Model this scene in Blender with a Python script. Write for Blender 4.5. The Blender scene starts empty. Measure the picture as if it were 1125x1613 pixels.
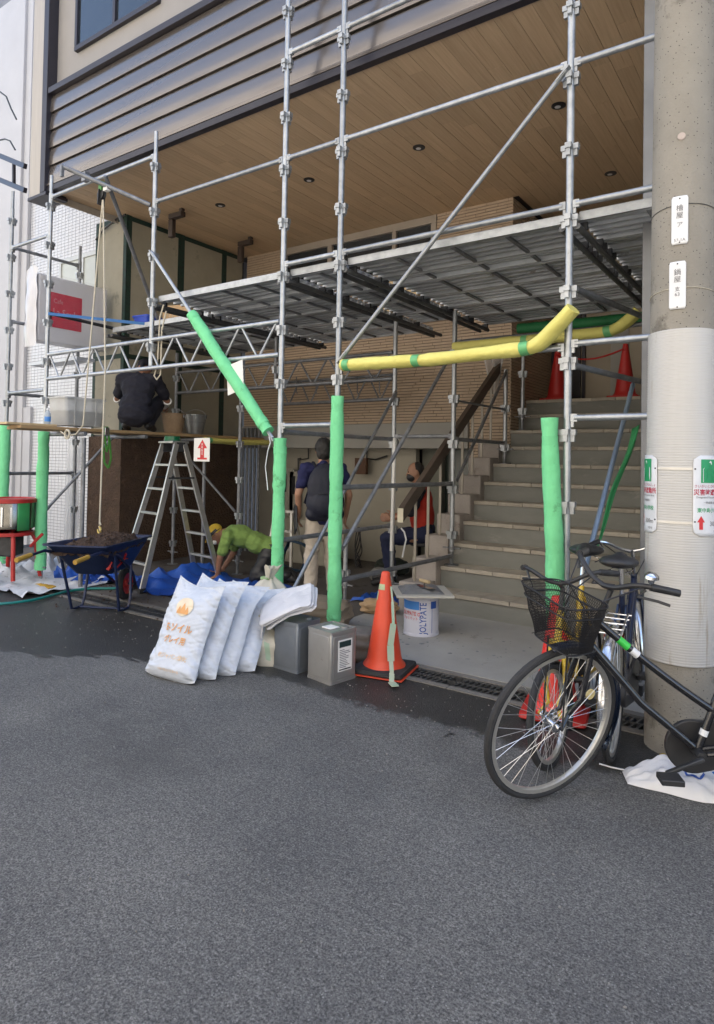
import bpy, math, random
from mathutils import Vector, Matrix, noise
from math import sin, cos, pi, radians as rad, sqrt

random.seed(11)
S = bpy.context.scene
COL = S.collection
V = Vector

# ------------------------------------------------------------------ camera
FPX, PW, PH, PPX, PPY = 1031.0, 1125.0, 1613.0, 562.5, 704.0
CAMP = V((0, 0, 1.5))
_y, _p, _r = rad(35), rad(1.2), rad(0.99)
_fw = V((-sin(_y) * cos(_p), cos(_y) * cos(_p), sin(_p)))
_r0 = V((cos(_y), sin(_y), 0))
_u0 = _r0.cross(_fw)
_rt = _r0 * cos(_r) + _u0 * sin(_r)
_up = _u0 * cos(_r) - _r0 * sin(_r)
cam = bpy.data.cameras.new('camera')
cam.sensor_fit = 'VERTICAL'
cam.sensor_height = 36
cam.lens = 36 * FPX / PH
cam.shift_y = -(PH / 2 - PPY) / PH
cam.clip_start, cam.clip_end = 0.05, 500
camo = bpy.data.objects.new('camera', cam)
COL.objects.link(camo)
M4 = Matrix((_rt, _up, -_fw)).transposed().to_4x4()
M4.translation = CAMP
camo.matrix_world = M4
S.camera = camo

# ------------------------------------------------------------------ light
SUN_EL, SUN_AZ = 60.0, 12.0           # azimuth clockwise from +Y: the sun stands behind the building, the street side lies in open shade
w = bpy.data.worlds.new('World')
S.world = w
w.use_nodes = True
nt = w.node_tree
bg = nt.nodes['Background']
sky = nt.nodes.new('ShaderNodeTexSky')
sky.sky_type = 'NISHITA'
sky.sun_disc = False
sky.sun_elevation = rad(SUN_EL)
sky.sun_rotation = rad(SUN_AZ)
sky.dust_density = 1.5
sky.ozone_density = 1.0
nt.links.new(sky.outputs[0], bg.inputs[0])
bg.inputs[1].default_value = 0.15
sl = bpy.data.lights.new('sun', 'SUN')
sl.energy = 4.6
sl.angle = rad(0.53)
sl.color = (1.0, 0.94, 0.84)
so = bpy.data.objects.new('sun', sl)
COL.objects.link(so)
_sd = V((sin(rad(SUN_AZ)) * cos(rad(SUN_EL)), cos(rad(SUN_AZ)) * cos(rad(SUN_EL)), sin(rad(SUN_EL))))
so.rotation_euler = _sd.to_track_quat('Z', 'Y').to_euler()
so.location = (0, -10, 30)
S.view_settings.view_transform = 'Standard'
S.view_settings.look = 'None'
S.view_settings.exposure = 1.9
S.view_settings.gamma = 1.0
S.cycles.use_denoising = True
S.cycles.max_bounces = 8
S.cycles.diffuse_bounces = 5
S.cycles.transparent_max_bounces = 12


# ------------------------------------------------------------------ helpers
def at(px, py, X=None, Y=None, Z=None):
    """the point of the place that the photograph shows at this pixel, on the plane X=, Y= or Z="""
    d = _fw + _rt * ((px - PPX) / FPX) + _up * ((PPY - py) / FPX)
    if Y is not None:
        t = (Y - CAMP.y) / d.y
    elif X is not None:
        t = (X - CAMP.x) / d.x
    else:
        t = (Z - CAMP.z) / d.z
    return CAMP + d * t


def zat(py, x, y):
    """height of the point over (x, y) seen on pixel row py"""
    p = V((x, y, 0)) - CAMP
    lo, hi = -3.0, 12.0
    for _ in range(40):
        m = (lo + hi) / 2
        q = V((x, y, m)) - CAMP
        row = PPY - FPX * q.dot(_up) / q.dot(_fw)
        if row > py:
            lo = m
        else:
            hi = m
    return m


def frame(t):
    t = t.normalized()
    a = V((0, 0, 1)) if abs(t.z) < 0.9 else V((1, 0, 0))
    u = t.cross(a).normalized()
    return u, t.cross(u)


class MB:
    def __init__(s):
        s.v, s.f = [], []

    def add(s, vs, fs):
        o = len(s.v)
        s.v += [tuple(v) for v in vs]
        s.f += [tuple(i + o for i in f) for f in fs]
        return s

    def bx(s, x0, x1, y0, y1, z0, z1):
        return s.add([(x0, y0, z0), (x1, y0, z0), (x1, y1, z0), (x0, y1, z0), (x0, y0, z1), (x1, y0, z1), (x1, y1, z1), (x0, y1, z1)],
                     [(0, 3, 2, 1), (4, 5, 6, 7), (0, 1, 5, 4), (1, 2, 6, 5), (2, 3, 7, 6), (3, 0, 4, 7)])

    def box(s, c, size, R=None):
        c = V(c)
        a, b, d = size[0] / 2, size[1] / 2, size[2] / 2
        vs = [V(q) for q in ((-a, -b, -d), (a, -b, -d), (a, b, -d), (-a, b, -d), (-a, -b, d), (a, -b, d), (a, b, d), (-a, b, d))]
        if R is not None:
            vs = [R @ q for q in vs]
        return s.add([c + q for q in vs], [(0, 3, 2, 1), (4, 5, 6, 7), (0, 1, 5, 4), (1, 2, 6, 5), (2, 3, 7, 6), (3, 0, 4, 7)])

    def bar(s, p0, p1, wd, th, up=V((0, 0, 1))):
        """a bar of rectangular section from p0 to p1"""
        p0, p1 = V(p0), V(p1)
        t = (p1 - p0).normalized()
        side = t.cross(V(up))
        side = side.normalized() if side.length > 1e-4 else frame(t)[0]
        n = side.cross(t)
        a, b = side * wd / 2, n * th / 2
        vs = [p0 - a - b, p0 + a - b, p0 + a + b, p0 - a + b, p1 - a - b, p1 + a - b, p1 + a + b, p1 - a + b]
        return s.add(vs, [(0, 3, 2, 1), (4, 5, 6, 7), (0, 1, 5, 4), (1, 2, 6, 5), (2, 3, 7, 6), (3, 0, 4, 7)])

    def tube(s, p0, p1, r, n=10, r1=None, cap=True):
        return s.path([p0, p1], [r, r if r1 is None else r1], n, cap=cap)

    def path(s, pts, r, n=8, closed=False, cap=True, flat=1.0):
        pts = [V(p) for p in pts]
        k = len(pts)
        if not isinstance(r, (list, tuple)):
            r = [r] * k
        vs, fs = [], []
        u = None
        for i, p in enumerate(pts):
            if closed:
                t = (pts[(i + 1) % k] - pts[i - 1]).normalized()
            else:
                t = (pts[min(i + 1, k - 1)] - pts[max(i - 1, 0)]).normalized()
            if u is None:
                u, _ = frame(t)
            else:
                u = (u - t * u.dot(t))
                u = u.normalized() if u.length > 1e-5 else frame(t)[0]
            b = t.cross(u)
            for j in range(n):
                a = 2 * pi * j / n
                vs.append(p + (u * cos(a) + b * sin(a) * flat) * r[i])
        m = k if closed else k - 1
        for i in range(m):
            i2 = (i + 1) % k
            for j in range(n):
                j2 = (j + 1) % n
                fs.append((i * n + j, i * n + j2, i2 * n + j2, i2 * n + j))
        if cap and not closed:
            fs.append(tuple(reversed(range(n))))
            fs.append(tuple((k - 1) * n + j for j in range(n)))
        return s.add(vs, fs)

    def lathe(s, prof, n=20, c=(0, 0, 0), R=None):
        vs, fs = [], []
        c = V(c)
        for (r, z) in prof:
            for j in range(n):
                a = 2 * pi * j / n
                q = V((r * cos(a), r * sin(a), z))
                vs.append(c + (R @ q if R is not None else q))
        for i in range(len(prof) - 1):
            for j in range(n):
                j2 = (j + 1) % n
                fs.append((i * n + j, i * n + j2, (i + 1) * n + j2, (i + 1) * n + j))
        if prof[0][0] > 1e-6:
            fs.append(tuple(reversed(range(n))))
        if prof[-1][0] > 1e-6:
            fs.append(tuple((len(prof) - 1) * n + j for j in range(n)))
        return s.add(vs, fs)

    def ball(s, c, r, R=None, nu=14, nv=9):
        if not isinstance(r, (list, tuple)):
            r = (r, r, r)
        c = V(c)
        vs, fs = [], []
        for i in range(nv + 1):
            th = pi * i / nv
            for j in range(nu):
                a = 2 * pi * j / nu
                q = V((r[0] * sin(th) * cos(a), r[1] * sin(th) * sin(a), -r[2] * cos(th)))
                vs.append(c + (R @ q if R is not None else q))
        for i in range(nv):
            for j in range(nu):
                j2 = (j + 1) % nu
                fs.append((i * nu + j, i * nu + j2, (i + 1) * nu + j2, (i + 1) * nu + j))
        return s.add(vs, fs)

    def cap2(s, p0, r0, p1, r1, n=14):
        """tapered capsule"""
        p0, p1 = V(p0), V(p1)
        s.tube(p0, p1, r0, n, r1)
        s.ball(p0, r0, nu=n, nv=8)
        s.ball(p1, r1, nu=n, nv=8)
        return s

    def grid(s, fn, nu, nv, close_u=False):
        vs = [fn(i / nu, j / nv) for j in range(nv + 1) for i in range(nu + 1)]
        fs = [(j * (nu + 1) + i, j * (nu + 1) + i + 1, (j + 1) * (nu + 1) + i + 1, (j + 1) * (nu + 1) + i) for j in range(nv) for i in range(nu)]
        return s.add(vs, fs)

    def poly(s, pts, depth):
        """polygon (3-D points, planar) given thickness along depth vector"""
        n = len(pts)
        a = [V(p) for p in pts]
        d = V(depth)
        fs = [tuple(reversed(range(n))), tuple(n + i for i in range(n))]
        fs += [(i, (i + 1) % n, n + (i + 1) % n, n + i) for i in range(n)]
        return s.add(a + [p + d for p in a], fs)

    def mesh(s, name, mat=None, smooth=35):
        me = bpy.data.meshes.new(name)
        me.from_pydata(s.v, [], s.f)
        if smooth:
            me.shade_smooth()
            me.set_sharp_from_angle(angle=rad(smooth))
        if mat:
            me.materials.append(mat)
        me.update()
        return me

    def obj(s, name, mat, parent=None, smooth=35, bevel=0, solid=0):
        return mo(name, s.mesh(name, mat, smooth), parent, bevel, solid)


def mo(name, me, parent=None, bevel=0, solid=0, loc=None, rot=None):
    o = bpy.data.objects.new(name, me)
    COL.objects.link(o)
    o.parent = parent
    if loc is not None:
        o.location = loc
    if rot is not None:
        o.rotation_euler = rot
    if solid:
        m = o.modifiers.new('thickness', 'SOLIDIFY')
        m.thickness = solid
        m.offset = 0
    if bevel:
        m = o.modifiers.new('edge', 'BEVEL')
        m.width = bevel
        m.segments = 2
        m.limit_method = 'ANGLE'
        m.angle_limit = rad(40)
    return o


def ruffle(o, amps):
    """push a cloth surface in and out along its normals"""
    me = o.data
    n = len(me.vertices)
    import numpy as np
    co = np.empty(n * 3, dtype=np.float32)
    no = np.empty(n * 3, dtype=np.float32)
    me.vertices.foreach_get('co', co)
    me.vertex_normals.foreach_get('vector', no)
    co = co.reshape(-1, 3)
    no = no.reshape(-1, 3)
    for i in range(n):
        x, y, z = co[i]
        d = 0.0
        for (a, sx, sy, sz) in amps:
            d += a * noise.noise((x * sx, y * sy, z * sz))
        co[i] += no[i] * d
    me.vertices.foreach_set('co', co.ravel())
    me.update()


def tag(o, label=None, cat=None, group=None, kind=None):
    if label:
        o['label'] = label
    if cat:
        o['category'] = cat
    if group:
        o['group'] = group
    if kind:
        o['kind'] = kind
    return o


def thing(name, label, cat, loc=(0, 0, 0), rz=0.0, group=None):
    o = bpy.data.objects.new(name, None)
    COL.objects.link(o)
    o.location = loc
    o.rotation_euler = (0, 0, rz)
    o.empty_display_size = 0.1
    return tag(o, label, cat, group)


def copy_tree(o, parent=None):
    c = o.copy()
    COL.objects.link(c)
    c.parent = parent
    for ch in [x for x in o.children]:
        copy_tree(ch, c)
    return c


TS = bpy.data.scenes.new('workbench')        # a bench scene where shapes are fused before use; removed at the end


def bench(o):
    vl = TS.view_layers[0]
    vl.update()
    dg = vl.depsgraph
    return bpy.data.meshes.new_from_object(o.evaluated_get(dg))


def blob(name, build, voxel, mat, parent=None, it=6, dec=0):
    """fuse overlapping volumes into one continuous skin"""
    mb = MB()
    build(mb)
    me = mb.mesh('tmp')
    t = bpy.data.objects.new('tmp', me)
    TS.collection.objects.link(t)
    m = t.modifiers.new('r', 'REMESH')
    m.mode = 'VOXEL'
    m.voxel_size = voxel
    m2 = t.modifiers.new('s', 'SMOOTH')
    m2.factor = 0.5
    m2.iterations = it
    out = bench(t)
    bpy.data.objects.remove(t)
    bpy.data.meshes.remove(me)
    out.name = name
    out.shade_smooth()
    out.materials.clear()
    out.materials.append(mat)
    return mo(name, out, parent)


_tc = {}


def text_geo(s, size=1.0, align='CENTER', bold=0.0):
    """outline of a piece of lettering in the XY plane: (verts, faces)"""
    key = (s, size, align, bold)
    if key in _tc:
        return _tc[key]
    cu = bpy.data.curves.new('t', 'FONT')
    cu.body = s
    cu.size = size
    cu.align_x = align
    cu.offset = bold
    cu.resolution_u = 2
    o = bpy.data.objects.new('t', cu)
    TS.collection.objects.link(o)
    me = bench(o)
    vs = [v.co.copy() for v in me.vertices]
    fs = [tuple(p.vertices) for p in me.polygons]
    bpy.data.objects.remove(o)
    bpy.data.curves.remove(cu)
    bpy.data.meshes.remove(me)
    _tc[key] = (vs, fs)
    return vs, fs


def lettering(name, s, size, fn, mat, parent, align='CENTER', bold=0.0, sx=1.0):
    """lettering laid on a surface: fn maps (u, v) in metres to a point"""
    vs, fs = text_geo(s, size, align, bold)
    mb = MB()
    mb.add([fn(v.x * sx, v.y) for v in vs], fs)
    return mb.obj(name, mat, parent, smooth=0)


# ------------------------------------------------------------------ materials
def _n(nt, t, **kw):
    n = nt.nodes.new(t)
    for k, v in kw.items():
        setattr(n, k, v)
    return n


_mats = {}


def mat(name, c, rough=0.6, metal=0.0, c2=None, scale=6.0, amt=0.5, bump=0.0, bscale=80.0, spec=0.5, rand=0.0, stretch=None,
        detail=4.0, c3=None, s3=2.0, t3=0.6, rvar=0.0, alpha=1.0, trans=0.0, coat=0.0, world=False, sss=0.0, bdist=0.01):
    if name in _mats:
        return _mats[name]
    m = bpy.data.materials.new(name)
    m.use_nodes = True
    nt = m.node_tree
    L = nt.links.new
    b = nt.nodes['Principled BSDF']
    b.inputs['Roughness'].default_value = rough
    b.inputs['Metallic'].default_value = metal
    b.inputs['Specular IOR Level'].default_value = spec
    b.inputs['Alpha'].default_value = alpha
    b.inputs['Transmission Weight'].default_value = trans
    b.inputs['Coat Weight'].default_value = coat
    tc = _n(nt, 'ShaderNodeTexCoord')
    mp = _n(nt, 'ShaderNodeMapping')
    if world:
        ge = _n(nt, 'ShaderNodeNewGeometry')
        L(ge.outputs['Position'], mp.inputs[0])
    else:
        L(tc.outputs['Object'], mp.inputs[0])
    if rand or True:
        oi = _n(nt, 'ShaderNodeObjectInfo')
    if stretch:
        mp.inputs['Scale'].default_value = stretch
    if not world:
        cx = _n(nt, 'ShaderNodeMath', operation='MULTIPLY')
        cx.inputs[1].default_value = 37.0
        L(oi.outputs['Random'], cx.inputs[0])
        cb = _n(nt, 'ShaderNodeCombineXYZ')
        for i in range(3):
            L(cx.outputs[0], cb.inputs[i])
        L(cb.outputs[0], mp.inputs['Location'])
    colr = None
    if c2 is None:
        c2 = tuple(x * 0.8 for x in c)
    nz = _n(nt, 'ShaderNodeTexNoise')
    nz.inputs['Scale'].default_value = scale
    nz.inputs['Detail'].default_value = detail
    nz.inputs['Roughness'].default_value = 0.62
    L(mp.outputs[0], nz.inputs['Vector'])
    rp = _n(nt, 'ShaderNodeValToRGB')
    rp.color_ramp.elements[0].position = 0.5 - 0.5 * (1 - amt) * 0.5 - 0.08
    rp.color_ramp.elements[1].position = 0.5 + 0.5 * (1 - amt) * 0.5 + 0.08
    rp.color_ramp.elements[0].color = (*c2, 1)
    rp.color_ramp.elements[1].color = (*c, 1)
    L(nz.outputs['Fac'], rp.inputs[0])
    colr = rp.outputs[0]
    if c3 is not None:
        n3 = _n(nt, 'ShaderNodeTexNoise')
        n3.inputs['Scale'].default_value = s3
        n3.inputs['Detail'].default_value = 6
        n3.inputs['Roughness'].default_value = 0.7
        L(mp.outputs[0], n3.inputs['Vector'])
        r3 = _n(nt, 'ShaderNodeValToRGB')
        r3.color_ramp.elements[0].position = t3
        r3.color_ramp.elements[1].position = t3 + 0.08
        L(n3.outputs['Fac'], r3.inputs[0])
        mx = _n(nt, 'ShaderNodeMix', data_type='RGBA')
        L(r3.outputs[0], mx.inputs['Factor'])
        L(colr, mx.inputs['A'])
        mx.inputs['B'].default_value = (*c3, 1)
        colr = mx.outputs['Result']
    if rand:
        hs = _n(nt, 'ShaderNodeHueSaturation')
        mr = _n(nt, 'ShaderNodeMapRange')
        mr.inputs['To Min'].default_value = 1 - rand
        mr.inputs['To Max'].default_value = 1 + rand
        L(oi.outputs['Random'], mr.inputs[0])
        L(mr.outputs[0], hs.inputs['Value'])
        L(colr, hs.inputs['Color'])
        colr = hs.outputs[0]
    L(colr, b.inputs['Base Color'])
    if rvar:
        mr = _n(nt, 'ShaderNodeMapRange')
        mr.inputs['From Min'].default_value = 0.3
        mr.inputs['From Max'].default_value = 0.7
        mr.inputs['To Min'].default_value = rough - rvar
        mr.inputs['To Max'].default_value = rough + rvar
        L(nz.outputs['Fac'], mr.inputs[0])
        L(mr.outputs[0], b.inputs['Roughness'])
    if bump:
        nb = _n(nt, 'ShaderNodeTexNoise')
        nb.inputs['Scale'].default_value = bscale
        nb.inputs['Detail'].default_value = 5
        L(mp.outputs[0], nb.inputs['Vector'])
        bu = _n(nt, 'ShaderNodeBump')
        bu.inputs['Strength'].default_value = bump
        bu.inputs['Distance'].default_value = bdist
        L(nb.outputs['Fac'], bu.inputs['Height'])
        L(bu.outputs[0], b.inputs['Normal'])
    _mats[name] = m
    return m


galv = mat('galvanised_steel', (0.50, 0.52, 0.54), 0.42, 0.75, (0.27, 0.29, 0.31), 14, 0.3, bump=0.15, bscale=120, rand=0.18, rvar=0.12, c3=(0.22, 0.21, 0.19), s3=9, t3=0.66)
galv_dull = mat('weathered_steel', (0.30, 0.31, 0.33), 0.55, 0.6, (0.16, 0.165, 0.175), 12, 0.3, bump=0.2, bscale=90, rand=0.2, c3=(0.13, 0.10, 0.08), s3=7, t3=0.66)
deckm = mat('deck_steel', (0.60, 0.62, 0.65), 0.40, 0.45, (0.40, 0.42, 0.45), 5, 0.3, bump=0.2, bscale=60, rand=0.25, c3=(0.2, 0.18, 0.15), s3=4, t3=0.64)
dark_steel = mat('dark_steel', (0.075, 0.078, 0.082), 0.5, 0.5, (0.03, 0.03, 0.033), 10, 0.3, rand=0.2)
green_foam = mat('green_foam', (0.21, 0.70, 0.34), 0.7, 0, (0.17, 0.60, 0.28), 4, 0.35, bump=0.5, bscale=22, spec=0.3, c3=(0.12, 0.43, 0.19), s3=6, t3=0.60, bdist=0.02)
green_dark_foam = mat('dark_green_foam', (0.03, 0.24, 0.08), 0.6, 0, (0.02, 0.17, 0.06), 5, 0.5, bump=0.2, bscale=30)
yellow_foam = mat('yellow_foam', (0.76, 0.71, 0.21), 0.7, 0, (0.66, 0.60, 0.16), 4, 0.35, bump=0.5, bscale=22, c3=(0.48, 0.42, 0.13), s3=6, t3=0.62, bdist=0.02)
green_tape = mat('green_tape', (0.16, 0.50, 0.20), 0.35, 0, (0.13, 0.42, 0.17), 30, 0.4)
white_p = mat('white_plastic', (0.78, 0.79, 0.80), 0.45, 0, (0.66, 0.67, 0.69), 4, 0.4)
white_paper = mat('white_paper', (0.80, 0.79, 0.76), 0.8, 0, (0.74, 0.73, 0.70), 5, 0.4)
black_p = mat('black_plastic', (0.016, 0.016, 0.018), 0.45, 0, (0.03, 0.03, 0.032), 10, 0.4)
rubber = mat('rubber', (0.035, 0.035, 0.037), 0.8, 0, (0.022, 0.022, 0.023), 20, 0.4, bump=0.2, bscale=120)
chrome = mat('chrome', (0.72, 0.73, 0.75), 0.18, 1.0, (0.55, 0.55, 0.56), 10, 0.3)
alu = mat('aluminium', (0.62, 0.61, 0.58), 0.38, 0.85, (0.45, 0.44, 0.41), 9, 0.3, c3=(0.34, 0.31, 0.26), s3=8, t3=0.62)
wood_plank = mat('plank_wood', (0.42, 0.28, 0.14), 0.7, 0, (0.30, 0.19, 0.09), 3, 0.3, stretch=(14, 1, 14), bump=0.2, bscale=20)
raw_wood = mat('raw_wood', (0.55, 0.42, 0.25), 0.7, 0, (0.45, 0.33, 0.18), 3, 0.3, stretch=(10, 1, 10), rand=0.1)
rope_m = mat('rope', (0.62, 0.57, 0.46), 0.9, 0, (0.5, 0.45, 0.35), 60, 0.3, bump=0.5, bscale=200)
red_p = mat('red_plastic', (0.72, 0.075, 0.03), 0.45, 0, (0.60, 0.06, 0.025), 4, 0.4, spec=0.5, c3=(0.48, 0.06, 0.03), s3=7, t3=0.66)
red_p2 = mat('deep_red_plastic', (0.50, 0.025, 0.022), 0.42, 0, (0.42, 0.02, 0.018), 4, 0.4)
red_paint = mat('red_paint', (0.50, 0.03, 0.025), 0.4, 0.1, (0.33, 0.02, 0.018), 8, 0.3, c3=(0.12, 0.06, 0.04), s3=9, t3=0.66)
red_print = mat('red_print', (0.62, 0.03, 0.035), 0.5)
blue_tarp_m = mat('blue_tarp', (0.02, 0.10, 0.46), 0.42, 0, (0.015, 0.075, 0.36), 6, 0.4, bump=0.3, bscale=25)
skin = mat('skin', (0.42, 0.23, 0.15), 0.55, 0, (0.36, 0.19, 0.12), 12, 0.4)
skin_tan = mat('tanned_skin', (0.30, 0.145, 0.085), 0.55, 0, (0.25, 0.12, 0.07), 12, 0.4)
hair = mat('black_hair', (0.012, 0.011, 0.011), 0.6, 0, (0.02, 0.018, 0.017), 60, 0.3, bump=0.6, bscale=120)
navy = mat('navy_cloth', (0.010, 0.010, 0.018), 0.85, 0, (0.014, 0.014, 0.024), 20, 0.3, bump=0.3, bscale=40)
blue_shirt_m = mat('blue_cloth', (0.014, 0.017, 0.085), 0.85, 0, (0.011, 0.013, 0.06), 20, 0.3, bump=0.3, bscale=30)
navy_bag = mat('navy_nylon', (0.009, 0.011, 0.024), 0.65, 0, (0.013, 0.015, 0.03), 20, 0.3, bump=0.4, bscale=26)
beige_cloth = mat('beige_cloth', (0.54, 0.47, 0.39), 0.9, 0, (0.46, 0.40, 0.33), 10, 0.3, bump=0.4, bscale=18, bdist=0.03)
lime_cloth = mat('lime_cloth', (0.22, 0.34, 0.085), 0.9, 0, (0.18, 0.28, 0.07), 10, 0.3, bump=0.5, bscale=16, bdist=0.03)
red_cloth = mat('red_cloth', (0.50, 0.035, 0.02), 0.85, 0, (0.40, 0.025, 0.015), 10, 0.3, bump=0.3, bscale=18, bdist=0.03)

# ------------------------------------------------------------------ ground
def asphalt_material():
    m = bpy.data.materials.new('asphalt')
    m.use_nodes = True
    nt = m.node_tree
    L = nt.links.new
    b = nt.nodes['Principled BSDF']
    ge = _n(nt, 'ShaderNodeNewGeometry')
    sp = _n(nt, 'ShaderNodeSeparateXYZ')
    L(ge.outputs['Position'], sp.inputs[0])

    def noise_(scale, det=3, rough=0.6, vec=None):
        n = _n(nt, 'ShaderNodeTexNoise')
        n.inputs['Scale'].default_value = scale
        n.inputs['Detail'].default_value = det
        n.inputs['Roughness'].default_value = rough
        L(vec or ge.outputs['Position'], n.inputs['Vector'])
        return n.outputs['Fac']

    def ramp(inp, p0, c0, p1, c1):
        r = _n(nt, 'ShaderNodeValToRGB')
        r.color_ramp.elements[0].position = p0
        r.color_ramp.elements[1].position = p1
        r.color_ramp.elements[0].color = (*c0, 1)
        r.color_ramp.elements[1].color = (*c1, 1)
        L(inp, r.inputs[0])
        return r.outputs[0]

    def math_(op, a, bb=None, c=None):
        n = _n(nt, 'ShaderNodeMath', operation=op)
        for i, x in enumerate((a, bb, c)):
            if x is None:
                continue
            if isinstance(x, (int, float)):
                n.inputs[i].default_value = x
            else:
                L(x, n.inputs[i])
        return n.outputs[0]

    def mix(f, a, bb):
        n = _n(nt, 'ShaderNodeMix', data_type='RGBA')
        L(f, n.inputs['Factor'])
        for k, x in (('A', a), ('B', bb)):
            if isinstance(x, tuple):
                n.inputs[k].default_value = (*x, 1)
            else:
                L(x, n.inputs[k])
        return n.outputs['Result']

    grain = ramp(noise_(120, 5, 0.75), 0.40, (0.054, 0.054, 0.054), 0.60, (0.184, 0.183, 0.178))
    big = ramp(noise_(1.1, 5, 0.7), 0.3, (0.70, 0.70, 0.72), 0.7, (1.24, 1.22, 1.18))
    mid = ramp(noise_(42, 4, 0.7), 0.36, (0.72, 0.72, 0.72), 0.64, (1.28, 1.27, 1.25))
    m0 = _n(nt, 'ShaderNodeMix', data_type='RGBA', blend_type='MULTIPLY')
    m0.inputs['Factor'].default_value = 1
    L(grain, m0.inputs['A'])
    L(mid, m0.inputs['B'])
    mu = _n(nt, 'ShaderNodeMix', data_type='RGBA', blend_type='MULTIPLY')
    mu.inputs['Factor'].default_value = 1
    L(m0.outputs['Result'], mu.inputs['A'])
    L(big, mu.inputs['B'])
    vo = _n(nt, 'ShaderNodeTexVoronoi')
    vo.inputs['Scale'].default_value = 130
    L(ge.outputs['Position'], vo.inputs['Vector'])
    wn = _n(nt, 'ShaderNodeSeparateColor')
    L(vo.outputs['Color'], wn.inputs[0])
    stone = math_('MULTIPLY', math_('LESS_THAN', vo.outputs['Distance'], 0.36), math_('GREATER_THAN', wn.outputs[0], 0.94))
    c = mix(stone, mu.outputs['Result'], (0.22, 0.218, 0.21))
    darkst = math_('MULTIPLY', math_('LESS_THAN', vo.outputs['Distance'], 0.45), math_('LESS_THAN', wn.outputs[0], 0.22))
    c = mix(math_('MULTIPLY', darkst, 0.6), c, (0.035, 0.035, 0.037))
    # faint oil-dark patches
    oil = ramp(noise_(0.8, 6, 0.65), 0.55, (0, 0, 0), 0.74, (0.6, 0.6, 0.6))
    c = mix(oil, c, (0.045, 0.044, 0.043))
    # the wetted strip along the gutter, its edge wandering as the water ran
    edge = math_('ADD', math_('MULTIPLY', math_('MINIMUM', math_('ADD', sp.outputs[0], 3.3), 0.0), 0.42), 3.33)
    mp = _n(nt, 'ShaderNodeMapping')
    mp.inputs['Scale'].default_value = (1.1, 3.2, 1)
    mp.inputs['Rotation'].default_value = (0, 0, rad(-16))
    L(ge.outputs['Position'], mp.inputs[0])
    wob = math_('MULTIPLY', math_('SUBTRACT', noise_(1.3, 5, 0.62, mp.outputs[0]), 0.5), 1.9)
    wobf = math_('MULTIPLY', math_('SUBTRACT', noise_(9, 5, 0.75), 0.5), 0.42)
    far = math_('MINIMUM', math_('MAXIMUM', math_('MULTIPLY', math_('ADD', sp.outputs[0], 2.2), -0.5), 0.12), 1.0)
    wd = math_('ADD', math_('ADD', math_('SUBTRACT', sp.outputs[1], edge), math_('MULTIPLY', wob, far)), wobf)
    wet = math_('MINIMUM', math_('MAXIMUM', math_('MULTIPLY', wd, 13.0), 0.0), 1.0)
    spot = ramp(noise_(2.6, 4, 0.6), 0.70, (0, 0, 0), 0.73, (1, 1, 1))
    near = math_('MINIMUM', math_('MAXIMUM', math_('SUBTRACT', math_('MULTIPLY', sp.outputs[1], 1.6), 4.0), 0.0), 1.0)
    wet = math_('MAXIMUM', wet, math_('MULTIPLY', spot, near))
    hsv = _n(nt, 'ShaderNodeHueSaturation')
    hsv.inputs['Value'].default_value = 0.30
    L(c, hsv.inputs['Color'])
    c = mix(wet, c, hsv.outputs[0])
    L(c, b.inputs['Base Color'])
    L(math_('SUBTRACT', 0.88, math_('MULTIPLY', wet, 0.42)), b.inputs['Roughness'])
    bu = _n(nt, 'ShaderNodeBump')
    bu.inputs['Strength'].default_value = 0.55
    bu.inputs['Distance'].default_value = 0.006
    L(math_('ADD', noise_(130, 3), math_('MULTIPLY', vo.outputs['Distance'], 0.5)), bu.inputs['Height'])
    L(bu.outputs[0], b.inputs['Normal'])
    return m


road = MB()
xs = [-60, -20, -12, -8, -4, 0, 4, 10, 60]
ys = [-60, -20, -6, 0, 2, 3.93]
road.grid(lambda u, v: (xs[round(u * 8)], ys[round(v * 5)], 0.0), 8, 5)
tag(road.obj('asphalt_road', asphalt_material(), None, 0), 'grey asphalt road with a wetted dark strip along the gutter', 'road', kind='structure')

concrete = mat('concrete', (0.38, 0.365, 0.34), 0.85, 0, (0.29, 0.28, 0.26), 2.2, 0.3, bump=0.25, bscale=90, world=True, c3=(0.19, 0.18, 0.165), s3=1.4, t3=0.62)
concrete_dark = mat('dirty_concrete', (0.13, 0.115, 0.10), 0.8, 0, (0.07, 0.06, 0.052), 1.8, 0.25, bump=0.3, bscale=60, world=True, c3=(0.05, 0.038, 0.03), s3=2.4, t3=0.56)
kerbm = mat('kerb_concrete', (0.22, 0.205, 0.185), 0.85, 0, (0.13, 0.12, 0.105), 3, 0.3, bump=0.3, bscale=80, world=True)

ap = MB()
ap.grid(lambda u, v: (-3.55 + u * 9.5, 4.27 + v * 1.45, 0.012 + 0.03 * v), 6, 3)
ap.bx(-3.55, 5.95, 4.262, 4.27, -0.1, 0.012)
tag(ap.obj('concrete_apron', concrete, None, 0), 'pale worn concrete apron at the foot of the stairs', 'pavement', kind='structure')
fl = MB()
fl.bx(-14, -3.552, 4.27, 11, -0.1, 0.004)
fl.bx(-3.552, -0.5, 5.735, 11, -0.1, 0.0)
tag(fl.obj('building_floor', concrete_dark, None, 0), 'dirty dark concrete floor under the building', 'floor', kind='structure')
kb = MB()
for i in range(14):
    x = -14 + i * 1.0
    kb.bx(x + 0.003, x + 0.997, 3.93, 3.985, -0.15, 0.006)
kb.bx(-14, 6, 4.2, 4.262, -0.15, 0.008)
kb.bx(0, 6, 3.93, 3.985, -0.15, 0.006)
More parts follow.
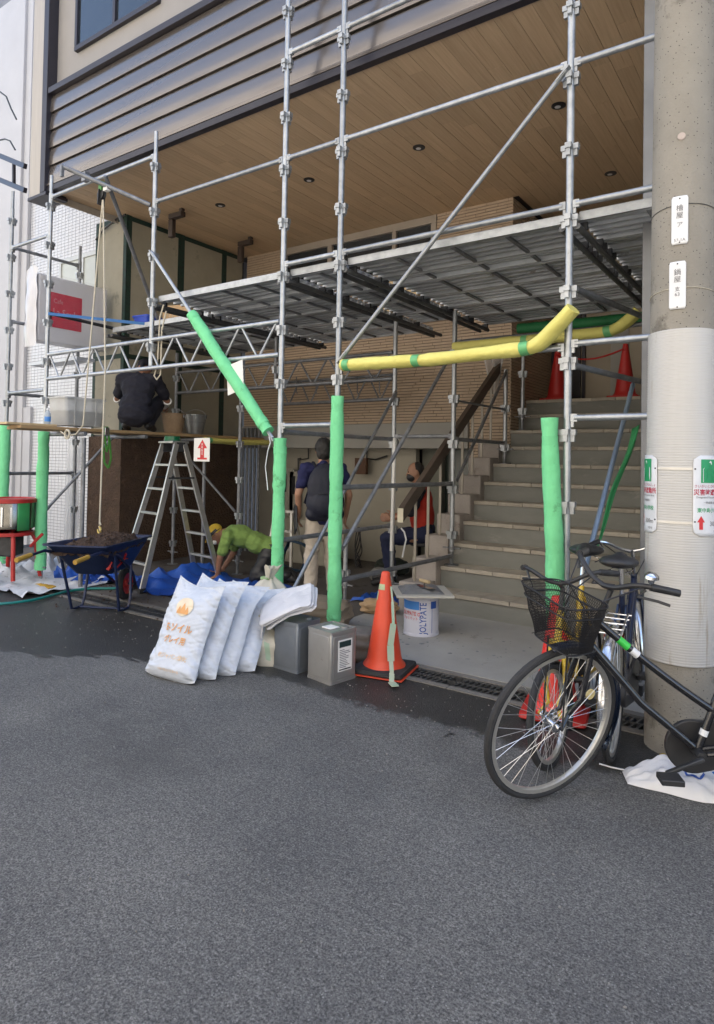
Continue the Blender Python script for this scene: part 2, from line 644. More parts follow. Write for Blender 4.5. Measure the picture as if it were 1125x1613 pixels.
tag(kb.obj('gutter_kerb', kerbm, None, 20), 'narrow concrete edging either side of the drain channel', 'kerb', kind='structure')
cb = MB()
cb.bx(-14, 6, 3.985, 4.2, -0.2, -0.12)
tag(cb.obj('drain_bed', concrete_dark, None, 0), 'dark bed of the drain channel under the gratings', 'drain', kind='structure')
# gratings: each a steel frame with two rows of slots
grate_m = mat('grate_steel', (0.16, 0.165, 0.17), 0.45, 0.7, (0.09, 0.09, 0.092), 14, 0.3, rand=0.15, bump=0.2, bscale=100)
g = MB()
L_ = 0.995
g.bx(0, L_, 3.988, 4.008, -0.03, 0.004)
g.bx(0, L_, 4.178, 4.198, -0.03, 0.004)
g.bx(0, L_, 4.086, 4.100, -0.03, 0.003)
gm = g.mesh('frame', grate_m, 20)
sl_ = MB()
sl_.bar((0, 4.008, -0.012), (0.035, 4.178, -0.012), 0.012, 0.028)
slm = sl_.mesh('slot_bar', grate_m, 20)
GR = [(-14 + i) for i in range(0, 17)]
k = 0
for gx in GR:
    if gx < -9 or gx > 0.5:
        continue
    pos = ['by the wheelbarrow', 'under the sacks']
    r = thing('drain_grate', '', 'grate', (gx, 0, 0))
    mo('frame', gm, r)
    n = 24
    for j in range(n):
        mo('slot_bar', slm, r, loc=(0.012 + j * (L_ - 0.06) / n, 0, 0))
    cx = gx + 0.5
    order = ['leftmost drain grate, beside the red mixer', 'drain grate crossed by the teal hose', 'drain grate left of the blue wheelbarrow', 'drain grate under the blue wheelbarrow', 'drain grate between the wheelbarrow and the printed sack', 'drain grate behind the row of white sacks', 'drain grate behind the two square tins', 'drain grate just right of the orange cone', 'drain grate behind the black bicycle wheel', 'drain grate under the parked bicycles by the utility pole']
    r['label'] = order[min(k, len(order) - 1)] + ' in the steel channel'
    r['group'] = 'steel gratings along the gutter'
    k += 1

# ------------------------------------------------------------------ the building under repair
B = thing('commercial_building', 'commercial building under repair, dark metal siding over a deep wood-boarded soffit', 'building')
bronze = mat('bronze_siding', (0.19, 0.168, 0.155), 0.22, 0.6, (0.17, 0.15, 0.138), 2, 0.4, stretch=(0.4, 6, 6), rand=0.06, coat=0.2)
trim_dark = mat('dark_trim', (0.035, 0.032, 0.042), 0.4, 0.3, (0.028, 0.026, 0.034), 4, 0.4)
beige_trim = mat('beige_trim', (0.42, 0.38, 0.33), 0.45, 0.1, (0.36, 0.325, 0.28), 3, 0.4, stretch=(6, 6, 0.5))
ZS, YF, XL = 4.85, 4.46, -8.02       # soffit height, fascia plane, left end of the fascia
fa = thing('fascia', None, None)
fa.parent = B
bk = MB()
bk.bx(XL, 6.0, YF + 0.06, YF + 0.25, ZS + 0.02, 6.1)
bk.obj('backing', trim_dark, fa)
# every siding board: a sloped upper face that catches the sky over an upright lower face
H = 0.228
pr = [(0.0, 0.006), (0.0, 0.10), (0.020, H - 0.008), (0.055, H - 0.008), (0.055, 0.006)]
sb = MB()
sb.poly([(XL + 0.05, YF + a, b) for a, b in pr], (13.9, 0, 0))
sbm = sb.mesh('siding_board', bronze, 20)
for i in range(5):
    mo('siding_board', sbm, fa, loc=(0, 0, ZS + 0.085 + i * H))
t = MB()
t.bx(XL, 5.95, YF - 0.015, YF + 0.06, ZS - 0.02, ZS + 0.05)
t.obj('bottom_trim', trim_dark, fa, bevel=0.004)
t = MB()
t.bx(XL, 5.95, YF - 0.02, YF + 0.02, ZS + 0.053, ZS + 0.085)
t.obj('drip_edge', bronze, fa, bevel=0.003)
t = MB()
t.bx(XL - 0.06, XL + 0.05, YF - 0.05, YF + 0.25, ZS - 0.02, 9.0)
t.obj('corner_trim', trim_dark, fa, bevel=0.004)
t = MB()
t.bx(XL - 0.32, XL - 0.062, YF - 0.045, YF + 0.25, ZS - 0.03, 9.0)
t.obj('beige_post', beige_trim, fa, bevel=0.006)
t = MB()
t.bx(XL - 0.33, XL + 0.1, YF - 0.06, YF + 0.24, ZS - 0.075, ZS - 0.032)
t.obj('post_foot', trim_dark, fa, bevel=0.004)
t = MB()
t.bx(XL + 0.052, 5.95, YF - 0.04, YF + 0.06, 6.075, 6.15)
t.obj('top_trim', trim_dark, fa, bevel=0.004)
# upper floor: pale panels and a band of windows above the siding
up = thing('upper_floor', None, None)
up.parent = B
panelm = mat('pale_panel', (0.30, 0.28, 0.26), 0.6, 0, (0.26, 0.245, 0.23), 2, 0.4)
glass_dark = mat('dark_glass', (0.02, 0.025, 0.03), 0.08, 0, (0.025, 0.03, 0.035), 3, 0.4, spec=0.8)
t = MB()
t.bx(XL + 0.052, 14, YF + 0.08, YF + 0.25, 6.152, 9.0)
t.bx(XL + 0.1, 14, YF + 0.28, 13, ZS + 0.11, 12.0)
t.bx(XL + 0.052, 14, YF + 0.08, YF + 0.28, 9.0, 12.0)
t.obj('wall_panel', panelm, up)
for i in range(7):
    x0 = XL + 0.5 + i * 1.9
    wf = MB()
    wf.bx(x0, x0 + 1.6, YF + 0.03, YF + 0.079, 6.5, 6.56)
    wf.bx(x0, x0 + 1.6, YF + 0.03, YF + 0.079, 7.7, 7.76)
    for xx in (x0, x0 + 0.775, x0 + 1.55):
        wf.bx(xx, xx + 0.05, YF + 0.03, YF + 0.079, 6.56, 7.7)
    wo = wf.obj('window', trim_dark, up, bevel=0.003)
    for xx in (x0 + 0.05, x0 + 0.825):
        MB().bx(xx, xx + 0.725, YF + 0.055, YF + 0.07, 6.56, 7.7).obj('pane', glass_dark, wo, 0)
# soffit of staggered wooden boards running into the building
sf = thing('soffit', None, None)
sf.parent = B
soff_m = mat('soffit_wood', (0.62, 0.455, 0.29), 0.5, 0, (0.45, 0.31, 0.185), 2.4, 0.15, stretch=(22, 0.8, 4), rand=0.08, detail=7, c3=(0.38, 0.245, 0.14), s3=1.6, t3=0.62, bump=0.12, bscale=14, spec=0.35)
SB = MB()
SB.bx(XL, 5.9, YF + 0.27, 9.6, ZS + 0.02, ZS + 0.1)
SB.obj('backing', trim_dark, sf, 0)
meshes = {}
BWd = 0.15
ncol = 48
for i in range(ncol):
    x0 = XL + 0.02 + i * BWd
    if x0 > -0.95:
        break
    yend = 7.79 if x0 < -3.1 else 9.34
    y = YF + 0.07
    first = True
    while y < yend - 0.05:
        ln = random.choice((0.75, 0.9, 1.05, 1.2, 1.8)) if not first else random.choice((0.3, 0.6, 0.9, 1.2))
        first = False
        ln = min(ln, yend - y)
        key = round(ln, 2)
        if key not in meshes:
            bb = MB()
            bb.bx(0.0012, BWd - 0.0012, 0.001, key - 0.001, 0, 0.015)
            meshes[key] = bb.mesh('ceiling_board', soff_m, 0)
        mo('ceiling_board', meshes[key], sf, loc=(x0, y, ZS + random.uniform(0, 0.0015)))
        y += key
t = MB()
t.bx(XL, XL + 0.018, YF + 0.07, 7.7, ZS - 0.09, ZS + 0.06)
t.obj('edge_trim', beige_trim, sf)
# recessed downlights (off)
dl_glint = mat('lamp_glint', (0.8, 0.8, 0.8), 0.4, 0.2)
for (px, py) in ((880, 166), (660, 232), (962, 273), (487, 283), (347, 323)):
    p = at(px, py, Z=ZS)
    d = MB()
    d.lathe([(0.0, -0.004), (0.050, -0.004), (0.052, -0.008), (0.066, -0.007), (0.066, -0.001), (0.0, -0.001)], 24, p)
    o = d.obj('downlight', black_p, B)
    d = MB()
    d.lathe([(0.028, -0.0068), (0.0, -0.0072)], 24, p + V((-0.012, 0.012, 0)))
    d.obj('reflector', dl_glint, o)  # off-centre white disc: the highlight inside the unlit lamp, painted as colour

# tiled front wall: thin long tiles laid in courses
tile_m = mat('brown_tile', (0.50, 0.38, 0.27), 0.6, 0, (0.42, 0.315, 0.22), 1.2, 0.3, stretch=(3, 3, 25), detail=3, c3=(0.54, 0.42, 0.31), s3=1.2, t3=0.60, world=True)
joint_m = mat('tile_joint', (0.075, 0.055, 0.04), 0.9)
YW, XC = 7.8, -3.13                   # front plane, right-hand corner
tw = thing('tile_wall', None, None)
tw.parent = B


def tiles(mb, a0, a1, z0, z1, plane, along, out, pitch=0.040, ln=0.29):
    z = z0
    row = 0
    while z < z1 - 0.01:
        a = a0 - random.random() * ln
        while a < a1:
            s0, s1 = max(a, a0), min(a + ln - 0.005, a1)
            if s1 - s0 > 0.01:
                th = 0.009 + random.random() * 0.004
                zt = min(z + pitch - 0.0085, z1)
                if along == 'x':
                    mb.bx(s0, s1, plane - th, plane + 0.004, z, zt)
                else:
                    mb.bx(plane - 0.004, plane + th, s0, s1, z, zt)
            a += ln
        z += pitch
        row += 1


bw = MB()
bw.bx(-7.75, XC, YW, YW + 0.2, 2.03, 4.1)
bw.bx(-4.2, XC, YW, YW + 0.2, 4.1, ZS + 0.02)
bw.bx(-7.75, -6.95, YW, YW + 0.2, 4.1, ZS + 0.02)
bw.bx(XC - 0.2, XC, YW + 0.2, 9.4, 1.3, ZS + 0.02)
bw.bx(XC - 0.55, XC, YW, YW + 0.2, 1.25, 2.03)
bw.obj('backing', joint_m, tw, 0)
tl = MB()
tiles(tl, -7.75, XC, 2.035, 4.1, YW, 'x', -1)
tiles(tl, -4.2, XC, 4.1, ZS, YW, 'x', -1)
tiles(tl, -7.75, -6.95, 4.1, ZS, YW, 'x', -1)
tiles(tl, XC - 0.55, XC, 1.25, 2.035, YW, 'x', -1)
tiles(tl, YW - 0.01, 9.35, 1.3, ZS, XC, 'y', 1)
tag(tl.obj('tile_course', tile_m, tw, 0), kind='stuff')
# upper window under the soffit
frame_m = mat('window_frame', (0.42, 0.37, 0.31), 0.4, 0.3, (0.36, 0.31, 0.26), 3)
wn = MB()
for (x0, x1, z0, z1) in ((-6.95, -4.2, 4.74, ZS - 0.003), (-6.95, -4.2, 4.1, 4.16), (-6.95, -6.88, 4.16, 4.74), (-6.05, -5.97, 4.16, 4.74), (-4.9, -4.84, 4.16, 4.74), (-4.28, -4.2, 4.16, 4.74)):
    wn.bx(x0, x1, YW - 0.03, YW + 0.06, z0, z1)
wo = wn.obj('upper_window', frame_m, B, bevel=0.003)
for (x0, x1) in ((-6.88, -6.05), (-5.97, -4.9), (-4.84, -4.28)):
    MB().bx(x0, x1, YW + 0.02, YW + 0.032, 4.16, 4.74).obj('pane', glass_dark, wo, 0)
MB().bx(-7.0, -4.1, YW + 0.2, YW + 0.21, 4.0, ZS).obj('room_back', trim_dark, wo, 0)
# beam over the half-basement, walls under it
render_m = mat('grey_render', (0.36, 0.35, 0.32), 0.85, 0, (0.30, 0.29, 0.265), 1.5, 0.3, bump=0.1, bscale=60, world=True)
cream_m = mat('cream_wall', (0.40, 0.37, 0.30), 0.8, 0, (0.33, 0.305, 0.25), 1.6, 0.3, world=True, c3=(0.26, 0.23, 0.18), s3=1.5, t3=0.62)
olive_m = mat('olive_glass', (0.04, 0.055, 0.045), 0.2, 0, (0.03, 0.042, 0.035), 2)
bm = MB()
bm.bx(-7.75, XC - 0.552, YW - 0.05, YW + 0.4, 1.68, 2.028)
bm.obj('beam', render_m, B, bevel=0.006)
wl = MB()
wl.bx(-7.75, -5.05, 8.15, 8.35, 0, 1.68)
wl.bx(-4.97, -4.60, 8.02, 8.12, 0, 1.68)
wl.bx(-5.06, -4.98, 8.15, 8.6, 0, 1.68)
wl.obj('basement_wall', cream_m, B)
wl = MB()
wl.bx(-4.6, -4.28, 8.2, 8.35, 0, 1.68)
wl.obj('door_jamb', mat('jamb', (0.22, 0.22, 0.18), 0.8), B)
gd = MB()
gd.bx(-4.28, -3.3, 8.3, 8.33, 0, 1.68)
gd.obj('basement_door', olive_m, B, 0)
MB().bx(-7.8, -3.1, 8.6, 8.65, 0, 1.9).obj('basement_back', trim_dark, B, 0)
MB().bx(-7.75, -3.2, 8.2, 8.6, 1.682, 1.75).obj('basement_ceiling', render_m, B, 0)
# electrical boxes, pipes and conduit on the basement wall
boxm = mat('meter_box', (0.42, 0.40, 0.34), 0.5)
for (px0, py0, px1, py1) in ((449, 738, 467, 812), (462, 742, 476, 815)):
    a, b_ = at(px0, py0, Y=8.14), at(px1, py1, Y=8.14)
    o = MB().bx(a.x, b_.x, 8.05, 8.149, b_.z, a.z).obj('meter_box', boxm, B, bevel=0.006)
    MB().bx(a.x + 0.05, a.x + 0.12, 8.04, 8.052, (a.z + b_.z) / 2, a.z - 0.08).obj('window_strip', black_p, o)
for pts in (((470, 812), (470, 725), (486, 722), (486, 706)), ((474, 722), (470, 722), (470, 860)), ((578, 706), (578, 722), (592, 724), (610, 718))):
    MB().path([at(x, y, Y=8.1) for x, y in pts], 0.013, 6).obj('conduit', black_p, B)
for px in (384, 390, 396, 402, 408):
    q = at(px, 760, Y=7.72)
    MB().tube((q.x, 7.7, 0), (q.x, 7.7, 2.0), 0.022, 10).obj('drain_pipe', galv_dull, B)
bb = at(565, 775, Y=8.0)
MB().box((bb.x + 0.05, 7.99, 1.42), (0.2, 0.06, 0.24)).obj('notice_board', mat('brown_board', (0.10, 0.045, 0.02), 0.6), B)

# boarded pier on the left with mesh-taped joints; earth render below
XP, YP = -7.82, 5.52
board_m = mat('backer_board', (0.33, 0.305, 0.235), 0.85, 0, (0.26, 0.24, 0.185), 2.5, 0.3, bump=0.1, bscale=60, rand=0.06, c3=(0.21, 0.20, 0.155), s3=2.5, t3=0.6)
tape_m = mat('mesh_tape', (0.008, 0.045, 0.028), 0.7, 0, (0.014, 0.016, 0.016), 25, 0.3)
earth_m = mat('earth_render', (0.105, 0.064, 0.040), 0.95, 0, (0.060, 0.036, 0.023), 7, 0.3, bump=1.0, bscale=34, bdist=0.035, world=True, c3=(0.13, 0.083, 0.052), s3=5, t3=0.58)
pier = thing('pier', None, None)
pier.parent = B
pc = MB()
pc.bx(-8.52, XP, YP, 7.78, 0, ZS + 0.01)
pc.obj('core', trim_dark, pier, 0)
ZB = 1.78
eb = MB()
eb.bx(-8.55, XP + 0.03, YP - 0.03, 7.75, 0, ZB)
eb.obj('earth_render', earth_m, pier)
zz = [(ZB + 0.02, 2.86), (2.92, ZS - 0.06)]
for (z0, z1) in zz:
    MB().bx(-8.46, XP - 0.05, YP - 0.014, YP - 0.001, z0, z1).obj('backer_board', board_m, pier, bevel=0.002)
    for (y0, y1) in ((YP + 0.06, 6.42), (6.50, 7.30), (7.36, 7.74)):
        MB().bx(XP + 0.001, XP + 0.014, y0, y1, z0, z1).obj('backer_board', board_m, pier, bevel=0.002)
for (a0, a1, z0, z1) in ((-8.52, -8.46, ZB, ZS), (XP - 0.05, XP + 0.02, ZB, ZS)):
    MB().bx(a0, a1, YP - 0.017, YP - 0.0035, z0, z1).obj('joint_tape', tape_m, pier)
for (y0, y1) in ((YP - 0.003, YP + 0.07), (6.40, 6.52), (7.28, 7.38)):
    MB().bx(XP + 0.003, XP + 0.018, y0, y1, ZB, ZS).obj('joint_tape', tape_m, pier)
for z in (2.86, ZS - 0.07):
    MB().bx(-8.46, XP - 0.05, YP - 0.0172, YP - 0.003, z, z + 0.065).obj('joint_tape', tape_m, pier)
    for (y0, y1) in ((YP + 0.07, 6.40), (6.52, 7.28), (7.38, 7.74)):
        MB().bx(XP + 0.003, XP + 0.0175, y0, y1, z, z + 0.065).obj('joint_tape', tape_m, pier)
# black cable swag on the pier head and square brown downpipes under the soffit
MB().path([V((-8.5, YP - 0.03, 4.62)), V((-8.3, YP - 0.05, 4.72)), V((-8.0, YP - 0.06, 4.80)), V((-7.8, YP - 0.04, 4.84))], 0.014, 6).obj('cable', black_p, pier)
pipe_m = mat('brown_pipe', (0.05, 0.035, 0.028), 0.5)
for (px, py) in ((284, 345), (392, 388)):
    q = at(px, py, Z=ZS - 0.14)
    m_ = MB()
    m_.bar(q + V((0.06, 0, 0.06)), q + V((-0.20, 0.0, 0.06)), 0.085, 0.07)
    m_.bar(q + V((-0.165, 0, 0.024)), q + V((-0.165, 0, -0.22)), 0.085, 0.07, V((0, 1, 0)))
    m_.bar(q + V((0.03, 0, 0.096)), q + V((0.03, 0, 0.137)), 0.06, 0.06, V((0, 1, 0)))
    m_.obj('downpipe', pipe_m, B, bevel=0.01)

# right-hand side wall with its grey metal corner, entrance wall at the head of the stairs
rm = mat('grey_metal', (0.22, 0.225, 0.235), 0.45, 0.4, (0.17, 0.175, 0.185), 3, 0.4)
MB().bx(-0.945, -0.86, 4.62, 4.75, 0.03, 8.9).obj('corner_post', rm, B, bevel=0.004)
MB().bx(-0.855, 14.0, 4.66, 9.4, 0.03, ZS + 0.01).obj('side_wall', render_m, B)
MB().bx(-3.13, -0.86, 9.36, 9.5, 2.29, ZS).obj('entrance_wall', mat('beige_panel', (0.34, 0.29, 0.21), 0.5, 0, (0.29, 0.245, 0.18), 2), B)
a, b_ = at(899, 560, Y=9.33).x, at(915, 560, Y=9.33).x
dd = MB()
dd.bx(a, b_, 9.31, 9.35, 2.3, 4.6)
dd.obj('entrance_door', black_p, B)
for px in (872, 920):
    xx = at(px, 560, Y=9.33).x
    MB().bx(xx - 0.02, xx + 0.02, 9.3, 9.35, 2.3, 4.6).obj('door_frame', trim_dark, B)
xx = at(978, 540, Y=9.33).x
MB().bx(xx - 0.13, xx + 0.1, 9.325, 9.352, 2.4, 3.6).obj('door_notice', render_m, B)

# ------------------------------------------------------------------ stairs
RI, TR, Y0S = 0.209, 0.26, 5.72
SX0, SX1 = -3.12, -0.86
ST = thing('staircase', 'grey concrete staircase with pale worn nosings climbing to the entrance', 'staircase')
riser_m = mat('stair_riser', (0.25, 0.25, 0.228), 0.75, 0, (0.165, 0.167, 0.152), 3.2, 0.15, stretch=(0.5, 1, 1.6), detail=8, bump=0.2, bscale=50, world=True, c3=(0.32, 0.31, 0.28), s3=2.6, t3=0.60)
nose_m = mat('stair_nosing', (0.46, 0.415, 0.35), 0.85, 0, (0.33, 0.295, 0.245), 7, 0.3, bump=0.4, bscale=60, rand=0.14, c3=(0.30, 0.265, 0.215), s3=9, t3=0.62)
stone_m = mat('stair_stone', (0.40, 0.36, 0.33), 0.85, 0, (0.30, 0.265, 0.24), 5, 0.3, bump=0.3, bscale=50, rand=0.1, c3=(0.22, 0.19, 0.17), s3=6, t3=0.6)
for i in range(1, 12):
    y = Y0S + TR * (i - 1)
    z1 = 0.03 + RI * i
    yb = y + TR + 0.03 if i < 11 else 9.4
    r = MB().bx(SX0, SX1, y, yb, 0.03 + RI * (i - 1) - (0.03 if i > 1 else 0.08), z1 - 0.041).obj('step', riser_m, ST)
    n = 8
    wd = (SX1 - SX0) / n
    for j in range(n):
        e = [random.uniform(-0.004, 0.004) for _ in range(4)]
        tt = MB()
        x0, x1 = SX0 + j * wd + 0.0015, SX0 + (j + 1) * wd - 0.0015
        yf = y - 0.018
        tt.add([(x0, yf + e[0], z1 - 0.040), (x1, yf + e[1], z1 - 0.040), (x1, y + TR, z1 - 0.040), (x0, y + TR, z1 - 0.040),
                (x0, yf + e[0], z1 + e[2] * 0.4), (x1, yf + e[1], z1 + e[2] * 0.4), (x1, y + TR, z1), (x0, y + TR, z1)],
               [(0, 3, 2, 1), (4, 5, 6, 7), (0, 1, 5, 4), (1, 2, 6, 5), (2, 3, 7, 6), (3, 0, 4, 7)])
        tt.obj('nosing_tile', nose_m, r, 0, bevel=0.005)
    if i <= 8:
        zt = 0.07 + 0.03 + RI * i
        MB().bx(-3.40, SX0 - 0.003, y - 0.10, y + TR - 0.102, 0.0, zt).obj('kerb_block', stone_m, ST, bevel=0.012)
MB().bx(SX0, SX1, Y0S + TR * 11 - 0.05, 9.36, 2.15, 2.318).obj('landing', riser_m, ST)
# handrail: flat posts on the kerb blocks under a broad dark board
HR = thing('handrail', 'dark wooden handrail board on thin flat metal posts beside the stairs', 'handrail')
hr_m = mat('handrail_wood', (0.10, 0.075, 0.058), 0.55, 0, (0.075, 0.055, 0.042), 3, 0.3, stretch=(8, 1, 8))
post_m = mat('flat_post', (0.36, 0.33, 0.28), 0.5, 0.5, (0.28, 0.25, 0.21), 6, 0.3)
h0, h1 = V((-3.27, 5.42, 0.98)), V((-3.27, 7.75, 0.98 + (7.75 - 5.42) * 0.74))
hb = MB()
hb.poly([h0 + V((-0.03, 0, -0.07)), h0 + V((-0.03, 0, 0.07)), h1 + V((-0.03, 0, 0.07)), h1 + V((-0.03, 0, -0.07))], (0.06, 0, 0))
hb.obj('rail_board', hr_m, HR, bevel=0.004)
hb = MB()
hb.bx(-3.302, -3.238, 5.4165, 5.4195, 0.912, 1.048)
hb.obj('end_cap', mat('sawn_end', (0.62, 0.56, 0.42), 0.7), HR)
for i in range(1, 9):
    y = Y0S + TR * (i - 1) - 0.01
    zb = 0.10 + RI * i
    zt = 0.91 + (y - 5.42) * 0.74
    MB().bx(-3.285, -3.255, y - 0.006, y + 0.006, zb, zt).obj('post', post_m, HR, bevel=0.002)

# ------------------------------------------------------------------ neighbouring white tiled building
NB = thing('tiled_building', 'neighbouring building faced in small white tiles with a pale smooth pier', 'building')
wt_m = mat('white_tile', (0.66, 0.67, 0.70), 0.25, 0, (0.60, 0.61, 0.64), 4, 0.4, world=True)
wj_m = mat('dark_joint', (0.24, 0.25, 0.28), 0.9)
YN = 5.85
nbw = MB()
nbw.bx(-26, -8.56, YN, 13, 0, 12.0)
nbw.obj('backing', wj_m, NB, 0)
tl = MB()
z, row = 0.02, 0
while z < 7.2:
    x = -12.4
    while x < -8.6:
        if not (4.0 < z < 4.62 and -10.05 < x < -8.7):
            tl.bx(x, x + 0.0925, YN - 0.006, YN + 0.002, z, z + 0.0425)
        x += 0.1
    z += 0.05
tag(tl.obj('wall_tile', wt_m, NB, 0), kind='stuff')
wfm = mat('pale_frame', (0.55, 0.56, 0.55), 0.4, 0.3)
wi = MB()
for (x0, x1, z0, z1) in ((-10.0, -8.7, 4.58, 4.65), (-10.0, -8.7, 3.98, 4.03), (-10.0, -9.94, 4.03, 4.58), (-9.38, -9.32, 4.03, 4.58), (-8.78, -8.7, 4.03, 4.58)):
    wi.bx(x0, x1, YN - 0.04, YN + 0.03, z0, z1)
wio = wi.obj('window', wfm, NB, bevel=0.003)
frost = mat('frosted_glass', (0.50, 0.53, 0.50), 0.3, 0, (0.44, 0.47, 0.45), 3)
for x0, x1 in ((-9.94, -9.38), (-9.32, -8.78)):
    MB().bx(x0, x1, YN - 0.02, YN - 0.012, 4.03, 4.58).obj('pane', frost, wio, 0)
nbp = mat('smooth_white', (0.52, 0.52, 0.54), 0.6, 0, (0.46, 0.46, 0.48), 1.2, 0.4, world=True)
for (pa, pb, yy) in ((-40, 20, YN - 0.12), (20.5, 33, YN - 0.07)):
    a, b_ = at(pa, 716, Y=yy).x, at(pb, 716, Y=yy).x
    MB().bx(a, b_, yy, YN - 0.007, 0, 9.5).obj('pier', nbp, NB, bevel=0.01)
pv = MB().bx(-26, 16, -5.6, -2.3, -0.05, 0.13).obj('offcamera_pavement', mat('pale_paving', (0.46, 0.44, 0.41), 0.85, 0, (0.40, 0.385, 0.36), 1.5, 0.4, world=True), None, 0)  # unseen pale slab, added to bounce sunlight up to the soffit
tag(pv, 'pale off-camera pavement across the street, added for bounced sunlight', 'pavement', kind='structure')
OB = thing('offcamera_building', 'cream off-camera building across the street, added for its reflected sunlight', 'building', (0, -5.6, 0))  # unseen block, added to send warm reflected light to soffit and fascia
crm = mat('cream_render', (0.64, 0.60, 0.54), 0.85, 0, (0.58, 0.54, 0.48), 1.2, 0.4, world=True)
MB().bx(-30, 16, -6, 0, 0, 16).obj('wall', crm, OB)
for i in range(13):
    for k_ in range(5):
        x0_ = -24 + i * 3.0
        wo_ = MB().bx(x0_, x0_ + 1.3, 0.002, 0.05, 1.5 + k_ * 3.1, 2.7 + k_ * 3.1).obj('window', wfm, OB)
        MB().bx(x0_ + 0.06, x0_ + 1.24, 0.051, 0.06, 1.56 + k_ * 3.1, 2.64 + k_ * 3.1).obj('pane', glass_dark, wo_, 0)
# white base render strip by the pier and thin rails, wires up on the wall
a, b_ = at(33.5, 716, Y=YN - 0.05).x, at(46, 716, Y=YN - 0.05).x
MB().bx(a, b_, YN - 0.05, YN - 0.007, 0, 2.3).obj('base_pier', nbp, NB)
rl = MB()
p0, p1 = at(-8, 242, Y=4.9), at(40, 262, Y=4.75)
rl.bar(p0, p1, 0.05, 0.07)
q0, q1 = at(-8, 280, Y=4.9), at(40, 300, Y=4.75)
rl.bar(q0, q1, 0.05, 0.07)
m0, m1 = at(22, 255, Y=4.82), at(22, 292, Y=4.82)
rl.bar(m0, m1, 0.04, 0.04, V((0, 1, 0)))
tag(rl.obj('bracket_rail', trim_dark, None, bevel=0.003), 'dark steel bracket rails fixed beside the beige fascia post', 'bracket')
for i, pts in enumerate((((-6, 140), (10, 152), (18, 172), (26, 188)), ((-6, 222), (8, 219), (16, 222), (24, 236)))):
    o = MB().path([at(x, y, Y=4.9) for x, y in pts], 0.012, 6).obj('overhead_cable', black_p)
    tag(o, ('black cable drooping to the fascia post, upper of two', 'black cable curling onto the fascia post, lower of two')[i], 'cable', 'cables by the fascia post')
# clear plastic masking sheet hung at the foot of the pier
film = mat('clear_film', (0.75, 0.77, 0.80), 0.25, 0, (0.65, 0.67, 0.7), 3, alpha=0.38)


def film_fn(u, v):
    x = -8.98 + u * 0.43
    z = 0.0 + v * 1.95
    y = 5.42 + 0.05 * sin(u * 17 + v * 2) + 0.06 * noise.noise((u * 6, v * 3, 1.7)) - (1 - v) * 0.12 * u
    return (x, y, z)


o = MB().grid(film_fn, 26, 30).obj('masking_film', film, None, 180)
tag(o, 'crinkled clear plastic masking sheet hanging beside the earth-rendered pier', 'plastic sheet')

# ------------------------------------------------------------------ projecting sign box wrapped in film
SG = thing('sign_box', 'white projecting sign box with a red square, wrapped in film', 'sign', (-8.05, 4.42, 0))
sgm = mat('sign_white', (0.66, 0.65, 0.66), 0.4, 0, (0.60, 0.59, 0.61), 3)
zb, zt = zat(535, -8.0, 4.42), zat(428, -8.0, 4.42)
MB().bx(-0.24, 0.0, 0, 0.98, zb, zt).obj('box', sgm, SG, bevel=0.02)
r0, r1 = at(79, 485, X=-8.04), at(129.5, 485, X=-8.04)
za, zc = zat(459, r0.x, r0.y), zat(514, r0.x, r0.y)
MB().bx(0.001, 0.006, r0.y - 4.42, r1.y - 4.42, zc, za).obj('red_square', mat('sign_red', (0.56, 0.012, 0.045), 0.45), SG)
wtx = mat('faint_lettering', (0.62, 0.28, 0.30), 0.5)
for (s_, sz, uu, vv) in (('Cafe', 0.085, 0.10, 0.70), ('La Soula', 0.125, 0.09, 0.36)):
    lettering('lettering', s_, sz, lambda u, v, uu=uu, vv=vv: V((0.0085, r0.y - 4.42 + uu * (r1.y - r0.y) + u, zc + vv * (za - zc) + v)), wtx, SG, 'LEFT', 0.0, 0.85)
fl2 = mat('wrap_film', (0.8, 0.8, 0.82), 0.15, 0, (0.75, 0.75, 0.78), 3, alpha=0.08)


def wrap(u, v):
    n = 0.02 * abs(noise.noise((u * 7, v * 5, 3.1))) + 0.012 * abs(sin(u * 23 + 4 * v))
    return (0.016 + n, -0.01 + u * 1.02, zb - 0.05 + v * (zt - zb + 0.07))


MB().grid(wrap, 40, 24).obj('film', fl2, SG, 180)
puffm = mat('puffed_film', (0.64, 0.64, 0.66), 0.3, 0, (0.60, 0.60, 0.63), 3)


def puff(u, v):
    n = 0.03 * noise.noise((u * 3, v * 3, 6.0)) + 0.012 * sin(v * 19 + u * 7)
    return (-0.25 + u * 0.265, -0.03 - 0.05 * sin(pi * u) * sin(pi * min(1, v * 1.1)) + n * 0.5, zb - 0.07 + v * (zt - zb + 0.12) + 0.05 * sin(pi * u) * v)


MB().grid(puff, 14, 24).obj('front_film', puffm, SG, 180)

# ------------------------------------------------------------------ scaffold
SC = thing('scaffold', 'galvanised wedge-type tube scaffold with steel decks and lattice girders', 'scaffold')
PR = 0.0243
pk = MB()
for a in range(4):
    R = Matrix.Rotation(a * pi / 2, 3, 'Z')
    pk.box(R @ V((0.040, 0, 0.012)), (0.034, 0.040, 0.036), R)
    pk.box(R @ V((0.036, 0, -0.026)), (0.026, 0.026, 0.046), R)
pkm = pk.mesh('pocket', galv, 20)
jb = MB()
jb.lathe([(0.0, 0.0), (0.075, 0.0), (0.075, 0.008), (0.024, 0.012), (0.019, 0.02), (0.019, 0.16), (0.036, 0.16), (0.036, 0.19), (0.022, 0.19)], 12)
jb.bar((-0.10, 0, 0.175), (0.10, 0, 0.175), 0.018, 0.014)
jbm = jb.mesh('jack_base', galv_dull, 30)
POCK = [0.30 + 0.465 * k for k in range(16)]


